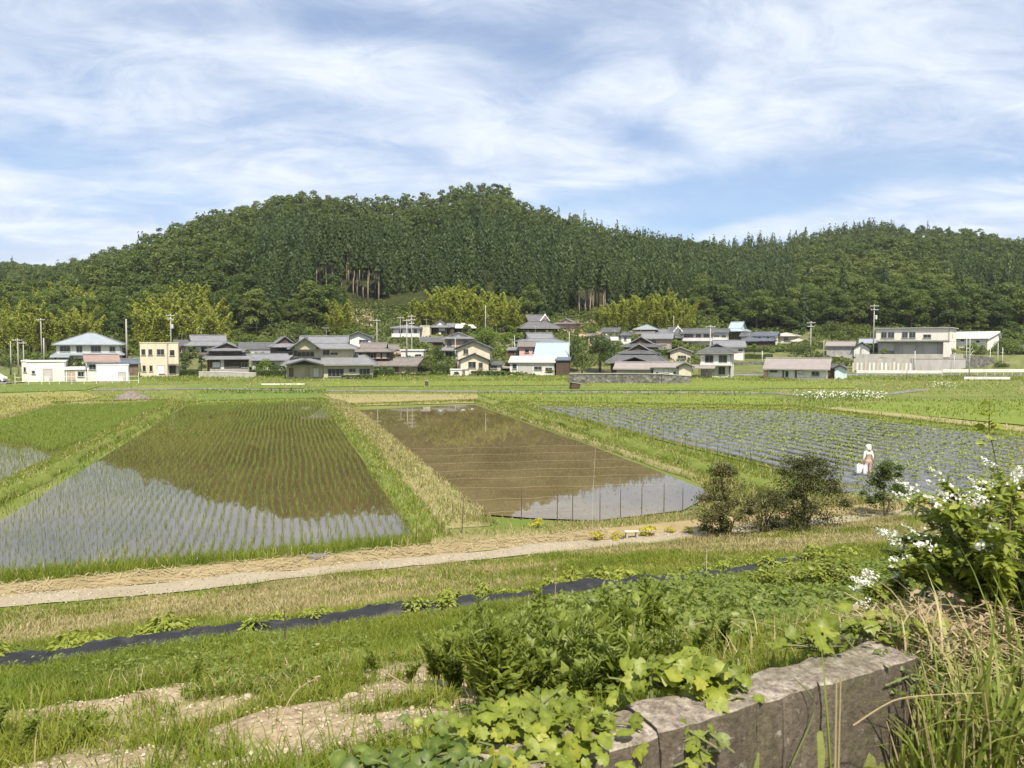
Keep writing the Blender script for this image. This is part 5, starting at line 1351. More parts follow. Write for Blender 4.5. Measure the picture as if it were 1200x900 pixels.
# ------------------------------------------------------------------ vegetable field: mulched ridges and young plants
m, nt = new_mat('mulch_film'); M['film'] = m
f = noise(nt, 6, 4, .6)
principled(nt, ramp(nt, f, [(.3, (.085, .09, .095)), (.7, (.165, .175, .185))]), .55, .22, bump=f, bstr=.5, bdist=.05)
A = np.array([[p.x, p.y] for p in WPOLY['V']]); qa = A @ DQ; pa = A @ DP
vegx, vegy = [], []
qs = np.arange(qa.min()+.5, qa.max(), 1.3); n_ = 0
for i, q in enumerate(qs):
    p = np.arange(pa.min(), pa.max(), .4); x = q*DQ[0]+p*DP[0]; y = q*DQ[1]+p*DP[1]
    k = in_poly(x, y, WPOLY['V']) & visible(x, y, 0*x, 30)
    if k.sum() < 4: continue
    a, b = p[k].min(), p[k].max()
    pts = [Vector((q*DQ[0]+t_*DP[0], q*DQ[1]+t_*DP[1], .05)) for t_ in np.linspace(a, b, max(3, int((b-a)/1.2)))]
    side = 'left, open side' if i < 9 else 'middle' if i < 24 else 'right side'
    o = ribbon('mulch_ridge', pts, .78, [(-1, 0), (-.85, .12), (-.4, .19), (.4, .19), (.85, .12), (1, 0)], M['film'], step=.7, wob=.22, kind=None, taper=True)
    tag(o, f'long ridge under dark shiny mulch film on the {side} of the vegetable field', 'mulch ridge', f'mulched ridges on the {side} of the vegetable field')
    pp = np.arange(a+.3, b-.2, .48); pp = pp + g5.normal(size=len(pp))*.05
    keepp = g5.uniform(0, 1, len(pp)) < (.55 if i < 5 else .95); pp = pp[keepp]
    off = g5.normal(size=len(pp))*.05
    vegx.append((q+off)*DQ[0]+pp*DP[0]); vegy.append((q+off)*DQ[1]+pp*DP[1])
vegx = np.concatenate(vegx); vegy = np.concatenate(vegy)
M['veg'] = leaf_mat('young_crop_leaves', [(.15, .19, .04), (.23, .28, .06), (.32, .36, .10)], .35)
def crop_cards(g, n, r, h, L):
    a = g.uniform(0, 6.28, n); rr = r*np.sqrt(g.uniform(.05, 1, n))
    C = np.stack([rr*np.cos(a), rr*np.sin(a), h*g.uniform(.35, 1, n)], 1)
    return cards(C, np.stack([np.cos(a)*.5, np.sin(a)*.5, np.full(n, .9)], 1) + g.normal(size=(n, 3))*.3, L*g.uniform(.7, 1.2, n), L*.6*g.uniform(.7, 1.2, n), g, axis=np.stack([np.cos(a), np.sin(a), np.full(n, -.1)], 1), fold=.12)
pv = []
for i in range(4):
    me = cards_mesh('vegetable_plant', crop_cards(g5, 16, .17, .24, .14)); me.materials.append(M['veg']); pv.append(me)
o = np.argsort(np.hypot(vegx, vegy))
for j in o[:295]:
    ob = link('vegetable_plant', pv[j % 4]); s = g5.uniform(.7, 1.35); ob.location = (vegx[j], vegy[j], .22); ob.scale = (s, s, s); ob.rotation_euler = (0, 0, g5.uniform(0, 6.28))
    tag(ob, 'young leafy vegetable plant on the near ridges of the mulched field', 'vegetable plant', 'vegetable plants on the near ridges')
r = o[295:]; Vs = []
w4 = [crop_cards(g5, 9, .19, .25, .20) for _ in range(5)]
for q in range(5):
    rr = r[q::5]; s = g5.uniform(.75, 1.35, len(rr))
    Vs.append((w4[q][None]*s[:, None, None] + np.stack([vegx[rr], vegy[rr], np.full(len(rr), .2)], 1)[:, None, :]).reshape(-1, 3))
tag(link('vegetable_plants', cards_mesh('vegetable_plants', np.concatenate(Vs)), M['veg']), kind='stuff')
# weeds between the ridges
Bx = np.concatenate([(q+.65)*DQ[0] + np.arange(pa.min(), pa.max(), .034)*DP[0] for q in qs]); By = np.concatenate([(q+.65)*DQ[1] + np.arange(pa.min(), pa.max(), .034)*DP[1] for q in qs])
Bx = Bx + g5.normal(size=len(Bx))*.20; By = By + g5.normal(size=len(By))*.17
k = in_poly(Bx, By, WPOLY['V']) & visible(Bx, By, 0*Bx, 20) & (g5.uniform(0, 1, len(Bx)) < smooth01((fbm(Bx*.2, By*.2, 3)-.2)/.3)); Bx, By = Bx[k], By[k]
V = blades(np.stack([Bx, By, 0*Bx+.04], 1), g5.uniform(.08, .24, len(Bx)), .0012*By+.01, g5, .6)
tag(link('field_weeds', blade_mesh('field_weeds', V), M['grass_yel']), kind='stuff')
# ------------------------------------------------------------------ walls, fences, poles of the village
g6 = np.random.default_rng(99)
m, nt = new_mat('rubble_stone'); M['stone'] = m
vo = N(nt, 'ShaderNodeTexVoronoi'); tcn = N(nt, 'ShaderNodeTexCoord'); nt.links.new(tcn.outputs['Object'], vo.inputs['Vector']); vo.inputs['Scale'].default_value = 1.8
sc_ = N(nt, 'ShaderNodeSeparateColor'); nt.links.new(vo.outputs['Color'], sc_.inputs[0])
principled(nt, mixc(nt, noise(nt, 3, 4), ramp(nt, sc_.outputs[0], [(0, (.09, .085, .08)), (.6, (.19, .18, .17)), (1, (.30, .285, .27))]), (.10, .10, .085)), .95, .1, bump=vo.outputs['Distance'], bstr=.8, bdist=.15)
def wall_run(name, label, pts, zt, thick, mat, cap=None, cat='wall'):
    """pts: ground (x, y, zbase) ; zt: height above each point"""
    root = empty(name, (pts[0][0], pts[0][1], pts[0][2])); o = Vector((pts[0][0], pts[0][1], pts[0][2]))
    mb = MB(); cp = MB()
    for i, (a, b) in enumerate(zip(pts[:-1], pts[1:])):
        a, b = Vector(a)-o, Vector(b)-o; t_ = (b-a); t_.z = 0; t_.normalize(); q = Vector((-t_.y, t_.x, 0))*thick*.5
        ha, hb = zt[i], zt[i+1]
        v = [a-q, b-q, b+q, a+q]; v = [p + Vector((0, 0, -.5)) for p in v] + [a-q+Vector((0, 0, ha)), b-q+Vector((0, 0, hb)), b+q+Vector((0, 0, hb)), a+q+Vector((0, 0, ha))]
        mb.add(v, [(0, 3, 2, 1), (4, 5, 6, 7), (0, 1, 5, 4), (1, 2, 6, 5), (2, 3, 7, 6), (3, 0, 4, 7)])
        if cap:
            q2 = q*1.35; z0 = Vector((0, 0, .003)); z1 = Vector((0, 0, .12)); A = [a-q2+Vector((0, 0, ha)), b-q2+Vector((0, 0, hb)), b+q2+Vector((0, 0, hb)), a+q2+Vector((0, 0, ha))]
            cp.add([p+z0 for p in A] + [p+z1 for p in A], [(0, 3, 2, 1), (4, 5, 6, 7), (0, 1, 5, 4), (1, 2, 6, 5), (2, 3, 7, 6), (3, 0, 4, 7)])
    mb.build('wall', M[mat], root)
    if cap: cp.build('coping', M[cap], root)
    return tag(root, label, cat)
def gx(p, Y, z=None):
    x = (p-600)/900*Y; return (x, Y, Hs(x, Y) if z is None else z)
hrow = lambda r, Y, z: EYE - (r-405)/900*Y - z
wall_run('stone_wall', 'dark rubble stone wall below the stacked dark roofs', [gx(667, 133), gx(720, 132), gx(775, 131), gx(809, 132)], [hrow(438.5, 133, 0), hrow(438, 132, 0), hrow(438.5, 131, 0), hrow(441, 132, 0)], .6, 'stone', 'concrete')
wall_run('garden_wall', 'low grey garden wall in front of the dark timber house', [gx(233, 157), gx(262, 157), gx(300, 156)], [1.1, 1.1, .9], .25, 'concrete', 'offwhite')
wall_run('boundary_wall', 'low pale boundary wall along the factory yard', [gx(1002, 183.5, 3.6), gx(1075, 183.4, 3.6), gx(1128, 183.2, 3.6)], [hrow(415, 182, 3.6)]*3, .25, 'concrete', None)
wall_run('retaining_wall', 'grey retaining wall below the factory yard', [gx(1070, 178.3, .2), gx(1100, 178.2, .2), gx(1131, 178, .2)], [hrow(420.5, 178, .2)]*3, .5, 'greysiding', 'concrete')
wall_run('stone_wall', 'mossy rubble stone wall right of the grey retaining wall', [gx(1131.5, 178.2, .2), gx(1150, 179.5, .2), gx(1163, 182, .2)], [hrow(417, 178, .2), hrow(417, 179.5, .2), hrow(419, 182, .2)], .6, 'stone')
wall_run('retaining_wall', 'weathered bank wall behind the pale slat fence', [gx(1000, 178.5, .2), gx(1035, 178.4, .2), gx(1069.5, 178.3, .2)], [hrow(420, 178, .2)]*3, .4, 'concrete')
wall_run('terrace_wall', 'low stone terrace wall left of the long low house', [gx(858, 186), gx(885, 187), gx(905, 186)], [hrow(423, 186, Hs(gx(858, 186)[0], 186))*.7]*3, .4, 'stone')
# pale slat fence
root = empty('slat_fence', gx(1000, 176.5)); x0 = 0; x1 = (1066-1000)/900*179
for i in range(15):
    mb = MB(); a = x1*i/14; mb.box(a-.22, a+.22, -.04, .04, 0, 2.1 + .25*g6.uniform(-1, 1)); mb.build('slat', M['offwhite'] if i % 3 else M['beige'], root)
mb = MB(); mb.box(0, x1, .045, .1, .5, .62); mb.box(0, x1, .045, .1, 1.5, 1.62); mb.build('rail', M['concrete'], root)
tag(root, 'pale vertical slat fence left of the grey retaining wall', 'fence')
# guard rails
def guardrail(label, a, b, Y0, Y1, z, h, gap=.3):
    A = Vector(gx(a, Y0, z)); B = Vector(gx(b, Y1, z)); L = (B-A).length
    root = empty('guardrail', A, math.atan2(B.y-A.y, B.x-A.x))
    mb = MB(); mb.box(0, L, -.05, .05, h*.45, h); mb.box(0, L, -.075, -.052, h*.6, h*.7); mb.box(0, L, -.075, -.052, h*.8, h*.9); mb.build('rail', M['white'], root)
    for i in range(int(L/2)+1):
        mb = MB(); mb.tube([(i*2+.1, .12, -.3), (i*2+.1, .12, h*.92)], .06, 6); mb.build('post', M['white'], root)
    return tag(root, label, 'guard rail')
guardrail('white guard rail along the road below the slat fence', 1004, 1104, 166, 164.5, .05, 1.1)
guardrail('white guard rail rising along the road at the right edge', 1104.5, 1205, 163, 165, .3, 1.15)
guardrail('short low white barrier on the grass at the right, apart from the road', 1130, 1184, 142, 141, -.1, .85)
# white pipe fence
A = Vector(gx(17, 127, 0)); B = Vector(gx(162, 132, 0)); L = (B-A).length
root = empty('pipe_fence', A, math.atan2(B.y-A.y, B.x-A.x))
for f in (0, .105, .21, .27, .35, .45, .55, .65, .78, .92, 1):
    mb = MB(); mb.tube([(f*L, 0, -.2), (f*L, 0, 1.9)], .045, 6); mb.build('post', M['white'], root)
for z in (.5, 1.25):
    mb = MB(); mb.tube([(0, 0, z), (L, 0, z)], .03, 5); mb.build('rail', M['white'], root)
tag(root, 'white pipe fence on thin posts in front of the white sheds', 'fence')
# utility poles
def pole(px_, top, base, Y, label, arms=1, trans=0, r=.16, lamp=0, mat='concrete'):
    X = (px_-600)/900*Y; zt = EYE-(top-405)/900*Y; zb = min(EYE-(base-405)/900*Y, Hs(X, Y)); h = zt-zb
    root = empty('utility_pole', (X, Y, zb), R(g6.uniform(-25, 25)))
    mb = MB(); mb.tube([(0, 0, -.4), (0, 0, h*.5), (0, 0, h)], [r, r*.85, r*.65], 8); mb.build('pole', M[mat], root, True)
    for i in range(arms):
        z = h-.4-i*.9; w = 1.0-.15*i; c = MB(); c.box(-w, w, -r-.09, -r+.0, z-.05, z+.05); ca = c.build('crossarm', M['steel'], root)
        for s in (-.85, -.35, .35, .85):
            q = MB(); q.lathe([(.03, z+.052), (.07, z+.1), (.04, z+.16), (.06, z+.22)], 6, (s*w, -r-.04)); q.build('insulator', M['white'], ca)
    if trans:
        c = MB(); c.lathe([(.26, h-3.6), (.28, h-3.5), (.28, h-2.7), (.2, h-2.6)], 10, (.42, -.1)); c.build('transformer', M['steel'], root)
    if lamp:
        c = MB(); c.tube([(0, -.1, h*.62), (.7, -.2, h*.72), (1.1, -.25, h*.72)], .04, 5); c.build('lamp_arm', M['steel'], root)
    return tag(root, label, 'utility pole')
pole(13, 400, 440, 170, 'slim grey pole at the far left, outermost of the three before the bamboo', 0, r=.13)
pole(21.5, 396.5, 441, 171, 'thicker dark utility pole at the far left carrying a long crossbar', 1)
pole(28, 400, 441, 170, 'utility pole close right of the crossbar pole at the far left', 1, r=.14)
pole(49.3, 373, 424, 190, 'tall utility pole with one crossarm left of the blue-grey hipped roof', 1)
pole(52, 396, 424, 184, 'short stout pole just beside the tall one left of the blue-grey hipped roof', 0, r=.2)
pole(149, 374, 414, 188, 'concrete pole right of the blue-grey hipped roof', 0, r=.24)
pole(201, 368, 412, 190, 'utility pole with a transformer behind the cream box house', 2, 1)
pole(442, 374, 402, 196, 'pale utility pole beside the white gabled storehouse', 1, lamp=1)
pole(469.5, 371, 388, 214, 'short thin pole on the slope behind the white upper house', 1, r=.1)
pole(477, 374, 420, 188, 'utility pole in front of the white upper house balcony', 1)
pole(482.7, 369, 411, 192, 'tall utility pole with stacked crossarms before the white upper house', 4)
pole(569, 358, 390, 214, 'lone pale pole against the bamboo right of the white-roofed hall', 0, lamp=1)
pole(533.6, 396, 432, 176, 'thin steel pole in front of the old pinkish house', 0, r=.08, mat='steel')
pole(603, 393, 412, 184, 'thin steel pole left of the pink-walled house', 0, r=.08, mat='steel')
pole(667, 389, 436, 171, 'pale pole between the light blue roof and the cypress', 0, r=.12)
pole(832, 381, 442, 167, 'utility pole in front of the pale hipped-roof house', 1)
pole(789, 370, 388, 216, 'slim pole rising behind the dark hall with crossed boards', 0, r=.1)
pole(949.5, 376.5, 421, 188, 'utility pole with two crossarms on the terrace behind the long low house', 2)
pole(965, 399, 420, 188, 'short pole left of the grey barn', 0, r=.12)
pole(893, 411, 424, 188, 'white post on the terrace left of the long low house', 0, r=.09, mat='white')
pole(1023, 357, 415, 186, 'tallest utility pole at the left corner of the factory', 2, 1)
pole(1072, 411, 436, 177, 'pale steel post in front of the grey retaining wall', 0, r=.1, mat='steel')
pole(1118, 417, 436, 177, 'short steel post at the right end of the grey retaining wall', 0, r=.09, mat='steel')
pole(1132, 389, 436, 172, 'tall slim pole before the white warehouse', 0, r=.08, mat='steel')
pole(1136, 397, 448, 156, 'street pole with a small lamp arm before the white warehouse', 0, lamp=1, r=.11)
pole(1063, 433, 452, 148, 'dark thin post on the grass below the guard rail', 0, r=.07, mat='wood')
for p, t_, nm in ((1160, 408, 'left'), (1169, 402, 'middle'), (1174.5, 407, 'right')):
    pole(p, t_, 434, 181, f'green net post beyond the warehouse, the {nm} one of three', 0, r=.09, mat='steel')
# overhead cables sagging between poles
def cable(label, a, b, sag=1.0):
    a, b = Vector(a), Vector(b); pts = []
    for i in range(13):
        t_ = i/12; p = a.lerp(b, t_); p.z -= sag*4*t_*(1-t_); pts.append(p - a)
    mb = MB(); mb.tube(pts, .022, 4); o = mb.build('cable', M['frame_dark']); o.location = a
    tag(o, label, 'cable')
cable('black overhead cable from the far left pole to the cream house pole', P(49.3, 375, 190), P(201, 370, 190), 1.5)
cable('black overhead cable from the cream house pole to the pole on the slope', P(201, 370, 190), P(442, 376, 196), 2.5)
cable('black overhead cable between the slope poles left of the white upper house', P(442, 376, 196), P(482.7, 371, 192), .6)
cable('black overhead cable crossing over the light blue roof', P(482.7, 371, 192), P(832, 383, 167), 2.5)
cable('black overhead cable from the hipped-roof house pole to the terrace pole', P(832, 383, 167), P(949.5, 378, 188), 1.6)
cable('black overhead cable from the terrace pole to the factory pole', P(949.5, 378, 188), P(1023, 360, 186), .9)
# ------------------------------------------------------------------ small things in the fields
def lump(name, label, cat, c, rx, ry, h, mat, n=26, rough=.35):
    V = []; F = []
    for i in range(n+1):
        for j in range(9):
            a = 6.2832*i/n; q = j/8; rr = 1-q
            hh = h*(1-rr**1.6)*(1 + rough*(float(fbm(np.array([c[0]+math.cos(a)*rr*3]), np.array([c[1]+math.sin(a)*rr*3+q*2]), 3)[0])-.5)*2)
            wv = 1 + .25*math.sin(a*3+1)+.12*math.sin(a*7)
            V.append((math.cos(a)*rr*rx*wv, math.sin(a)*rr*ry*wv, hh-.05))
    for i in range(n):
        for j in range(8): F.append((i*9+j, (i+1)*9+j, (i+1)*9+j+1, i*9+j+1))
    me = bpy.data.meshes.new(name); me.from_pydata(V, [], F); me.update(); me.polygons.foreach_set("use_smooth", np.ones(len(F), bool))
    o = link(name, me, M[mat]); o.location = c
    return tag(o, label, cat)
m, nt = new_mat('heap_earth'); M['heap'] = m
principled(nt, ramp(nt, noise(nt, 2.5, 5, .7), [(.3, (.10, .085, .075)), (.7, (.24, .21, .19))]), .95, .1, bump=noise(nt, 9, 4), bstr=.8, bdist=.1)
lump('soil_heap', 'grey-brown heap of soil at the head of the far left paddy', 'soil heap', G(152, 468, .05), 2.1, 1.2, .95, 'heap')
def crate(px_, py, label, w, d, h, mat, tilt, Y=None):
    p = G(px_, py, .04); root = empty('wooden_box', p, R(20)); root.rotation_euler = (0, tilt, R(20))
    mb = MB(); mb.box(-w/2, w/2, -d/2, d/2, 0, h); mb.build('body', M[mat], root)
    mb = MB(); mb.box(-w*.6, w*.6, -d*.6, d*.6, h+.003, h+.08); mb.build('lid', M['greysiding'], root)
    tag(root, label, 'box')
crate(673, 456, 'small dark tilted wooden box standing in the field before the stone wall', 1.3, .9, .9, 'wood', .18)
crate(500, 452, 'little dark brown box on a post in the field behind the middle paddy', .45, .4, .75, 'wood', 0)
mb = MB(); mb.box(-3.5, 3.5, -.3, .3, .03, .16); mb.box(-3.5, 3.5, -.08, .08, .163, .2)
o = mb.build('white_board', M['white']); o.location = G(332, 451, .02); o.rotation_euler = (0, 0, .05); tag(o, 'long white board lying on the grass before the big beige house', 'board')
# concrete slab at the paddy outlet
root = empty('concrete_slab', G(380, 652, .2), R(60)); root.rotation_euler = (.08, .12, R(62))
mb = MB(); mb.box(-.6, .6, -.2, -.005, 0, .07); mb.build('slab', M['ditch'], root)
mb = MB(); mb.box(-.55, .63, .005, .2, .0, .06); mb.build('slab', M['ditch'], root)
tag(root, 'pair of grey concrete slabs at the outlet of the left paddy', 'concrete slab')
# parked car at the left edge
def car():
    root = empty('parked_car', gx(-6, 134, .05), R(6))
    prof = [(-1.7, .35), (-1.72, .7), (-1.55, .95), (-1.15, 1.02), (-.75, 1.48), (.55, 1.52), (1.25, 1.08), (1.65, .92), (1.74, .62), (1.7, .32), (1.3, .22), (-1.3, .22)]
    mb = MB(); w = .74
    n = len(prof); vs_ = []
    for s, k in ((-1, .95), (-1, 1), (1, 1), (1, .95)):
        for a, z in prof: vs_.append((a*(1 if abs(k-1) < .01 else .985), s*(w if k == 1 else w+.06)*(1 if z < 1.0 else .86), z))
    order = [0, 1, 2, 3]
    rows = [vs_[n:2*n], vs_[0:n], ] ; L_s = vs_[0:n]; R_s = vs_[3*n:4*n]
    mb.add(L_s + R_s, [tuple(range(n)), tuple(range(2*n-1, n-1, -1))] + [(i+n, (i+1) % n+n, (i+1) % n, i) for i in range(n)])
    mb.build('body', M['white'], root)
    for s in (-1, 1):
        gl = MB(); yy = s*(w+.06)*.865; q = [(-1.02, 1.05), (-.68, 1.42), (-.12, 1.44), (-.12, 1.05)]; q2 = [(-.04, 1.05), (-.04, 1.44), (.5, 1.46), (1.05, 1.08)]
        for poly in (q, q2): gl.add([(a, yy+s*.012, z) for a, z in poly], [tuple(range(4))])
        gl.build('side_window', M['glass'], root)
        for x in (-1.08, 1.12):
            wh = MB(); k = 16
            wh.add([(x + r_*math.cos(6.2832*j/k), s*(.62+d_), .29 + r_*math.sin(6.2832*j/k)) for r_, d_ in ((.29, 0), (.29, .2), (.18, .21), (.16, .19)) for j in range(k)],
                   [(i*k+j, i*k+(j+1) % k, (i+1)*k+(j+1) % k, (i+1)*k+j) for i in range(3) for j in range(k)] + [tuple(range(3*k, 4*k))])
            wh.build('wheel', M['frame_dark'], root)
        hl = MB(); hl.box(1.6, 1.76, s*.62-.12, s*.62+.12, .68, .84); hl.build('headlight', M['steel'], root)
    tag(root, 'white parked car cut off by the left edge of the photograph', 'car')
car()
# white-flowering weeds along the ditch
M['petal'] = leaf_mat('white_petals', [(.62, .62, .55), (.80, .80, .76)], .25, objvar=0)
for i, (p, q, wd, n, nm) in enumerate(((950, 467, 20, 34, 'left'), (992, 467, 36, 75, 'middle'), (1022, 466, 18, 24, 'right'), (1105, 454, 14, 20, 'far'))):
    c = G(p, q, 0); w = wd*c.y/900; k = n*3
    C = np.stack([c.x + g6.normal(size=k)*w*.4, c.y + g6.normal(size=k)*1.6, .1 + g6.uniform(0, .8, k)], 1)
    tag(link('white_flowers', cards_mesh('white_flowers', cards(C, rand_dirs(k, g6)+np.array([0, -.4, .6]), .22, .17, g6)), M['petal']), kind='stuff')
    C = np.stack([c.x + g6.normal(size=k)*w*.45, c.y + g6.normal(size=k)*1.8, .05 + g6.uniform(0, .6, k)], 1)
    tag(link('leafy_weeds', cards_mesh('leafy_weeds', cards(C, rand_dirs(k, g6)+np.array([0, 0, .6]), .32, .2, g6)), M['leaf_lime']), kind='stuff')
for lo, hi, rw, n in ((232, 385, 461, 500), (560, 900, 463, 400)):
    p = g6.uniform(lo, hi, n); yy = np.array([G(a, rw, 0).y for a in p]); C = np.stack([(p-600)/900*yy, yy + g6.normal(size=n)*1.0, .1+g6.uniform(0, .45, n)], 1)
    tag(link('leafy_weeds', cards_mesh('leafy_weeds', cards(C, rand_dirs(n, g6)+np.array([0, 0, .6]), .3, .22, g6)), M['leaf_lime']), kind='stuff')
# undergrowth on the village slope and along the foot of the wood
k = 130000
p = g6.uniform(-60, 1260, k); yfk = np.interp(p, FOOT_X, FOOT_Y); lo = np.where(p > 1008, 200, np.where((p > 210) & (p < 660), 166, 182.0)); yy = yfk + 14 - (yfk+14-lo)*g6.uniform(0, 1, k)**1.3
x = (p-600)/900*yy; d = np.full(k, 99.)
for hx, hy in HX: d = np.minimum(d, np.hypot(x-hx, yy-hy-3))
patch = fbm(x*.09, yy*.09, 4)
kk = (d > np.where((p > 845) & (p < 955), 8.5, 4.0)) & ((patch > .42) | (yy > yfk-5)) & ~((p > 855) & (p < 945) & (yy < 206)) ; x, yy, patch, yfk = x[kk], yy[kk], patch[kk], yfk[kk]
hh = np.where(yy > yfk-5, 2.6, np.where(yy < 182, .9, 1.6))*np.clip((patch-.36)*4, .25, 1)
C = np.stack([x, yy, H(x, yy) + hh*g6.uniform(0, 1, len(x))**.7], 1)
tag(link('undergrowth', cards_mesh('undergrowth', cards(C, rand_dirs(len(x), g6)+np.array([0, -.3, .8]), .75*g6.uniform(.6, 1.3, len(x)), .5, g6)), M['leaf_hedge']), kind='stuff')
# scar of pale bare earth in the wood and brown bank
m, nt = new_mat('bare_earth'); M['scar'] = m
principled(nt, ramp(nt, noise(nt, .6, 5, .65), [(.3, (.20, .15, .09)), (.7, (.42, .33, .23))]), .95, .1, bump=noise(nt, 3, 4), bstr=.6, bdist=.2)
def patch_on_slope(name, label, pxs, Ys, mat):
    V = []; nU, nV = 16, 10
    for j in range(nV+1):
        for i in range(nU+1):
            p = pxs[0] + (pxs[1]-pxs[0])*i/nU; yy_ = Ys[0] + (Ys[1]-Ys[0])*j/nV; x_ = (p-600)/900*yy_
            edge = min(i, nU-i, j, nV-j); V.append((x_, yy_, Hs(x_, yy_) + (-.3 if edge == 0 else .05+.25*float(fbm(np.array([x_*.4]), np.array([yy_*.4]), 3)[0]))))
    F = [(j*(nU+1)+i, j*(nU+1)+i+1, (j+1)*(nU+1)+i+1, (j+1)*(nU+1)+i) for j in range(nV) for i in range(nU)]
    me = bpy.data.meshes.new(name); me.from_pydata(V, [], F); me.update(); me.polygons.foreach_set("use_smooth", np.ones(len(F), bool))
    tag(link(name, me, M[mat]), kind='structure')
patch_on_slope('bare_slope', '', (402, 440), (236, 250), 'scar')
patch_on_slope('bare_slope', '', (672, 708), (222, 250), 'scar')

# ------------------------------------------------------------------ stakes, strings and low plants by the paddies
def stake(px_, base, top, label, r=.018, mat='wood', lean=0.0, grp=None, z=.05, bend=0):
    p = G(px_, base, z); h = (base-top)*p.y/900
    mb = MB(); mb.tube([(0, 0, -.2), (lean*h*.4, 0, h*.5), (lean*h + bend, 0, h)], [r, r*.9, r*.6], 5)
    o = mb.build('stake', M[mat]); o.location = p; tag(o, label, 'stake', grp)
for p, b, t_ in ((653, 612, 578), (671, 612, 572), (703, 611, 576), (727, 607, 573), (752, 604, 570), (778, 602, 566), (800, 600, 571), (611, 608, 572)):
    stake(p, b, t_, 'thin dark stake standing at the near shore of the muddy middle paddy', grp='stakes on the near shore of the middle paddy')
stake(541, 625, 578, 'forked dead stick at the near left corner of the middle paddy', .02, 'bark', .06)
stake(488, 636, 607, 'short thin stake at the near right corner of the left paddy', .014)
stake(695, 648, 523, 'tall bent straw-coloured reed between track and middle paddy', .007, 'beige', -.02, bend=.12, z=.2)
stake(335, 815, 712, 'thin dark steel rod standing beside the black mulch strip', .012, 'frame_dark', z=2.7)
stake(827, 735, 640, 'thin pale stick upright beyond the mulch strip', .008, 'beige', z=2.2)
for i in range(26):
    t_ = i/25; p = 612 + (930-612)*t_; b = 479 + (573-479)*t_**1.25
    gpt = G(p, b, 0); stake(p, b, b - 1.15*900/gpt.y, 'thin net stake along the left edge of the vegetable field', .016, 'frame_dark', grp='net stakes along the vegetable field')
for i, rw in enumerate((523, 531, 540, 549, 558, 569, 583, 598)):
    a, b = G(440 + (rw-500)*1.0, rw+4, .12), G(705 + (rw-523)*1.9 if rw < 575 else 690, rw-2, .12)
    mb = MB(); pts = [a.lerp(b, q/10) - a + Vector((0, 0, .03*math.sin(q*2+i))) for q in range(11)]; mb.tube(pts, .004, 4)
    o = mb.build('string', M['tan']); o.location = a
    tag(o, 'pale string stretched across the muddy middle paddy', 'string', 'strings across the middle paddy')
M['gold'] = leaf_mat('golden_leaves', [(.28, .26, .02), (.42, .37, .03), (.52, .45, .06)], .3)
pg_ = [shrub_proto('golden_shrub', .5, .42, 420, .075, M['gold'], 6, .6) for _ in range(2)]
for i, (p, b, w, lab) in enumerate(((697, 632, 26, 'leftmost of the row by the track'), (724, 630, 22, 'with the little pale bench in front'), (762, 627, 30, 'widest of the row by the track'), (785, 623, 18, 'between the widest one and the right end'), (806, 623, 18, 'at the right end of the row by the track'), (630, 610, 22, 'alone at the muddy shore of the middle paddy'))):
    c = G(p, b, .3); c.z = Hs(c.x, c.y) + .0 if c.y < 27 else .08; c.z = max(c.z, .2) if b > 615 else .08; s = w*c.y/900*1.25
    place_tree(pg_, i, c, i*1.3, (s, s*.8, s*.75), f'golden yellow low shrub, {lab}', 'shrub', None)
root = empty('garden_bench', G(740, 629, .3), R(10)); mb = MB(); mb.box(-.24, .24, -.09, .09, .16, .19); mb.build('seat', M['beige'], root)
for s in (-.17, .17): mb = MB(); mb.box(s-.03, s+.03, -.07, .07, -.1, .157); mb.build('leg', M['concrete'], root)
tag(root, 'tiny pale bench in front of the golden shrubs', 'bench')
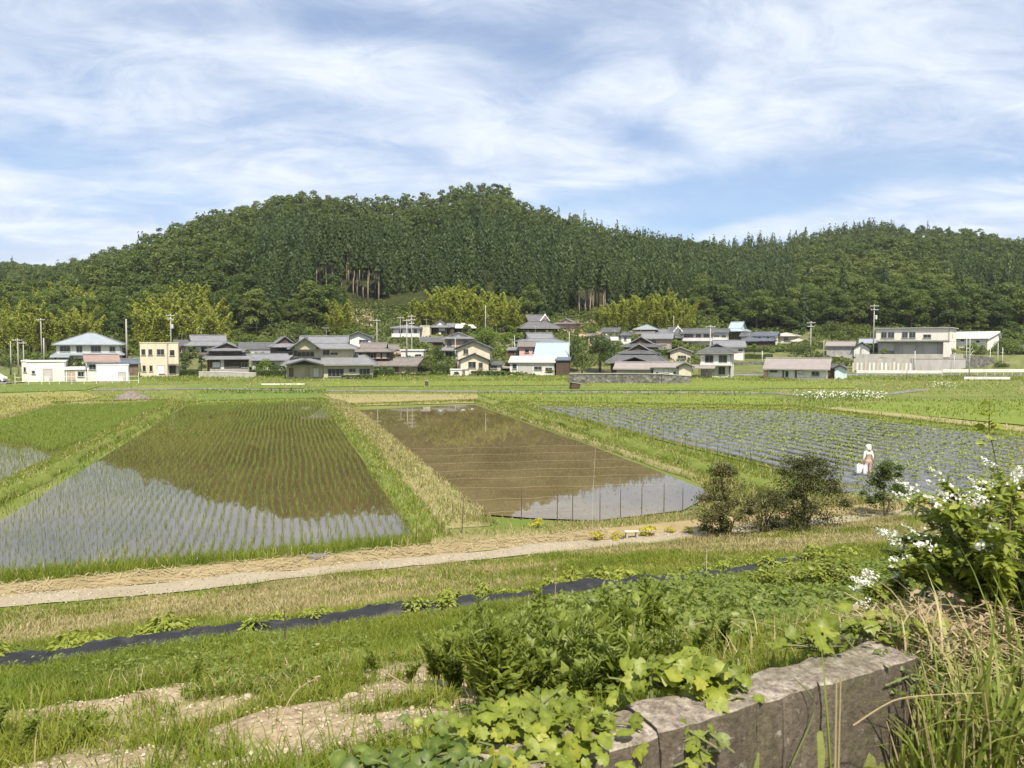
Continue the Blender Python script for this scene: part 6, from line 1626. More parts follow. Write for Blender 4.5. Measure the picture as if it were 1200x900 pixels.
# dark bushes by the track
M['leaf_dark'] = leaf_mat('dark_bush_leaves', [(.022, .026, .010), (.045, .050, .016), (.085, .085, .028), (.13, .10, .04)], .2)
def bush(px_, base, top, wpx, leaf, label, z=.3, n=4200, size=.07, stems=7, nb=16, lo=.0, name='bush'):
    p = G(px_, base, z); h = (base-top)*p.y/900; r = wpx*.5*p.y/900
    root = empty(name, p); ctr = []; Vb = []
    for i in range(nb*2):          # leafy sprays round many small uneven lumps
        a = g6.uniform(0, 6.28); q = g6.uniform(0, 1); rr = r*math.sqrt(g6.uniform(.02, 1))*(.75+.35*math.sin(a*2+1))*math.sin(math.pi*min(.98, .22+.72*q))**.6
        c = np.array([rr*math.cos(a), rr*math.sin(a), h*(lo+.06+(.94-lo)*q)]); ctr.append(c); k = int(n/nb*g6.uniform(.25, .8)); br = r*g6.uniform(.14, .34)
        d = rand_dirs(k, g6); d[:, 2] = np.abs(d[:, 2])*1.1 - .25; C = c + d*br*g6.uniform(.25, 1.15, (k, 1)); Vb.append(cards(C, d*.6 + g6.normal(size=(k, 3))*.5 + np.array([0, 0, .4]), size*g6.uniform(.6, 1.3, k), size*.55, g6))
    for i in range(14):            # upright shoots
        c = ctr[int(g6.integers(0, len(ctr)))]; k = 26; q = g6.uniform(0, 1, k)[:, None]; dr = np.array([g6.normal()*.3, g6.normal()*.3, 1.0])*h*.16
        C = c + dr*q + g6.normal(size=(k, 3))*.025; Vb.append(cards(C, rand_dirs(k, g6)+np.array([0, 0, .4]), size*.8, size*.45, g6))
    V = np.concatenate(Vb)
    V2 = []
    k = n//5; a = g6.uniform(0, 6.28, k); q = g6.uniform(0, 1, k); rj = r*g6.uniform(.55, 1.12, k); C = np.stack([np.cos(a)*rj*np.sin(math.pi*np.clip(q*.8+.15, 0, 1)), np.sin(a)*rj*np.sin(math.pi*np.clip(q*.8+.15, 0, 1)), h*(lo+(1-lo)*q*g6.uniform(.8, 1.08, k))], 1)
    V = np.concatenate([V, cards(C, rand_dirs(k, g6)+np.array([0, 0, .4]), size*.9, size*.6, g6)])
    link('foliage', cards_mesh('foliage', V), leaf, root)
    mb = MB()
    for i in range(stems):
        a = g6.uniform(0, 6.28); e = ctr[int(g6.integers(0, len(ctr)))]
        mb.tube([(.05*math.cos(a), .05*math.sin(a), -.2), (e[0]*.35, e[1]*.35, h*.3), (e[0], e[1], e[2]), (e[0]*1.25, e[1]*1.25, min(h*1.02, e[2]*1.2))], [.03, .022, .012, .004], 5)
    mb.build('stem', M['bark'], root)
    return tag(root, label, 'bush')
bush(849, 633, 548, 78, M['leaf_dark'], 'dark brownish-green bush at the track, left of the widest one', .25, 9000, .075)
bush(942, 624, 540, 104, M['leaf_dark'], 'widest dark brownish-green bush beside the track', .25, 12000, .075, 9, 22)
bush(894, 626, 572, 54, M['leaf_dark'], 'thin twiggy bush between the two dark ones', .25, 2200, .055, 14)
bush(1036, 608, 543, 58, M['leaf_garden'], 'dark green bush on a thin stem in front of the person', .2, 6500, .075, 6, 13, .2)

# ------------------------------------------------------------------ the person in the field and the bags
def skin(name, pts, edges, rads, mat, parent, sub=2):
    me = bpy.data.meshes.new(name); me.from_pydata(pts, edges, []); o = bpy.data.objects.new(name, me); COL.objects.link(o)
    md = o.modifiers.new('s', 'SKIN'); md.use_smooth_shade = True
    for v, r in zip(me.skin_vertices[0].data, rads): v.radius = (r, r) if not isinstance(r, tuple) else r
    me.skin_vertices[0].data[0].use_root = True
    o.modifiers.new('u', 'SUBSURF').levels = sub
    dg = bpy.context.evaluated_depsgraph_get(); m2 = bpy.data.meshes.new_from_object(o.evaluated_get(dg))
    bpy.data.objects.remove(o); m2.name = name; m2.materials.clear()
    return link(name, m2, mat, parent)
for nm, c in (('skin', (.45, .27, .18)), ('shirt', (.74, .74, .70)), ('vest', (.30, .29, .25)), ('trousers', (.46, .32, .29)), ('boots', (.06, .06, .07)), ('hat', (.80, .78, .70)), ('bag', (.72, .70, .78)), ('hair', (.03, .025, .02))):
    M[nm] = dirty('cloth_' + nm, c, .15, 5, .85, .15)
pp = G(1017, 559, .15)
person = empty('person', pp, R(12))
B = [(0, 0, .80), (0, 0, .95), (0, .01, 1.12), (0, .0, 1.24), (0, .01, 1.33), (0, .02, 1.39), (0, .025, 1.47), (0, .02, 1.54), (0, .125, 1.445)]
BE = [(0, 1), (1, 2), (2, 3), (3, 4), (4, 5), (5, 6), (6, 7), (6, 8)]; BR = [(.13, .10), (.12, .09), (.14, .095), (.12, .08), .048, .062, .088, .05, .014]
for s in (-1, 1):
    n = len(B)
    B += [(s*.09, .0, .74), (s*.10, .03, .42), (s*.105, -.02, .08), (s*.11, .12, .03)]; BE += [(0, n), (n, n+1), (n+1, n+2), (n+2, n+3)]; BR += [.085, .055, .036, .03]
    n = len(B)
    B += [(s*.17, .0, 1.22), (s*.235, -.02, .98), (s*.26, .05, .77), (s*.262, .07, .70)]; BE += [(3, n), (n, n+1), (n+1, n+2), (n+2, n+3)]; BR += [.05, .04, .026, .032]
    h0 = n+3
    for f, (dy, ln) in enumerate(((-.026, .062), (-.009, .075), (.009, .072), (.026, .055))):
        n = len(B); B += [(s*.268, .07+dy, .67), (s*.262, .075+dy, .67-ln*.55), (s*.245, .08+dy, .67-ln)]; BE += [(h0, n), (n, n+1), (n+1, n+2)]; BR += [.010, .009, .007]
    n = len(B); B += [(s*.245, .108, .69), (s*.232, .115, .655)]; BE += [(h0, n), (n, n+1)]; BR += [.011, .008]
skin('body', B, BE, BR, M['skin'], person)
T = [(0, 0, .82), (0, 0, .92)]; TE = [(0, 1)]; TR = [(.155, .125), (.14, .11)]
for s in (-1, 1):
    n = len(T); T += [(s*.09, .0, .72), (s*.10, .03, .42), (s*.105, -.02, .15)]; TE += [(0, n), (n, n+1), (n+1, n+2)]; TR += [.105, .085, .07]
skin('trousers', T, TE, TR, M['trousers'], person)
T = [(0, 0, .93), (0, .01, 1.10), (0, 0, 1.24), (0, .01, 1.30)]; TE = [(0, 1), (1, 2), (2, 3)]; TR = [(.15, .115), (.16, .115), (.14, .10), .065]
for s in (-1, 1):
    n = len(T); T += [(s*.175, .0, 1.215), (s*.237, -.02, .98), (s*.258, .045, .80)]; TE += [(2, n), (n, n+1), (n+1, n+2)]; TR += [.068, .055, .042]
skin('shirt', T, TE, TR, M['shirt'], person)
skin('vest', [(0, 0, .98), (0, .01, 1.10), (0, .0, 1.19)], [(0, 1), (1, 2)], [(.165, .128), (.172, .128), (.15, .11)], M['vest'], person)
mb = MB(); mb.lathe([(.10, 1.30), (.125, 1.36), (.118, 1.44), (.121, 1.50), (.10, 1.56), (.05, 1.595), (.005, 1.605)], 16, (0, .0)); hat = mb.build('hat', M['hat'], person, True); hat.location.y = -.012
mb = MB(); mb.lathe([(.118, 1.505), (.135, 1.496), (.137, 1.501), (.118, 1.514)], 18, (0, .03)); mb.build('brim', M['hat'], hat, True)
for s in (-1, 1):
    mb = MB(); mb.lathe([(.002, 1.452), (.011, 1.458), (.014, 1.465), (.011, 1.472), (.002, 1.478)], 8, (s*.032, .105)); mb.build('eye', M['hair'], person)
    mb = MB(); mb.tube([(s*.105, -.07, .045), (s*.108, .03, .05), (s*.112, .16, .035)], [.05, .055, .035], 8); mb.build('boot', M['boots'], person, True)
mb = MB(); mb.box(-.025, .025, .098, .112, 1.404, 1.411); mb.build('mouth', M['trousers'], person)
tag(person, 'person seen from behind in white hood, white shirt and pinkish trousers holding bags', 'person')
def bag(dx, dy, label, w, h, rz, mat='bag'):
    root = empty('carrier_bag', pp + Vector((dx, dy, 0)), R(rz)); top = .67
    mb = MB(); q = []
    for z, ww, dd in ((top-h-.06, .82, .12), (top-h, .98, .16), (top-h*.5, 1.0, .17), (top-.06, .92, .10)): q.append([(-w*.5*ww, -dd*.5, z), (w*.5*ww, -dd*.5, z), (w*.5*ww, dd*.5, z), (-w*.5*ww, dd*.5, z)])
    vs_ = [v for r_ in q for v in r_]; fs = [(3, 2, 1, 0)] + [(i*4+j, i*4+(j+1) % 4, i*4+4+(j+1) % 4, i*4+4+j) for i in range(3) for j in range(4)]
    mb.add(vs_, fs); mb.build('pouch', M[mat], root)
    for s in (-1, 1): mb = MB(); mb.tube([(-w*.25, s*.04, top-.07), (-w*.1, s*.01, top), (w*.1, s*.01, top), (w*.25, s*.04, top-.07)], .008, 5); mb.build('handle', M[mat], root)
    tag(root, label, 'bag')
bag(-.42, .0, 'pale lavender-white carrier bag hanging left of the person', .36, .42, 8)
bag(-.20, -.17, 'narrow lavender carrier bag hanging against the person’s trousers'.replace('’', ''), .2, .44, 60)
# ------------------------------------------------------------------ foreground: old concrete wall at the head of the slope
import bmesh
g7 = np.random.default_rng(314)
m, nt = new_mat('old_concrete'); M['oldwall'] = m
f1 = noise(nt, 2.2, 6, .65); f2 = noise(nt, 5.5, 5, .7, mapping=(1, 1, .16)); f3 = noise(nt, 45, 4, .7); f4 = noise(nt, 11, 4, .7)
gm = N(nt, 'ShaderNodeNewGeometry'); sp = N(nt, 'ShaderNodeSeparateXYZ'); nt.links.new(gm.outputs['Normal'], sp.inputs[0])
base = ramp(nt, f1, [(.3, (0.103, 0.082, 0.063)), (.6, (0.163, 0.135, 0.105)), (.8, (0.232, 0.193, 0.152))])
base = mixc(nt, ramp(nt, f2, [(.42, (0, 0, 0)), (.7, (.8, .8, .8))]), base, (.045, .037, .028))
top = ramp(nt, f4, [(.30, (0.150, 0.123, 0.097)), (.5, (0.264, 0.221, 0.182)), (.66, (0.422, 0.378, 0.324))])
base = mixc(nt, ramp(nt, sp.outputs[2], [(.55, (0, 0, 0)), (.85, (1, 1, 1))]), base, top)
base = mixc(nt, ramp(nt, f1, [(.50, (0, 0, 0)), (.68, (.7, .7, .7))]), base, (.085, .088, .035))
base = mixc(nt, ramp(nt, f3, [(.40, (0, 0, 0)), (.66, (.75, .75, .75))]), base, (.05, .042, .035))
f5 = noise(nt, 17, 6, .75)
base = mixc(nt, ramp(nt, f5, [(.60, (0, 0, 0)), (.70, (.7, .7, .7))]), base, (.36, .335, .30))
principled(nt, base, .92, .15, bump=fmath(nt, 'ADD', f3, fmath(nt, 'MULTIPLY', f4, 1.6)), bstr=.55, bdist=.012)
_p = xy(1.4, 2.0); _a = math.atan2(SU, CU) + math.atan(WT)
wall = empty('concrete_wall', (_p[0] - 1.4*math.cos(_a), _p[1] - 1.4*math.sin(_a), 4.7), _a)
cuts = [-4.2, -2.9, -1.7, -.55, .30, .62, 1.22, 1.62, 1.92, 2.45]
for i, (a, b) in enumerate(zip(cuts[:-1], cuts[1:])):
    bm = bmesh.new(); L = b - a - .005; hh = .625 + g7.uniform(-.012, .012) + (0 if a < 2.5 else .02)
    dp = .20
    nx, ny, nz = max(3, int(L/.05)), 5, 13
    bmesh.ops.create_cube(bm, size=1)
    bmesh.ops.subdivide_edges(bm, edges=[e for e in bm.edges if abs(e.verts[0].co.x-e.verts[1].co.x) > .5], cuts=nx, use_grid_fill=True)
    bmesh.ops.subdivide_edges(bm, edges=[e for e in bm.edges if abs(e.verts[0].co.y-e.verts[1].co.y) > .5], cuts=ny, use_grid_fill=True)
    bmesh.ops.subdivide_edges(bm, edges=[e for e in bm.edges if abs(e.verts[0].co.z-e.verts[1].co.z) > .5], cuts=nz, use_grid_fill=True)
    dy = g7.uniform(-.012, .012)
    for v in bm.verts:
        x = a + .0025 + (v.co.x+.5)*L; y = -.02 + dy + (v.co.y+.5)*dp; z = -.5 + (v.co.z+.5)*(hh+.5)
        ex = max(0, abs(v.co.x)*2 - 1 + .035/L)/(.035/L)*.5; er = 0
        if v.co.z > .44 and abs(v.co.y) > .40: er = .009*(1+.8*math.sin(x*23)+.5*math.sin(x*57))
        nx_ = (vnoise(x*7+i*3, z*7)-.5)*.012 + (vnoise(x*21, z*21+i)-.5)*.010
        if v.co.y < -.45: y += float(nx_) + er
        if v.co.z > .49: z += float((vnoise(x*5, y*9)-.5)*.012 + (vnoise(x*19, y*19)-.5)*.008) - er*.8
        if abs(v.co.x) > .49: 
            if v.co.y < -.45: y += .012
        v.co = (x, y, z)
    me = bpy.data.meshes.new('wall_block'); bm.to_mesh(me); bm.free()
    me.polygons.foreach_set("use_smooth", np.ones(len(me.polygons), bool)); me.set_sharp_from_angle(angle=R(38))
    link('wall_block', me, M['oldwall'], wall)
tag(wall, 'weathered grey concrete wall of butted blocks in the near right corner', 'wall')
WTOP = 4.7 + .64

# ------------------------------------------------------------------ leaf shapes
def leaf_shape(C, Nn, axis, size, outline, g, droop=.25, cup=.12):
    n = len(C); Nn = Nn/np.linalg.norm(Nn, axis=1, keepdims=True)
    a = axis - Nn*np.sum(axis*Nn, 1, keepdims=True); a /= np.linalg.norm(a, axis=1, keepdims=True)+1e-9
    b = np.cross(Nn, a); o = np.array(outline); k = len(o)
    s = np.broadcast_to(size, (n,))[:, None, None]
    r2 = (o**2).sum(1)
    V = np.empty((n, k+1, 3)); V[:, 0] = C
    wav = g.normal(size=(n, k, 1))*.03
    V[:, 1:] = C[:, None] + s*(o[None, :, 0:1]*a[:, None] + o[None, :, 1:2]*b[:, None] + (-droop*r2[None, :, None]*g.uniform(.2, 2.2, (n, 1, 1)) + cup*g.uniform(.3, 3, (n, 1, 1))*np.abs(o[None, :, 1:2]) + wav)*Nn[:, None])
    F = np.array([[0, 1+i, 1+(i+1) % k] for i in range(k)])
    return V.reshape(-1, 3), (np.arange(n)[:, None, None]*(k+1) + F[None]).reshape(-1, 3)
LOBED = [(-.42, .0), (-.34, .30), (-.12, .50), (.02, .34), (.22, .46), (.40, .30), (.36, .16), (.62, .0), (.36, -.16), (.40, -.30), (.22, -.46), (.02, -.34), (-.12, -.50), (-.34, -.30)]
OVATE = [(-.5, 0), (-.25, .2), (.05, .24), (.32, .12), (.55, 0), (.32, -.12), (.05, -.24), (-.25, -.2)]
ROUND = [(-.42, 0), (-.40, .26), (-.1, .46), (.25, .38), (.5, 0), (.25, -.38), (-.1, -.46), (-.40, -.26)]
LANCE = [(-.5, 0), (-.2, .09), (.1, .10), (.5, 0), (.1, -.10), (-.2, -.09)]
def leaves(name, parts, mat, parent, smooth=True):
    V = []; F = []; o = 0
    for v, f in parts: V.append(v); F.append(f+o); o += len(v)
    V = np.concatenate(V); F = np.concatenate(F); at = np.zeros(len(V)); at[F[:, 0]] = 1
    return link(name, mesh_np(name, V, [F], smooth, {'mid': at}), mat, parent)
def veined(name, cols, transl=.35, rough=.45):
    m = leaf_mat(name, cols, transl, rough, .35, objvar=.1, scale=3.0); nt = m.node_tree
    p = next(n for n in nt.nodes if n.type == 'BSDF_PRINCIPLED'); src = p.inputs['Base Color'].links[0].from_socket
    a = N(nt, 'ShaderNodeAttribute', attribute_name='mid'); k = fmath(nt, 'MULTIPLY', fmath(nt, 'POWER', a.outputs['Fac'], 2.2), .45)
    c = mixc(nt, k, src, (.36, .40, .12)); c = mixc(nt, ramp(nt, noise(nt, 38, 3, .6), [(.5, (0, 0, 0)), (.78, (.55, .55, .55))]), c, tuple(x*.45 for x in cols[0]))
    nt.links.new(c, p.inputs['Base Color']); return m
M['lf_vine'] = veined('vine_leaves', [(.06, .09, .012), (.13, .17, .018), (.20, .245, .026), (.28, .30, .036), (.36, .28, .04)])
M['lf_vine_d'] = veined('dark_vine_leaves', [(.04, .07, .012), (.07, .115, .018), (.11, .16, .025), (.18, .22, .034)])
M['lf_weed'] = veined('weed_leaves', [(.09, .125, .018), (.15, .195, .028), (.21, .26, .042), (.28, .31, .07)], .45)
M['lf_bean'] = veined('bean_leaves', [(.14, .18, .022), (.22, .26, .03), (.30, .33, .045), (.36, .34, .06)], .4)
M['lf_shrub'] = veined('shrub_leaves', [(0.088, 0.125, 0.017), (0.155, 0.200, 0.026), (0.243, 0.281, 0.038), (0.365, 0.375, 0.060)], .4)
M['lf_cover'] = veined('ground_cover_leaves', [(.055, .09, .014), (.10, .145, .02), (.15, .19, .028), (.20, .22, .04)], .35)
M['stemgreen'] = dirty('green_stem', (.13, .15, .05), .3, 5)
M['stemdry'] = dirty('dry_stem', (.34, .27, .15), .3, 5)
M['flower'] = leaf_mat('white_blossom', [(.66, .65, .58), (.82, .81, .77)], .3, objvar=0)
def ground_at(px_, py):
    """where the line of sight through a pixel meets the slope"""
    d = ray(px_, py); lo = 1.6
    t_ = lo
    while t_ < 60:
        x, y, z = d.x*t_, d.y*t_, EYE + d.z*t_
        if z <= Hs(x, y): return Vector((x, y, Hs(x, y)))
        t_ += .04
    return Vector((x, y, 0))
# ---- black mulch strip along the slope, with the bean plants behind it
m, nt = new_mat('black_film'); M['blackfilm'] = m
f = noise(nt, 9, 5, .65, .6); fd = noise(nt, 3, 4, .6)
principled(nt, mixc(nt, ramp(nt, fd, [(.55, (0, 0, 0)), (.8, (.5, .5, .5))]), (.016, .016, .018), (.13, .11, .085)), .5, .3, bump=f, bstr=.7, bdist=.03)
nu, nv = 320, 12; us = np.linspace(-6.5, 9.9, nu); V = np.empty((nv, nu, 3))
for j in range(nv):
    q = j/(nv-1)*2-1; wv = .40 + .06*np.sin(us*1.7) + .16*(fbm(us*2, us*0+3, 3)-.5)
    vv = 11.1 + .13*np.sin(us*.8) + .2*(fbm(us*.9+9, us*0+1, 3)-.5) + q*wv
    X, Y = xy(us, vv); Z = H(X, Y) + .02 + .17*(1-q*q) + (fbm(us*5+j*.7, us*0+j*.9, 3)-.5)*.10
    if j in (0, nv-1): Z = H(X, Y) - .03
    V[j] = np.stack([X, Y, Z], 1)
i_ = np.arange(nv*nu).reshape(nv, nu); F = np.stack([i_[:-1, :-1].ravel(), i_[:-1, 1:].ravel(), i_[1:, 1:].ravel(), i_[1:, :-1].ravel()], 1)
tag(link('mulch_sheet', mesh_np('mulch_sheet', V.reshape(-1, 3), [F], True), M['blackfilm']), 'crumpled black plastic mulch sheet running across the grassy slope', 'mulch sheet')
def bean(R_, Hh, n):
    root = empty('bean_plant'); a = g7.uniform(0, 6.28, n); r = R_*np.sqrt(g7.uniform(.02, 1, n)); h = Hh*(1-(r/R_)**2*.6)*g7.uniform(.45, 1, n)
    C = np.stack([r*np.cos(a), r*np.sin(a), h], 1); ax = np.stack([np.cos(a), np.sin(a), np.full(n, -.2)], 1) + g7.normal(size=(n, 3))*.4
    leaves('leaves', [leaf_shape(C, np.stack([np.cos(a)*.35, np.sin(a)*.35, np.full(n, 1.)], 1) + g7.normal(size=(n, 3))*.3, ax, .095*g7.uniform(.7, 1.3, n), OVATE, g7)], M['lf_bean'], root)
    mb = MB()
    for q in range(8): mb.tube([(0, 0, -.05), tuple(C[q]*.5 + np.array([0, 0, .03])), tuple(C[q])], .006, 4)
    mb.build('stem', M['stemgreen'], root)
    return root, list(root.children)
pbn = [bean(.27, .34, 120), bean(.33, .30, 150), bean(.22, .38, 95)]
k_ = 0
for u0 in np.arange(-5.6, 10.0, .33):
    if vnoise(u0*.8, 4.4) < .36 and u0 < 7: continue
    u_ = u0 + g7.uniform(-.12, .12); v_ = 11.62 + g7.uniform(-.12, .35); x, y = xy(u_, v_); s = g7.uniform(.6, 1.15)
    place_tree(pbn, k_, (x, y, Hs(x, y)), g7.uniform(0, 6.28), (s, s, s), 'yellow-green leafy plant in the row behind the black mulch sheet', 'crop plant', 'leafy plants behind the black mulch sheet'); k_ += 1
for u_, v_ in ((-5.5, 11.0), (-5.2, 11.2), (-1.9, 11.0), (-1.2, 11.2), (1.1, 11.15), (4.4, 11.0), (5.2, 11.2), (6.0, 11.0), (7.3, 11.1), (-4.8, 10.85), (-4.3, 10.9), (-3.6, 10.8), (-2.8, 10.95), (.3, 10.9), (2.6, 11.0), (3.0, 10.9), (8.9, 10.9), (9.3, 10.75), (9.8, 10.9), (10.2, 11.2), (10.5, 10.7)):
    x, y = xy(u_, v_); s = g7.uniform(.6, 1.0)
    place_tree(pbn, k_, (x, y, Hs(x, y)+.05), g7.uniform(0, 6.28), (s, s, s), 'yellow-green leafy plant spreading over the black mulch sheet', 'crop plant', 'leafy plants over the black mulch sheet'); k_ += 1
# ---- tall leafy weeds in the middle of the slope
def weed(Hh, n, spread):
    root = empty('tall_weed'); mb = MB(); parts = []
    for st in range(5):
        a0 = g7.uniform(0, 6.28); ln = spread*g7.uniform(.3, 1.2); h = Hh*g7.uniform(.65, 1.05)
        top = np.array([ln*math.cos(a0), ln*math.sin(a0), h]); mb.tube([(0, 0, -.05), tuple(top*np.array([.35, .35, .55])), tuple(top)], [.006, .005, .002], 4)
        q = g7.uniform(.12, 1.02, n); k = q[:, None]
        C0 = np.where(k < .55, top*np.array([.35, .35, .55])*k/.55, top*np.array([.35, .35, .55]) + (top-top*np.array([.35, .35, .55]))*(k-.55)/.45)
        a = g7.uniform(0, 6.28, n); L = .085*(1.15-.6*q)*g7.uniform(.7, 1.25, n)
        d = np.stack([np.cos(a), np.sin(a), np.full(n, .35)], 1)
        L = L*1.25; d[:, 2] = .75; parts.append(leaf_shape(C0 + d*L[:, None]*.4, np.stack([-np.cos(a)*.8, -np.sin(a)*.8, np.full(n, .8)], 1)+g7.normal(size=(n, 3))*.4, d, L, LANCE if st % 4 else OVATE, g7, .35))
    leaves('leaves', parts, M['lf_weed'], root); mb.build('stem', M['stemgreen'], root)
    return root, list(root.children)
pw = [weed(.44, 60, .20), weed(.36, 52, .22), weed(.52, 66, .18)]
k_ = 0
for px_, py, n, lab in ((590, 822, 26, 'left part of the dense dark patch'), (690, 815, 30, 'middle of the dense dark patch'), (765, 805, 5, 'behind the bright lobed vine on the wall')):
    c = ground_at(px_, py)
    for j in range(n):
        x = c.x + g7.normal()*.24; y = c.y + g7.normal()*.42 + .2; s = g7.uniform(.5, 1.1)*(.5 if px_ == 765 else 1)
        place_tree(pw, k_, (x, y, Hs(x, y)), g7.uniform(0, 6.28), (s, s, s), f'tall leafy dark green weed, {lab}', 'weed', f'weeds, {lab}'); k_ += 1
for px_, py, s in ((820, 745, .4), (850, 760, .38), (150, 800, .35), (90, 810, .35), (230, 800, .4), (440, 790, .4), (480, 800, .45), (560, 770, .7), (640, 720, .6), (720, 705, .6), (760, 720, .7)):
    c = ground_at(px_, py)
    place_tree(pw, k_, c, g7.uniform(0, 6.28), (s, s, s), 'low leafy weed scattered on the grassy slope', 'weed', 'scattered weeds on the slope'); k_ += 1
# ---- creeping vines on and behind the wall
def vine(label, spots, n, size, mat, hz=(.02, .22), outline=LOBED, spread=(.2, .14), rooty=True):
    c0 = Vector(spots[0]); root = empty('vine', c0); parts = []; mb = MB()
    for sp_ in spots:
        s = np.array(sp_) - np.array(c0)
        C = np.stack([s[0] + g7.normal(size=n)*spread[0], s[1] + g7.normal(size=n)*spread[1], s[2] + g7.uniform(hz[0], hz[1], n)], 1)
        a = g7.uniform(0, 6.28, n)
        parts.append(leaf_shape(C, np.stack([g7.normal(size=n)*.5, g7.normal(size=n)*.5-.3, np.full(n, .8)], 1), np.stack([np.cos(a), np.sin(a)-.5, np.full(n, -.25)], 1), size*g7.uniform(.55, 1.25, n), outline, g7, .3, .15))
        for q in range(10): mb.tube([tuple(s + np.array([g7.normal()*.05, g7.normal()*.05, -.02])), tuple(C[q % n]*.6 + s*.4), tuple(C[q % n])], .004, 4)
    leaves('leaves', parts, mat, root); mb.build('stem', M['stemgreen'], root)
    return tag(root, label, 'vine')
def at_s(px_, sv):
    a = (px_-600)/900/.978; lo, hi = 1.0, 8.0
    for _ in range(40):
        D = (lo+hi)/2; u, v = uv(a*D, D)
        if float(s_of(u, v)) < sv: lo = D
        else: hi = D
    return a*D, D
def wpt(px_, dv=.12, dz=0.0):
    """a point over the wall top, dv metres behind its front face, seen at picture column px_"""
    X, Y = at_s(px_, 2.0+dv); return (X, Y, WTOP + dz)
vine('bright yellow-green lobed vine lying on the wall, middle clump', [wpt(800, .20), wpt(842, .16), wpt(772, .24)], 46, .062, M['lf_vine'], (-.01, .08), spread=(.065, .055))
vine('bright lobed vine on the wall top near the white flowers', [wpt(965, .22), wpt(1010, .24), wpt(1040, .22)], 26, .064, M['lf_vine'], (.0, .06), spread=(.08, .05))
vine('yellowing vine sprawling over the left end of the visible wall', [wpt(600, .20), wpt(645, .16), wpt(555, .22), wpt(690, .14), wpt(600, .03, -.05), wpt(640, .0, -.06), wpt(670, .02, -.02)], 56, .052, M['lf_vine'], (-.05, .06), spread=(.09, .06))
vine('dark green large-leaved vine at the bottom edge left of the wall', [wpt(500, .08), wpt(440, .08), wpt(380, .08), wpt(530, .06), wpt(480, .02), wpt(410, .05), wpt(350, .10), wpt(560, .04), wpt(520, .16), wpt(460, .18), wpt(495, -.02, -.05)], 60, .055, M['lf_vine_d'], (-.09, .02), ROUND, (.09, .06))
vine('single dark broad-leaved sprig at the bottom edge, left of the large-leaved vine', [wpt(290, .15, .02), wpt(270, .05, -.05)], 6, .09, M['lf_vine_d'], (-.02, .05), OVATE, (.04, .03))
vine('small-leaved creeper hanging over the broken right end of the wall', [wpt(1066, .12), wpt(1080, .10, -.08), wpt(1088, .06, -.16), wpt(1050, .02, -.05)], 34, .04, M['lf_vine_d'], (-.06, .05), OVATE, (.05, .05))
vine('small yellow-leaved runner hanging down the front of the wall', [wpt(812, -.03, -.10), wpt(806, -.03, -.2), wpt(820, -.03, -.04)], 6, .05, M['lf_vine'], (-.06, .04), LOBED, (.03, .01))
# ---- white-flowering shrubs at the right
def flower_shrub(px_, py, Rr, Hh, n, nfl, label, Dz=None, arms=26):
    c = ground_at(px_, py); root = empty('flowering_shrub', c, g7.uniform(0, 6)); parts = []; mb = MB(); FV = []
    for st in range(arms):
        a0 = g7.uniform(0, 6.28); el_ = g7.uniform(.25, 1.0); r = Rr*g7.uniform(.5, 1.0)*math.sqrt(1.1-el_*.6); h = Hh*(.35+.65*el_)
        p0 = np.zeros(3); p1 = np.array([r*.45*math.cos(a0), r*.45*math.sin(a0), h*.8]); p2 = np.array([r*math.cos(a0), r*math.sin(a0), h*(.98-.25*(1-el_))])
        q = np.linspace(0, 1, 7)[:, None]; B_ = (1-q)**2*p0 + 2*q*(1-q)*p1 + q**2*p2
        mb.tube([tuple(v) for v in B_], [.009, .008, .007, .006, .005, .003, .002], 4)
        k = g7.uniform(.2, 1, n)[:, None]; C0 = (1-k)**2*p0 + 2*k*(1-k)*p1 + k**2*p2
        d = rand_dirs(n, g7)*np.array([1, 1, .6]) + np.array([.5*math.cos(a0), .5*math.sin(a0), .1]); d /= np.linalg.norm(d, axis=1, keepdims=True); L = .06*g7.uniform(.6, 1.3, n)
        parts.append(leaf_shape(C0 + d*L[:, None]*.6, np.array([0, 0, 1.]) + g7.normal(size=(n, 3))*.45, d, L, OVATE, g7, .3))
        if st < nfl:
            tip = p2 + np.array([0, 0, .02]); k = 44; q = g7.uniform(0, 1, k)
            dirn = (p2-p1)/np.linalg.norm(p2-p1); C = tip + dirn*q[:, None]*.11 + rand_dirs(k, g7)*(.030*(1.1-q))[:, None]
            FV.append(cards(C, rand_dirs(k, g7)+np.array([0, -.3, .7]), .017*g7.uniform(.7, 1.3, k), .015, g7))
    leaves('leaves', parts, M['lf_shrub'], root); mb.build('stem', M['bark'], root)
    if FV: link('blossoms', cards_mesh('blossoms', np.concatenate(FV)), M['flower'], root)
    return tag(root, label, 'shrub')
flower_shrub(1176, 738, .56, .66, 90, 30, 'white-flowering arching shrub, tallest at the right edge', arms=46)
flower_shrub(1116, 712, .42, .42, 90, 22, 'white-flowering shrub left of the tallest one at the right edge', arms=36)
flower_shrub(1215, 690, .6, .74, 60, 22, 'white-flowering shrub cut off by the right edge of the photograph', arms=30)
flower_shrub(1150, 690, .50, .54, 90, 24, 'white-flowering shrub between the tallest one and the leafy low one', arms=30)
flower_shrub(1092, 665, .5, .46, 80, 16, 'white-flowering shrub furthest down the slope at the right', arms=28)
flower_shrub(1052, 728, .32, .24, 40, 20, 'low white-flowering shrub in bloom behind the end of the wall', arms=20)
flower_shrub(1090, 660, .5, .45, 44, 5, 'leafy low shrub with few white flowers further down the slope', arms=26)
flower_shrub(985, 690, .55, .32, 44, 0, 'low yellow-green leafy shrub without flowers behind the wall', arms=26)
flower_shrub(920, 690, .5, .26, 40, 0, 'creeping leafy shrub beside the end of the black mulch sheet', arms=22)
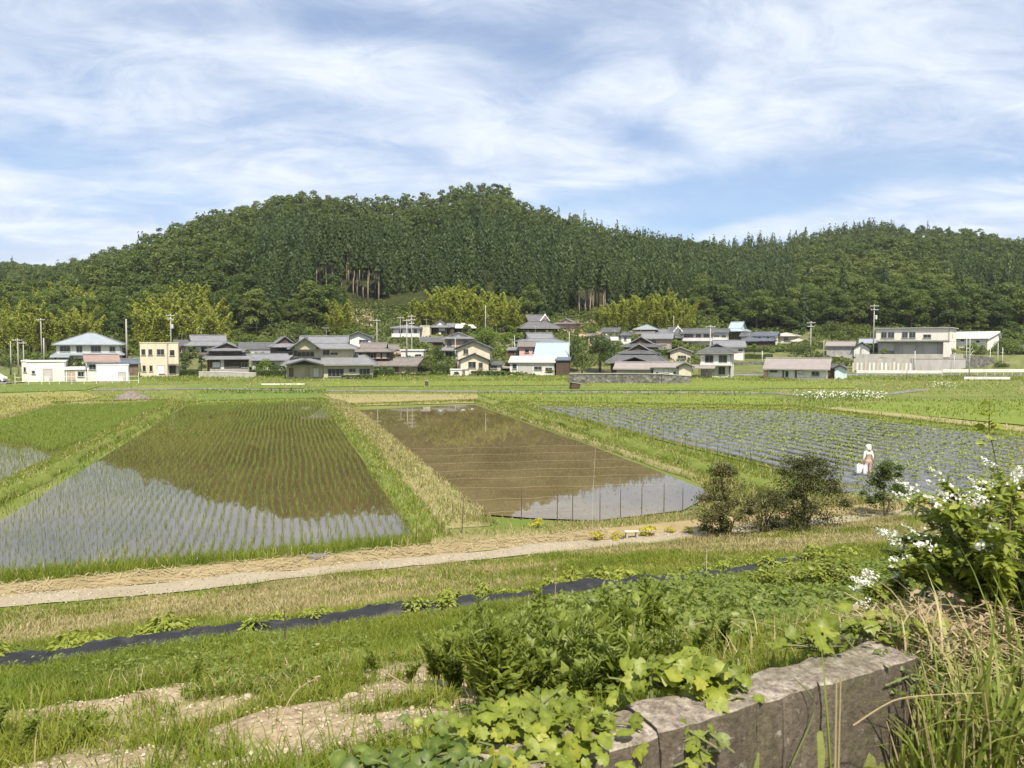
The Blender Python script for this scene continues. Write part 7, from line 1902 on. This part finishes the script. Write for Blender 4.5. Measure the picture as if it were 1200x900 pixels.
# sapling twig standing above the shrubs
c = ground_at(1168, 690); mb = MB(); root = empty('sapling', c)
tip = P(1160, 470, c.y) - c; pts = [(0, 0, 0), tuple(Vector((.03, 0, tip.z*.5))), tuple(Vector((tip.x, 0, tip.z*.85))), tuple(tip)]
mb.tube(pts, [.008, .006, .004, .002], 5); mb.build('stem', M['stemgreen'], root)
n = 26; q = g7.uniform(.72, 1.0, n); C = np.stack([tip.x*q + g7.normal(size=n)*.05, g7.normal(size=n)*.05, tip.z*q], 1); a = g7.uniform(0, 6.28, n)
leaves('leaves', [leaf_shape(C, g7.normal(size=(n, 3))*.4+np.array([0, 0, .9]), np.stack([np.cos(a), np.sin(a), np.full(n, -.3)], 1), .085, OVATE, g7)], M['lf_bean'], root)
tag(root, 'slender sapling twig with a few pale leaves above the white-flowering shrubs', 'sapling')
# ---- broad-leaved ground cover over the slope
n = 110000; x, y = scatter_uv(n, -6, 18, 2.4, 12.5, g7); z = H(x, y); k = visible(x, y, z, 350); x, y, z = x[k], y[k], z[k]
u_, v_ = uv(x, y); w = fbm(x*.55+40, y*.55+7, 4); right = smooth01((u_-1.2)/2.5)
k = (g7.uniform(0, 1, len(x)) < np.clip(smooth01((w-.44)/.14)*.8 + right*.75, 0, 1)*(1-soil_mask(x, y))) & ~((v_ > 10.45) & (v_ < 11.5) & (u_ < 9.9)); x, y, z, w, right = x[k], y[k], z[k], w[k], right[k]
hgt = (.03 + .22*right*smooth01((9.6-v_[k])/1.5)*fbm(x*1.7, y*1.7, 3)**1.2 + .10*smooth01((w-.5)/.1))*g7.uniform(.2, 1.1, len(x))
a = g7.uniform(0, 6.28, len(x)); n = len(x)
v_, f_ = leaf_shape(np.stack([x, y, z+hgt], 1), g7.normal(size=(n, 3))*.45 + np.array([0, -.15, 1.]), np.stack([np.cos(a), np.sin(a), -.2+0*a], 1), (.045+.03*right)*g7.uniform(.6, 1.4, n), OVATE, g7)
tag(leaves('ground_cover', [(v_, f_)], M['lf_cover'], None), kind='stuff')
# ---- fine dense turf in the near part (short blades between the taller grass)
for lo, hi, n, hh, nm, mt in ((2.3, 5.2, 120000, .07, 'short_grass', 'grass'), (5.0, 9.5, 150000, .08, 'short_grass', 'grass_lush'), (9, 13.5, 120000, .10, 'short_grass', 'grass'), (13, 20.6, 120000, .11, 'short_grass', 'grass_yel'), (11.5, 20.6, 90000, .10, 'short_dry_grass', 'grass_dry')):
    x, y = scatter_uv(int(n*1.5), -hi*1.05-1, hi*1.05+4, lo, hi, g7); z = H(x, y); k = visible(x, y, z, 300); x, y, z = x[k], y[k], z[k]
    dn = smooth01((fbm(x*.8+13, y*.8+5, 4)-.28)/.25); u_, v_ = uv(x, y)
    dd = dry_mask(x, y) if 'dry' in nm else 1-dry_mask(x, y)*.6
    k = (g7.uniform(0, 1, len(x)) < (1-soil_mask(x, y)*.98)*(.25+.75*dn)*dd) & ~((v_ > 10.45) & (v_ < 11.5) & (u_ < 9.9)); x, y, z = x[k], y[k], z[k]
    V = blades(np.stack([x, y, z-.01], 1), hh*g7.uniform(.4, 1.6, len(x)), .0045+.0007*np.hypot(x, y), g7, 1.1)
    tag(link(nm, blade_mesh(nm, V), M[mt]), kind='stuff')
M['pale_stone'] = dirty('pale_stone', (.42, .36, .27), .4, 6, .9, .15, streak=False, bump=.4)
# ---- tall broad grass at the right end, dead straw at its foot
def strap(P0, az, L, w, bend, g, seg=7):
    """long arching grass leaf"""
    n = len(P0); q = np.linspace(0, 1, seg)
    d = np.stack([np.cos(az), np.sin(az), 0*az], 1); s = np.stack([-np.sin(az), np.cos(az), 0*az], 1)
    hor = L[:, None]*bend[:, None]*q[None]**2*.8; ver = L[:, None]*(q[None] - .55*bend[:, None]*q[None]**2.4)
    ctr = P0[:, None] + d[:, None]*hor[..., None] + np.array([0, 0, 1.])*ver[..., None]
    ww = w[:, None]*(1-q[None]**2.2)*(.55+.9*q[None]*(1-q[None])*2)*.5
    V = np.empty((n, seg, 2, 3)); V[:, :, 0] = ctr - s[:, None]*ww[..., None]; V[:, :, 1] = ctr + s[:, None]*ww[..., None]
    base = np.arange(n)[:, None, None]*seg*2; i = np.arange(seg-1)
    F = np.stack([i*2, i*2+1, i*2+3, i*2+2], 1)[None] + base
    return V.reshape(-1, 3), F.reshape(-1, 4)
M['reed'] = leaf_mat('tall_grass_leaves', [(.09, .14, .02), (.16, .21, .035), (.24, .27, .06), (.33, .31, .12)], .35)
def reed_clump(px_, v0, n, Lr, wr, label, br=(.15, 1.0), z=None, rr=.06):
    X_, Y_ = at_s(px_, v0); c = Vector((X_, Y_, 0)); c.z = Hs(c.x, c.y) if z is None else z
    root = empty('tall_grass', c); P0 = np.stack([g7.normal(size=n)*rr, g7.normal(size=n)*rr, np.full(n, -.02)], 1)
    V, F = strap(P0, g7.uniform(0, 6.28, n), g7.uniform(*Lr, n), g7.uniform(*wr, n), g7.uniform(*br, n), g7)
    link('blades', mesh_np('blades', V, [F], True), M['reed'], root)
    mb = MB()
    for j in range(max(3, n//7)):
        p = P0[j]; mb.tube([(p[0], p[1], -.03), (p[0]*1.3, p[1]*1.3, Lr[0]*.45), (p[0]*1.9, p[1]*1.9, Lr[0]*.8)], [.005, .004, .002], 5)
    mb.build('stalk', M['stemdry'], root)
    return tag(root, label, 'grass clump')
for p, v0, n, L, w, lab in ((1098, 1.86, 26, (.50, .80), (.012, .020), 'tall green grass clump just right of the wall end'), (1128, 1.80, 32, (.60, .95), (.012, .022), 'tall arching grass clump second from the wall end'), (1158, 1.82, 36, (.75, 1.15), (.013, .024), 'tallest broad-bladed grass clump at the right edge'),
        (1190, 1.78, 36, (.8, 1.2), (.013, .024), 'broad-bladed grass clump cut by the right edge'), (1176, 2.45, 18, (.4, .7), (.008, .016), 'grass clump behind the wall at the right edge'), (1140, 2.4, 14, (.35, .6), (.008, .015), 'grass clump behind the wall near the low flowering shrub'), (1215, 1.9, 20, (.8, 1.2), (.013, .024), 'grass clump half outside the right edge')):
    reed_clump(p, v0, n, L, w, lab)
for p, v0, n, L, lab in ((1078, 2.08, 24, (.22, .42), 'dry brown grass clump hanging over the wall end'), (1092, 1.97, 34, (.2, .42), 'matted dry grass clump against the broken wall end'), (1055, 2.14, 16, (.15, .3), 'short dry grass clump on the wall just before its end'), (1085, 1.75, 26, (.2, .45), 'dry grass clump at the wall foot beside the first green clump'), (1130, 1.6, 26, (.2, .45), 'dry matted grass clump low at the right bottom')):
    o = reed_clump(p, v0, n, L, (.004, .009), lab, (.5, 1.5), WTOP-.03 if v0 > 2 else (WTOP-.25 if v0 > 1.9 else None), .07)
    o.children[0].data.materials.clear(); o.children[0].data.materials.append(M['grass_dry'])
reed_clump(982, 1.72, 3, (.95, 1.12), (.012, .015), 'single tall grass shoot standing before the wall joint', (.05, .25), rr=.01)
reed_clump(1010, 1.55, 10, (.18, .34), (.006, .010), 'short tuft of grass at the foot of the wall', rr=.03)
reed_clump(1050, 1.5, 8, (.15, .3), (.005, .009), 'thin grass tuft in the dead straw', rr=.04)
reed_clump(930, 1.5, 5, (.15, .26), (.006, .009), 'small grass tuft at the bottom edge before the wall', rr=.03)
n = 9000; x, y = scatter_uv(n, 1.0, 4.4, .9, 2.6, g7); u_, v_ = uv(x, y); k = (s_of(u_, v_) < 1.96) | (u_ > 2.5); x, y = x[k], y[k]; n = len(x); z = H(x, y)
V = []; L = g7.uniform(.08, .42, n); az = g7.uniform(0, 6.28, n); ti = g7.normal(size=n)*.16
d = np.stack([np.cos(az)*np.cos(ti), np.sin(az)*np.cos(ti), np.sin(ti)], 1); s = np.stack([-np.sin(az), np.cos(az), 0*az], 1); wd = g7.uniform(.0015, .0045, n)[:, None]
C = np.stack([x, y, z + .01 + .14*g7.uniform(0, 1, n)**1.6], 1); bow = np.array([0, 0, 1.])*(g7.uniform(-.1, .25, n)*L)[:, None]
Vq = np.stack([C-d*L[:, None]*.5-s*wd, C-d*L[:, None]*.5+s*wd, C+bow+s*wd, C+bow-s*wd, C+d*L[:, None]*.5-s*wd*.4, C+d*L[:, None]*.5+s*wd*.4], 1).reshape(-1, 3)
o = np.arange(n)[:, None]*6
tag(link('straw', mesh_np('straw', Vq, [o+np.array([[0, 1, 2, 3]]), o+np.array([[3, 2, 5, 4]])]), M['grass_dry']), kind='stuff')
n = 500; x, y = scatter_uv(n, 1.1, 4.2, .9, 2.0, g7); a = g7.uniform(0, 6.28, n)
M['lf_dead'] = leaf_mat('dead_leaves', [(.17, .115, .075), (.27, .195, .13), (.38, .31, .22)], .1)
tag(leaves('fallen_leaves', [leaf_shape(np.stack([x, y, H(x, y)+.02+.05*g7.uniform(0, 1, n)], 1), g7.normal(size=(n, 3))*.6+np.array([0, 0, 1.]), np.stack([np.cos(a), np.sin(a), 0*a], 1), .03*g7.uniform(.6, 1.5, n), OVATE, g7)], M['lf_dead'], None), kind='stuff')
n = 170; a = g7.uniform(0, 6.28, n); x, y = scatter_uv(n, 2.45, 3.1, 2.0, 2.35, g7)
tag(leaves('fallen_leaves', [leaf_shape(np.stack([x, y, WTOP - .02 + .12*g7.uniform(0, 1, n)], 1), g7.normal(size=(n, 3))*.6+np.array([0, 0, 1.]), np.stack([np.cos(a), np.sin(a), -.3+0*a], 1), .028*g7.uniform(.6, 1.5, n), OVATE, g7)], M['lf_dead'], None), kind='stuff')
for p, v0 in ((1150, 1.5), (1120, 1.35), (1180, 1.6)):
    X_, Y_ = at_s(p, v0); c = Vector((X_, Y_, Hs(X_, Y_)))
    place_tree(pw, k_, c, p, (.3, .3, .28), 'small green weed growing through the dead straw', 'weed', 'weeds in the dead straw'); k_ += 1
n = 2600; x, y = scatter_uv(n, -26, 12, 22.0, 23.4, g7); z = np.maximum(H(x, y), .22)
L = g7.uniform(.10, .45, n); az = g7.uniform(0, 6.28, n); d = np.stack([np.cos(az), np.sin(az), g7.normal(size=n)*.15], 1); s = np.stack([-np.sin(az), np.cos(az), 0*az], 1); wd = g7.uniform(.006, .014, n)[:, None]
C = np.stack([x, y, z+.03+.05*g7.uniform(0, 1, n)], 1)
Vq = np.stack([C-d*L[:, None]*.5-s*wd, C-d*L[:, None]*.5+s*wd, C+d*L[:, None]*.5+s*wd, C+d*L[:, None]*.5-s*wd], 1).reshape(-1, 3)
tag(link('straw', cards_mesh('straw', Vq), M['grass_dry']), kind='stuff')
n = 3000; x, y = scatter_uv(n, -26, 14, 20.7, 22.3, g7)
tag(link('gravel', cards_mesh('gravel', cards(np.stack([x, y, np.maximum(H(x, y), .22)+.04], 1), rand_dirs(n, g7)*.5+np.array([0, 0, .8]), .05*g7.uniform(.4, 1.5, n), .04, g7)), M['pale_stone']), kind='stuff')
# pale dry seed stems and an arching bramble cane close to the camera
def cane(label, pts, r, mat, head=0):
    o = Vector(pts[0]); mb = MB(); q = [Vector(p)-o for p in pts]
    sm = []
    for i in range(len(q)-1):
        p0, p1, p2, p3 = q[max(i-1, 0)], q[i], q[i+1], q[min(i+2, len(q)-1)]
        for t_ in (0, .25, .5, .75):
            sm.append(.5*((2*p1)+(p2-p0)*t_+(2*p0-5*p1+4*p2-p3)*t_*t_+(3*p1-p0-3*p2+p3)*t_**3))
    sm.append(q[-1]); mb.tube(sm, list(np.linspace(r, r*.45, len(sm))), 5)
    root = empty('dry_stem', o); mb.build('stem', M[mat], root)
    if head:
        n = 40; k = g7.uniform(.80, 1, n); idx = (k*(len(sm)-1)).astype(int); C = np.array([sm[i] for i in idx]) + g7.normal(size=(n, 3))*.006
        link('seed_head', cards_mesh('seed_head', cards(C, rand_dirs(n, g7), .018, .006, g7)), M['grass_dry'], root)
    return tag(root, label, 'dry stem')
cane('pale dry grass stem with a nodding seed head at the lower left', [P(318, 905, 2.6), P(328, 850, 2.65), P(345, 812, 2.7), P(376, 792, 2.72)], .0035, 'stemdry', 1)
cane('arching dry cane curving over the weeds behind the wall', [P(745, 765, 4.3), P(790, 740, 4.25), P(850, 725, 4.2), P(910, 735, 4.1), P(935, 752, 4.0)], .003, 'stemdry')
cane('thin bent stem leaning over the bare soil', [P(455, 790, 4.6), P(500, 815, 4.3), P(545, 825, 4.0), P(575, 850, 3.6)], .004, 'stemdry')
cane('upright straw-coloured seed stem in front of the tall weeds', [P(640, 800, 4.2), P(648, 760, 4.2), P(650, 715, 4.2), P(652, 655, 4.2)], .004, 'stemdry', 1)
cane('thin green runner crossing the wall face', [wpt(905, -.03, -.36), wpt(935, -.035, -.2), wpt(955, -.04, -.05), wpt(930, -.0, .04)], .004, 'stemgreen')
cane('long pale dead cane lying across the straw', [P(1000, 850, 2.45), P(1045, 822, 2.45), P(1085, 815, 2.45), P(1150, 812, 2.5)], .0025, 'stemdry')
# grassy weed at the bottom-left corner
c = ground_at(30, 880)
for j, (dx, dy, lab) in enumerate(((0, 0, 'foremost one'), (.22, .15, 'one just behind the foremost'), (-.25, .1, 'one cut by the left edge'))):
    place_tree(pw, k_+j, (c.x+dx, c.y+dy, Hs(c.x+dx, c.y+dy)), j, (.5, .5, .42), f'leafy weed in the lower left corner, {lab}', 'weed', None)
# stones in the bare soil
def stone_proto():
    bm = bmesh.new(); bmesh.ops.create_icosphere(bm, subdivisions=2, radius=1)
    k = g7.uniform(.6, 1.2, 3)
    for v in bm.verts:
        d = 1 + .5*(float(vnoise(v.co.x*1.3+k[0]*9, v.co.y*1.3+v.co.z*1.7+k[1]*7))-.5); v.co = Vector((v.co.x*k[0]*d, v.co.y*k[1]*d, v.co.z*.6*d))
    me = bpy.data.meshes.new('stone'); bm.to_mesh(me); bm.free(); me.materials.append(M['pale_stone']); return me
ps_ = [stone_proto() for _ in range(5)]; n_ = 0; tries = 0
while n_ < 70 and tries < 3000:
    tries += 1; x, y = scatter_uv(1, -4, 1.5, 2.9, 6.4, g7); x, y = float(x[0]), float(y[0])
    if soil_mask(np.array([x]), np.array([y]))[0] < .5: continue
    o = link('stone', ps_[n_ % 5]); s = .014*math.exp(g7.normal()*.5); o.location = (x, y, Hs(x, y)+s*.2); o.scale = (s, s, s); o.rotation_euler = (g7.uniform(-.3, .3), g7.uniform(-.3, .3), g7.uniform(0, 6.28))
    tag(o, 'pale pebble lying in the bare sandy soil at the lower left', 'stone', 'pebbles in the bare soil'); n_ += 1
n = 9000; x, y = scatter_uv(n, -5, 2, 2.8, 6.6, g7); k = g7.uniform(0, 1, n) < soil_mask(x, y); x, y = x[k], y[k]; n = len(x)
tag(link('gravel', cards_mesh('gravel', cards(np.stack([x, y, H(x, y)+.006], 1), rand_dirs(n, g7)*.5+np.array([0, 0, .8]), .018*g7.uniform(.4, 1.5, n), .014, g7)), M['pale_stone']), kind='stuff')
